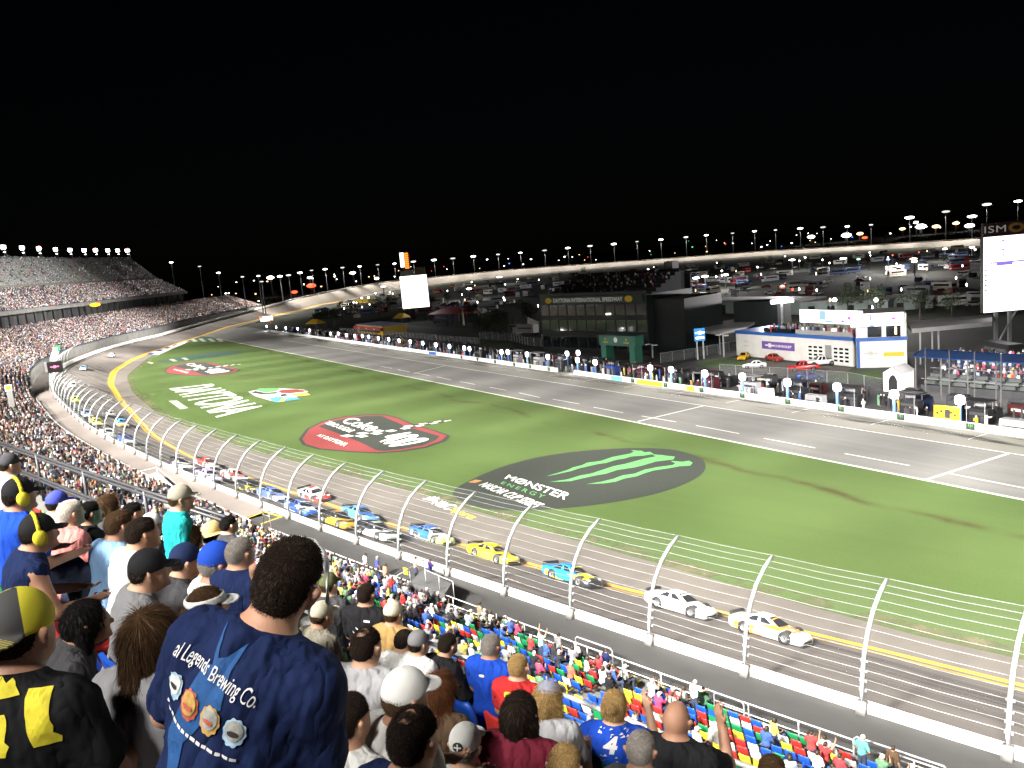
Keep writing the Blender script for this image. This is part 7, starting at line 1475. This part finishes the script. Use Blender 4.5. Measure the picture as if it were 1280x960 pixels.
for d, p, q in cand:
    if nind < 185 and clear_view(p + Vector((0, 0, 1.2))):
        k = rc.randrange(len(BLK)); v = VAR[rc.randrange(5)]; n_ = -OUT[int(q)]; far = 'in the crowded left lower deck' if q > S0 + 46 else 'among the emptier lower deck seats'
        low_person(p, math.atan2(n_[0], n_[1]) + rc.uniform(-.6, .9), BLK[k], 'spectator in %s top, %s, seated %s' % (BLKN[k], 'white cap' if v[2] else 'bare headed', far), 'sit', v[0], v[1], v[2], 'spectators seated %s' % far); nind += 1
    elif proj(*p)[2] > 2 and -200 < proj(*p)[0] < 1400: rest.append((p, q))
yw = lambda q: math.atan2(-OUT[min(int(q), NS - 1)][0], -OUT[min(int(q), NS - 1)][1])
crowd_mass('crowd', [(p, yw(q)) for p, q in rest], 'dense crowd filling the lower deck of the far left stand')
up_c = []; up_s = []
for j in range(UN):
    D, z = urow(j)
    if j in (19, 20): continue
    for q in np.arange(S0 + 130, S_UEND - 1, .58):
        if (q - S0) % 13.0 < 1.5: continue
        p = W(q, D + .5, z); X, Y, f = proj(*p)
        if X < -40 or f < 1: continue
        fade = min(1, (S_UEND - q) / 70)
        if rc.random() < (.86 * (.35 + .65 * fade) if j < 19 else .10): up_c.append((p, q))
        elif rc.random() < .85: up_s.append((p, q))
crowd_mass('crowd', [(p, yw(q)) for p, q in up_c], 'distant crowd on the upper deck of the far left stand')
def seat_geo(mb, p, yaw, mi, lo=False):
    c_, s_ = cos(yaw), sin(yaw); T = lambda x, y, z: (p[0] + x * c_ + y * s_, p[1] - x * s_ + y * c_, p[2] + z)
    pr = [(.22, .40), (.20, .44), (-.10, .42), (-.17, .50), (-.23, .78), (-.245, .84)] if not lo else [(.2, .43), (-.15, .42), (-.24, .83)]
    vs = []
    for y, z in pr:
        w = .235 if z < .8 else .19
        vs += [T(-w, y, z + .025), T(-w * .6, y, z), T(w * .6, y, z), T(w, y, z + .025)]
    n = len(pr); th = Vector((0, 0, -.035)); b = len(vs); back = [tuple(Vector(v) + (th if k // 4 < n - 2 else Vector((-s_ * .03, -c_ * .03, 0)))) for k, v in enumerate(vs)]
    fs = [(i * 4 + k, i * 4 + k + 1, (i + 1) * 4 + k + 1, (i + 1) * 4 + k) for i in range(n - 1) for k in range(3)]; fs += [tuple(b + x for x in reversed(f)) for f in fs]
    for i in range(n - 1): fs += [(i * 4, (i + 1) * 4, b + (i + 1) * 4, b + i * 4), (i * 4 + 3, b + i * 4 + 3, b + (i + 1) * 4 + 3, (i + 1) * 4 + 3)]
    fs += [((n - 1) * 4 + k, (n - 1) * 4 + k + 1, b + (n - 1) * 4 + k + 1, b + (n - 1) * 4 + k) for k in range(3)] + [(k, b + k, b + k + 1, k + 1) for k in range(3)]
    mb.add(vs + back, fs, mi)
    mb.add([T(-.03, -.02, .02), T(.03, -.02, .02), T(.03, .06, .02), T(-.03, .06, .02), T(-.03, -.02, .42), T(.03, -.02, .42), T(.03, .06, .42), T(-.03, .06, .42)], ((0, 1, 5, 4), (1, 2, 6, 5), (2, 3, 7, 6), (3, 0, 4, 7)), mi)
SC5 = [('blue', (.012, .085, .50)), ('green', (.012, .22, .075)), ('red', (.45, .03, .025)), ('yellow', (.72, .58, .04)), ('white', (.66, .67, .66))]
SW = (34, 22, 20, 15, 9)
M['seat'] = mat_obj('seat_plastic', .45, .08, 3, 0, spec=.5); SM = [mat('seat_%s' % n_, c, .45, .1, 2) for n_, c in SC5]
mb = MB(); seat_geo(mb, (0, 0, 0), 0, 0); seat_me = mb.mesh('seat', M['seat'], True)
SEATS.sort(key=lambda c: c[0]); ns = 0; mbx = MB()
for d, p, q in SEATS:
    k = rc.choices(range(5), SW)[0]; n_ = -OUT[int(q)]; yaw = math.atan2(n_[0], n_[1]); X, Y, f = proj(*p)
    if f < 1 or not (-60 < X < 1340): continue
    if ns < 295 and clear_view(p + Vector((0, 0, .78)), .4):
        o = link('stadium_seat', seat_me, None, p, -yaw); o.color = (*SC5[k][1], 1); tag(o, 'empty %s plastic stadium seat in the near stand' % SC5[k][0], 'seat', 'empty plastic seats of the near stand'); ns += 1
    elif d < 70: seat_geo(mbx, p, yaw, k, True)
tag(mbx.build('seats', SM), 'remaining multicoloured plastic seats further down the stand', 'seats', kind='stuff')
mbx = MB(); FS = [mat('far_seat_a', (.30, .32, .32), .6, .2, 1), mat('far_seat_b', (.40, .36, .28), .6, .2, 1), mat('far_seat_c', (.14, .19, .22), .6, .2, 1)]
for p, q in up_s:
    n_ = -OUT[int(q)]; yaw = math.atan2(n_[0], n_[1]); c_, s_ = cos(yaw), sin(yaw); T = lambda x, y, z: (p[0] + x * c_ + y * s_, p[1] - x * s_ + y * c_, p[2] + z); k = rc.choices((0, 1, 2), (5, 2, 3))[0]
    mbx.add([T(-.26, .2, .45), T(.26, .2, .45), T(.26, -.2, .43), T(-.26, -.2, .43), T(.26, -.28, .9), T(-.26, -.28, .9)], ((0, 1, 2, 3), (3, 2, 4, 5)), k)
tag(mbx.build('seats', FS), 'distant mostly empty seats of the far upper tier', 'seats', kind='stuff')
# ---------------------------------------------------------------- light: stand and pole floodlights, some added fill lamps, and a black sky
w = bpy.data.worlds.new('World'); SC.world = w; w.use_nodes = True; nt = w.node_tree; bg = nt.nodes['Background']
sky = nt.nodes.new('ShaderNodeTexSky'); sky.sky_type = 'NISHITA'; sky.sun_disc = False; sky.sun_elevation = radians(20); sky.sun_rotation = radians(200)
nt.links.new(sky.outputs[0], bg.inputs[0]); bg.inputs[1].default_value = .00018
def spot(loc, target, power, size, blend=.8, r=.6, c=(1, .96, .9), name='floodlight'):  # also makes the added fill lamps that have no fixture
    l = bpy.data.lights.new(name, 'SPOT'); l.energy = power; l.spot_size = radians(size); l.spot_blend = blend; l.shadow_soft_size = r; l.color = c
    o = bpy.data.objects.new(name, l); COL.objects.link(o); o.location = loc; d = Vector(target) - Vector(loc); o.rotation_euler = d.to_track_quat('-Z', 'Y').to_euler(); return o
def point(loc, power, r=.4, c=(1, .95, .95)):  # stall signs, infield lamps and the added fill at the covered stand
    l = bpy.data.lights.new('lamp_and_fill', 'POINT'); l.energy = power; l.shadow_soft_size = r; l.color = c; o = bpy.data.objects.new('lamp_and_fill', l); COL.objects.link(o); o.location = loc; return o
KL = 2.0
RL = []
for k, s in enumerate(np.arange(S0 - 30, S_UEND, 12.4)):
    p = W(s, 63, 52.0); RL.append((s, p))
roofm = MB()
def roof_lamp(s):
    a = W(s, 64.2, 45.9); hd_ = math.atan2(heading(s)[1], heading(s)[0]); r = empty('roof_floodlight', a, hd_); z = 4.6
    red = int(s) % 3 == 0; tag(r, 'roof floodlight rack glowing white above the far stand' + (' with a red beacon' if red else ''), 'roof floodlight', 'floodlight racks on the stand roof')
    mb = MB()
    for x in (-.8, .8): mb.box((x, 0, z / 2), (.25, .3, z))
    mb.build('frame', M['dark_steel'], r); mb = MB(); mb.box((0, .5, z), (3.4, .8, 1.5)); mb.box((0, .5, z - .95), (2.4, .7, .5)); mb.build('lamp_head', M['lamp_white'], r); mb = MB(); mb.box((.5, .4, z - 2.4), (1.4, .5, .35)); mb.build('small_lamp', M['lamp_white'], r)
    if red: mb = MB(); mb.box((-.3, .2, z + 1.1), (1.2, .5, .5)); mb.build('beacon', M['lamp_red'], r)
for X in (5, 28, 50, 70, 88, 105, 120, 135, 147.5, 160, 171.5, 182):
    c = [s for s in range(S0 + 130, S_UEND) if proj(*W(s, 64.2, 50))[0] >= X]; roof_lamp(c[0] if c else S_UEND - 2)
for k, s in enumerate(np.arange(S0 - 86, S0 + 600, 23)):
    p = W(s, 62.5, 53)
    spot(p, W(s, -8, 0), 330000 * KL, 30, .9, 4.0)
    spot(p + Vector((0, 0, .6)), W(s, 30, 20), 37000 * KL, 70, .9, 3.0)
    if s < S0 + 330: spot(p + Vector((0, 0, 1)), W(s + 10, -31, 0), 620000 * KL, 30, .9, 4.0)
    if s < S0 + 300: spot(p + Vector((0, 0, 2)), W(s, -57, 0), 1150000 * KL, 16, .8, 3.0)
# added unseen lamps over the infield brighten the far left stand
for s, dd in ((S0 + 250, 60), (S0 + 330, 60), (S0 + 400, 60)): spot(W(s, -dd, 42), W(s + 10, 35, 22), 440000 * KL, 80, .9, 1.0)
for s in range(S0 + 570, S0 + 690, 35): spot(W(s, 26, 30), W(s, -14, 0), 90000 * KL, 75, .9, 2.0)  # added lamps without poles, brightening the track by the pit entry
spot(W(2, 62.5, 54), P(1340, 690), 700000 * KL, 32, .9, 4.0)  # extra lamp added to even out the grass at lower right
BL = sorted((q for q in BANKLIGHT[5:]), key=lambda q: q[3])
for k, (x, y, z, i) in enumerate(BL):
    gap = min(70, max(6, (BL[min(k + 1, len(BL) - 1)][3] - BL[max(k - 1, 0)][3]) / 2)); n_ = -OUT[i]; spot((x + n_[0] * 2, y + n_[1] * 2, z), (WALL[i, 0] + n_[0] * 9, WALL[i, 1] + n_[1] * 9, 1), 2300 * KL * gap, 125, .8, .8, (1, .93, .8))
for q in PITLIGHT: point(q, 1300)
for x in (-4, 4): spot((SHOWLAMP[0] + x, SHOWLAMP[1] - 2, SHOWLAMP[2]), (SHOWLAMP[0] + x * 3, SHOWLAMP[1] - 22, 0), 9000, 130, .9, .5)
spot(show.pt(show.w * .5, -22, 12), show.pt(show.w * .5, 0, 2), 22000, 120, .9, .5); spot(b2.pt(b2.w * .5, -20, 12), b2.pt(b2.w * .5, 0, 4), 18000, 110, .9, .5)  # added unseen lamps that brighten the white showroom and block fronts
for u in (.12, .4, .7): point(st.pt(wS * u, -3, 9), 6000, .6)  # added lamps without fixtures, brightening the covered stand
for q in INL: point(q + Vector((0, 0, 1.5)), 26000, .8)
v = SC.view_settings; v.view_transform = 'Standard'; v.look = 'None'; v.exposure = 0; v.gamma = 1; v.use_curve_mapping = False
SC.render.engine = 'CYCLES'; cy = SC.cycles; cy.use_denoising = True; cy.max_bounces = 4; cy.diffuse_bounces = 2; cy.glossy_bounces = 2; cy.transparent_max_bounces = 12; cy.sample_clamp_indirect = 4; cy.caustics_reflective = False; cy.caustics_refractive = False; cy.use_adaptive_sampling = True
try: cy.denoiser = 'OPENIMAGEDENOISE'
except Exception: pass
cy.use_light_tree = True
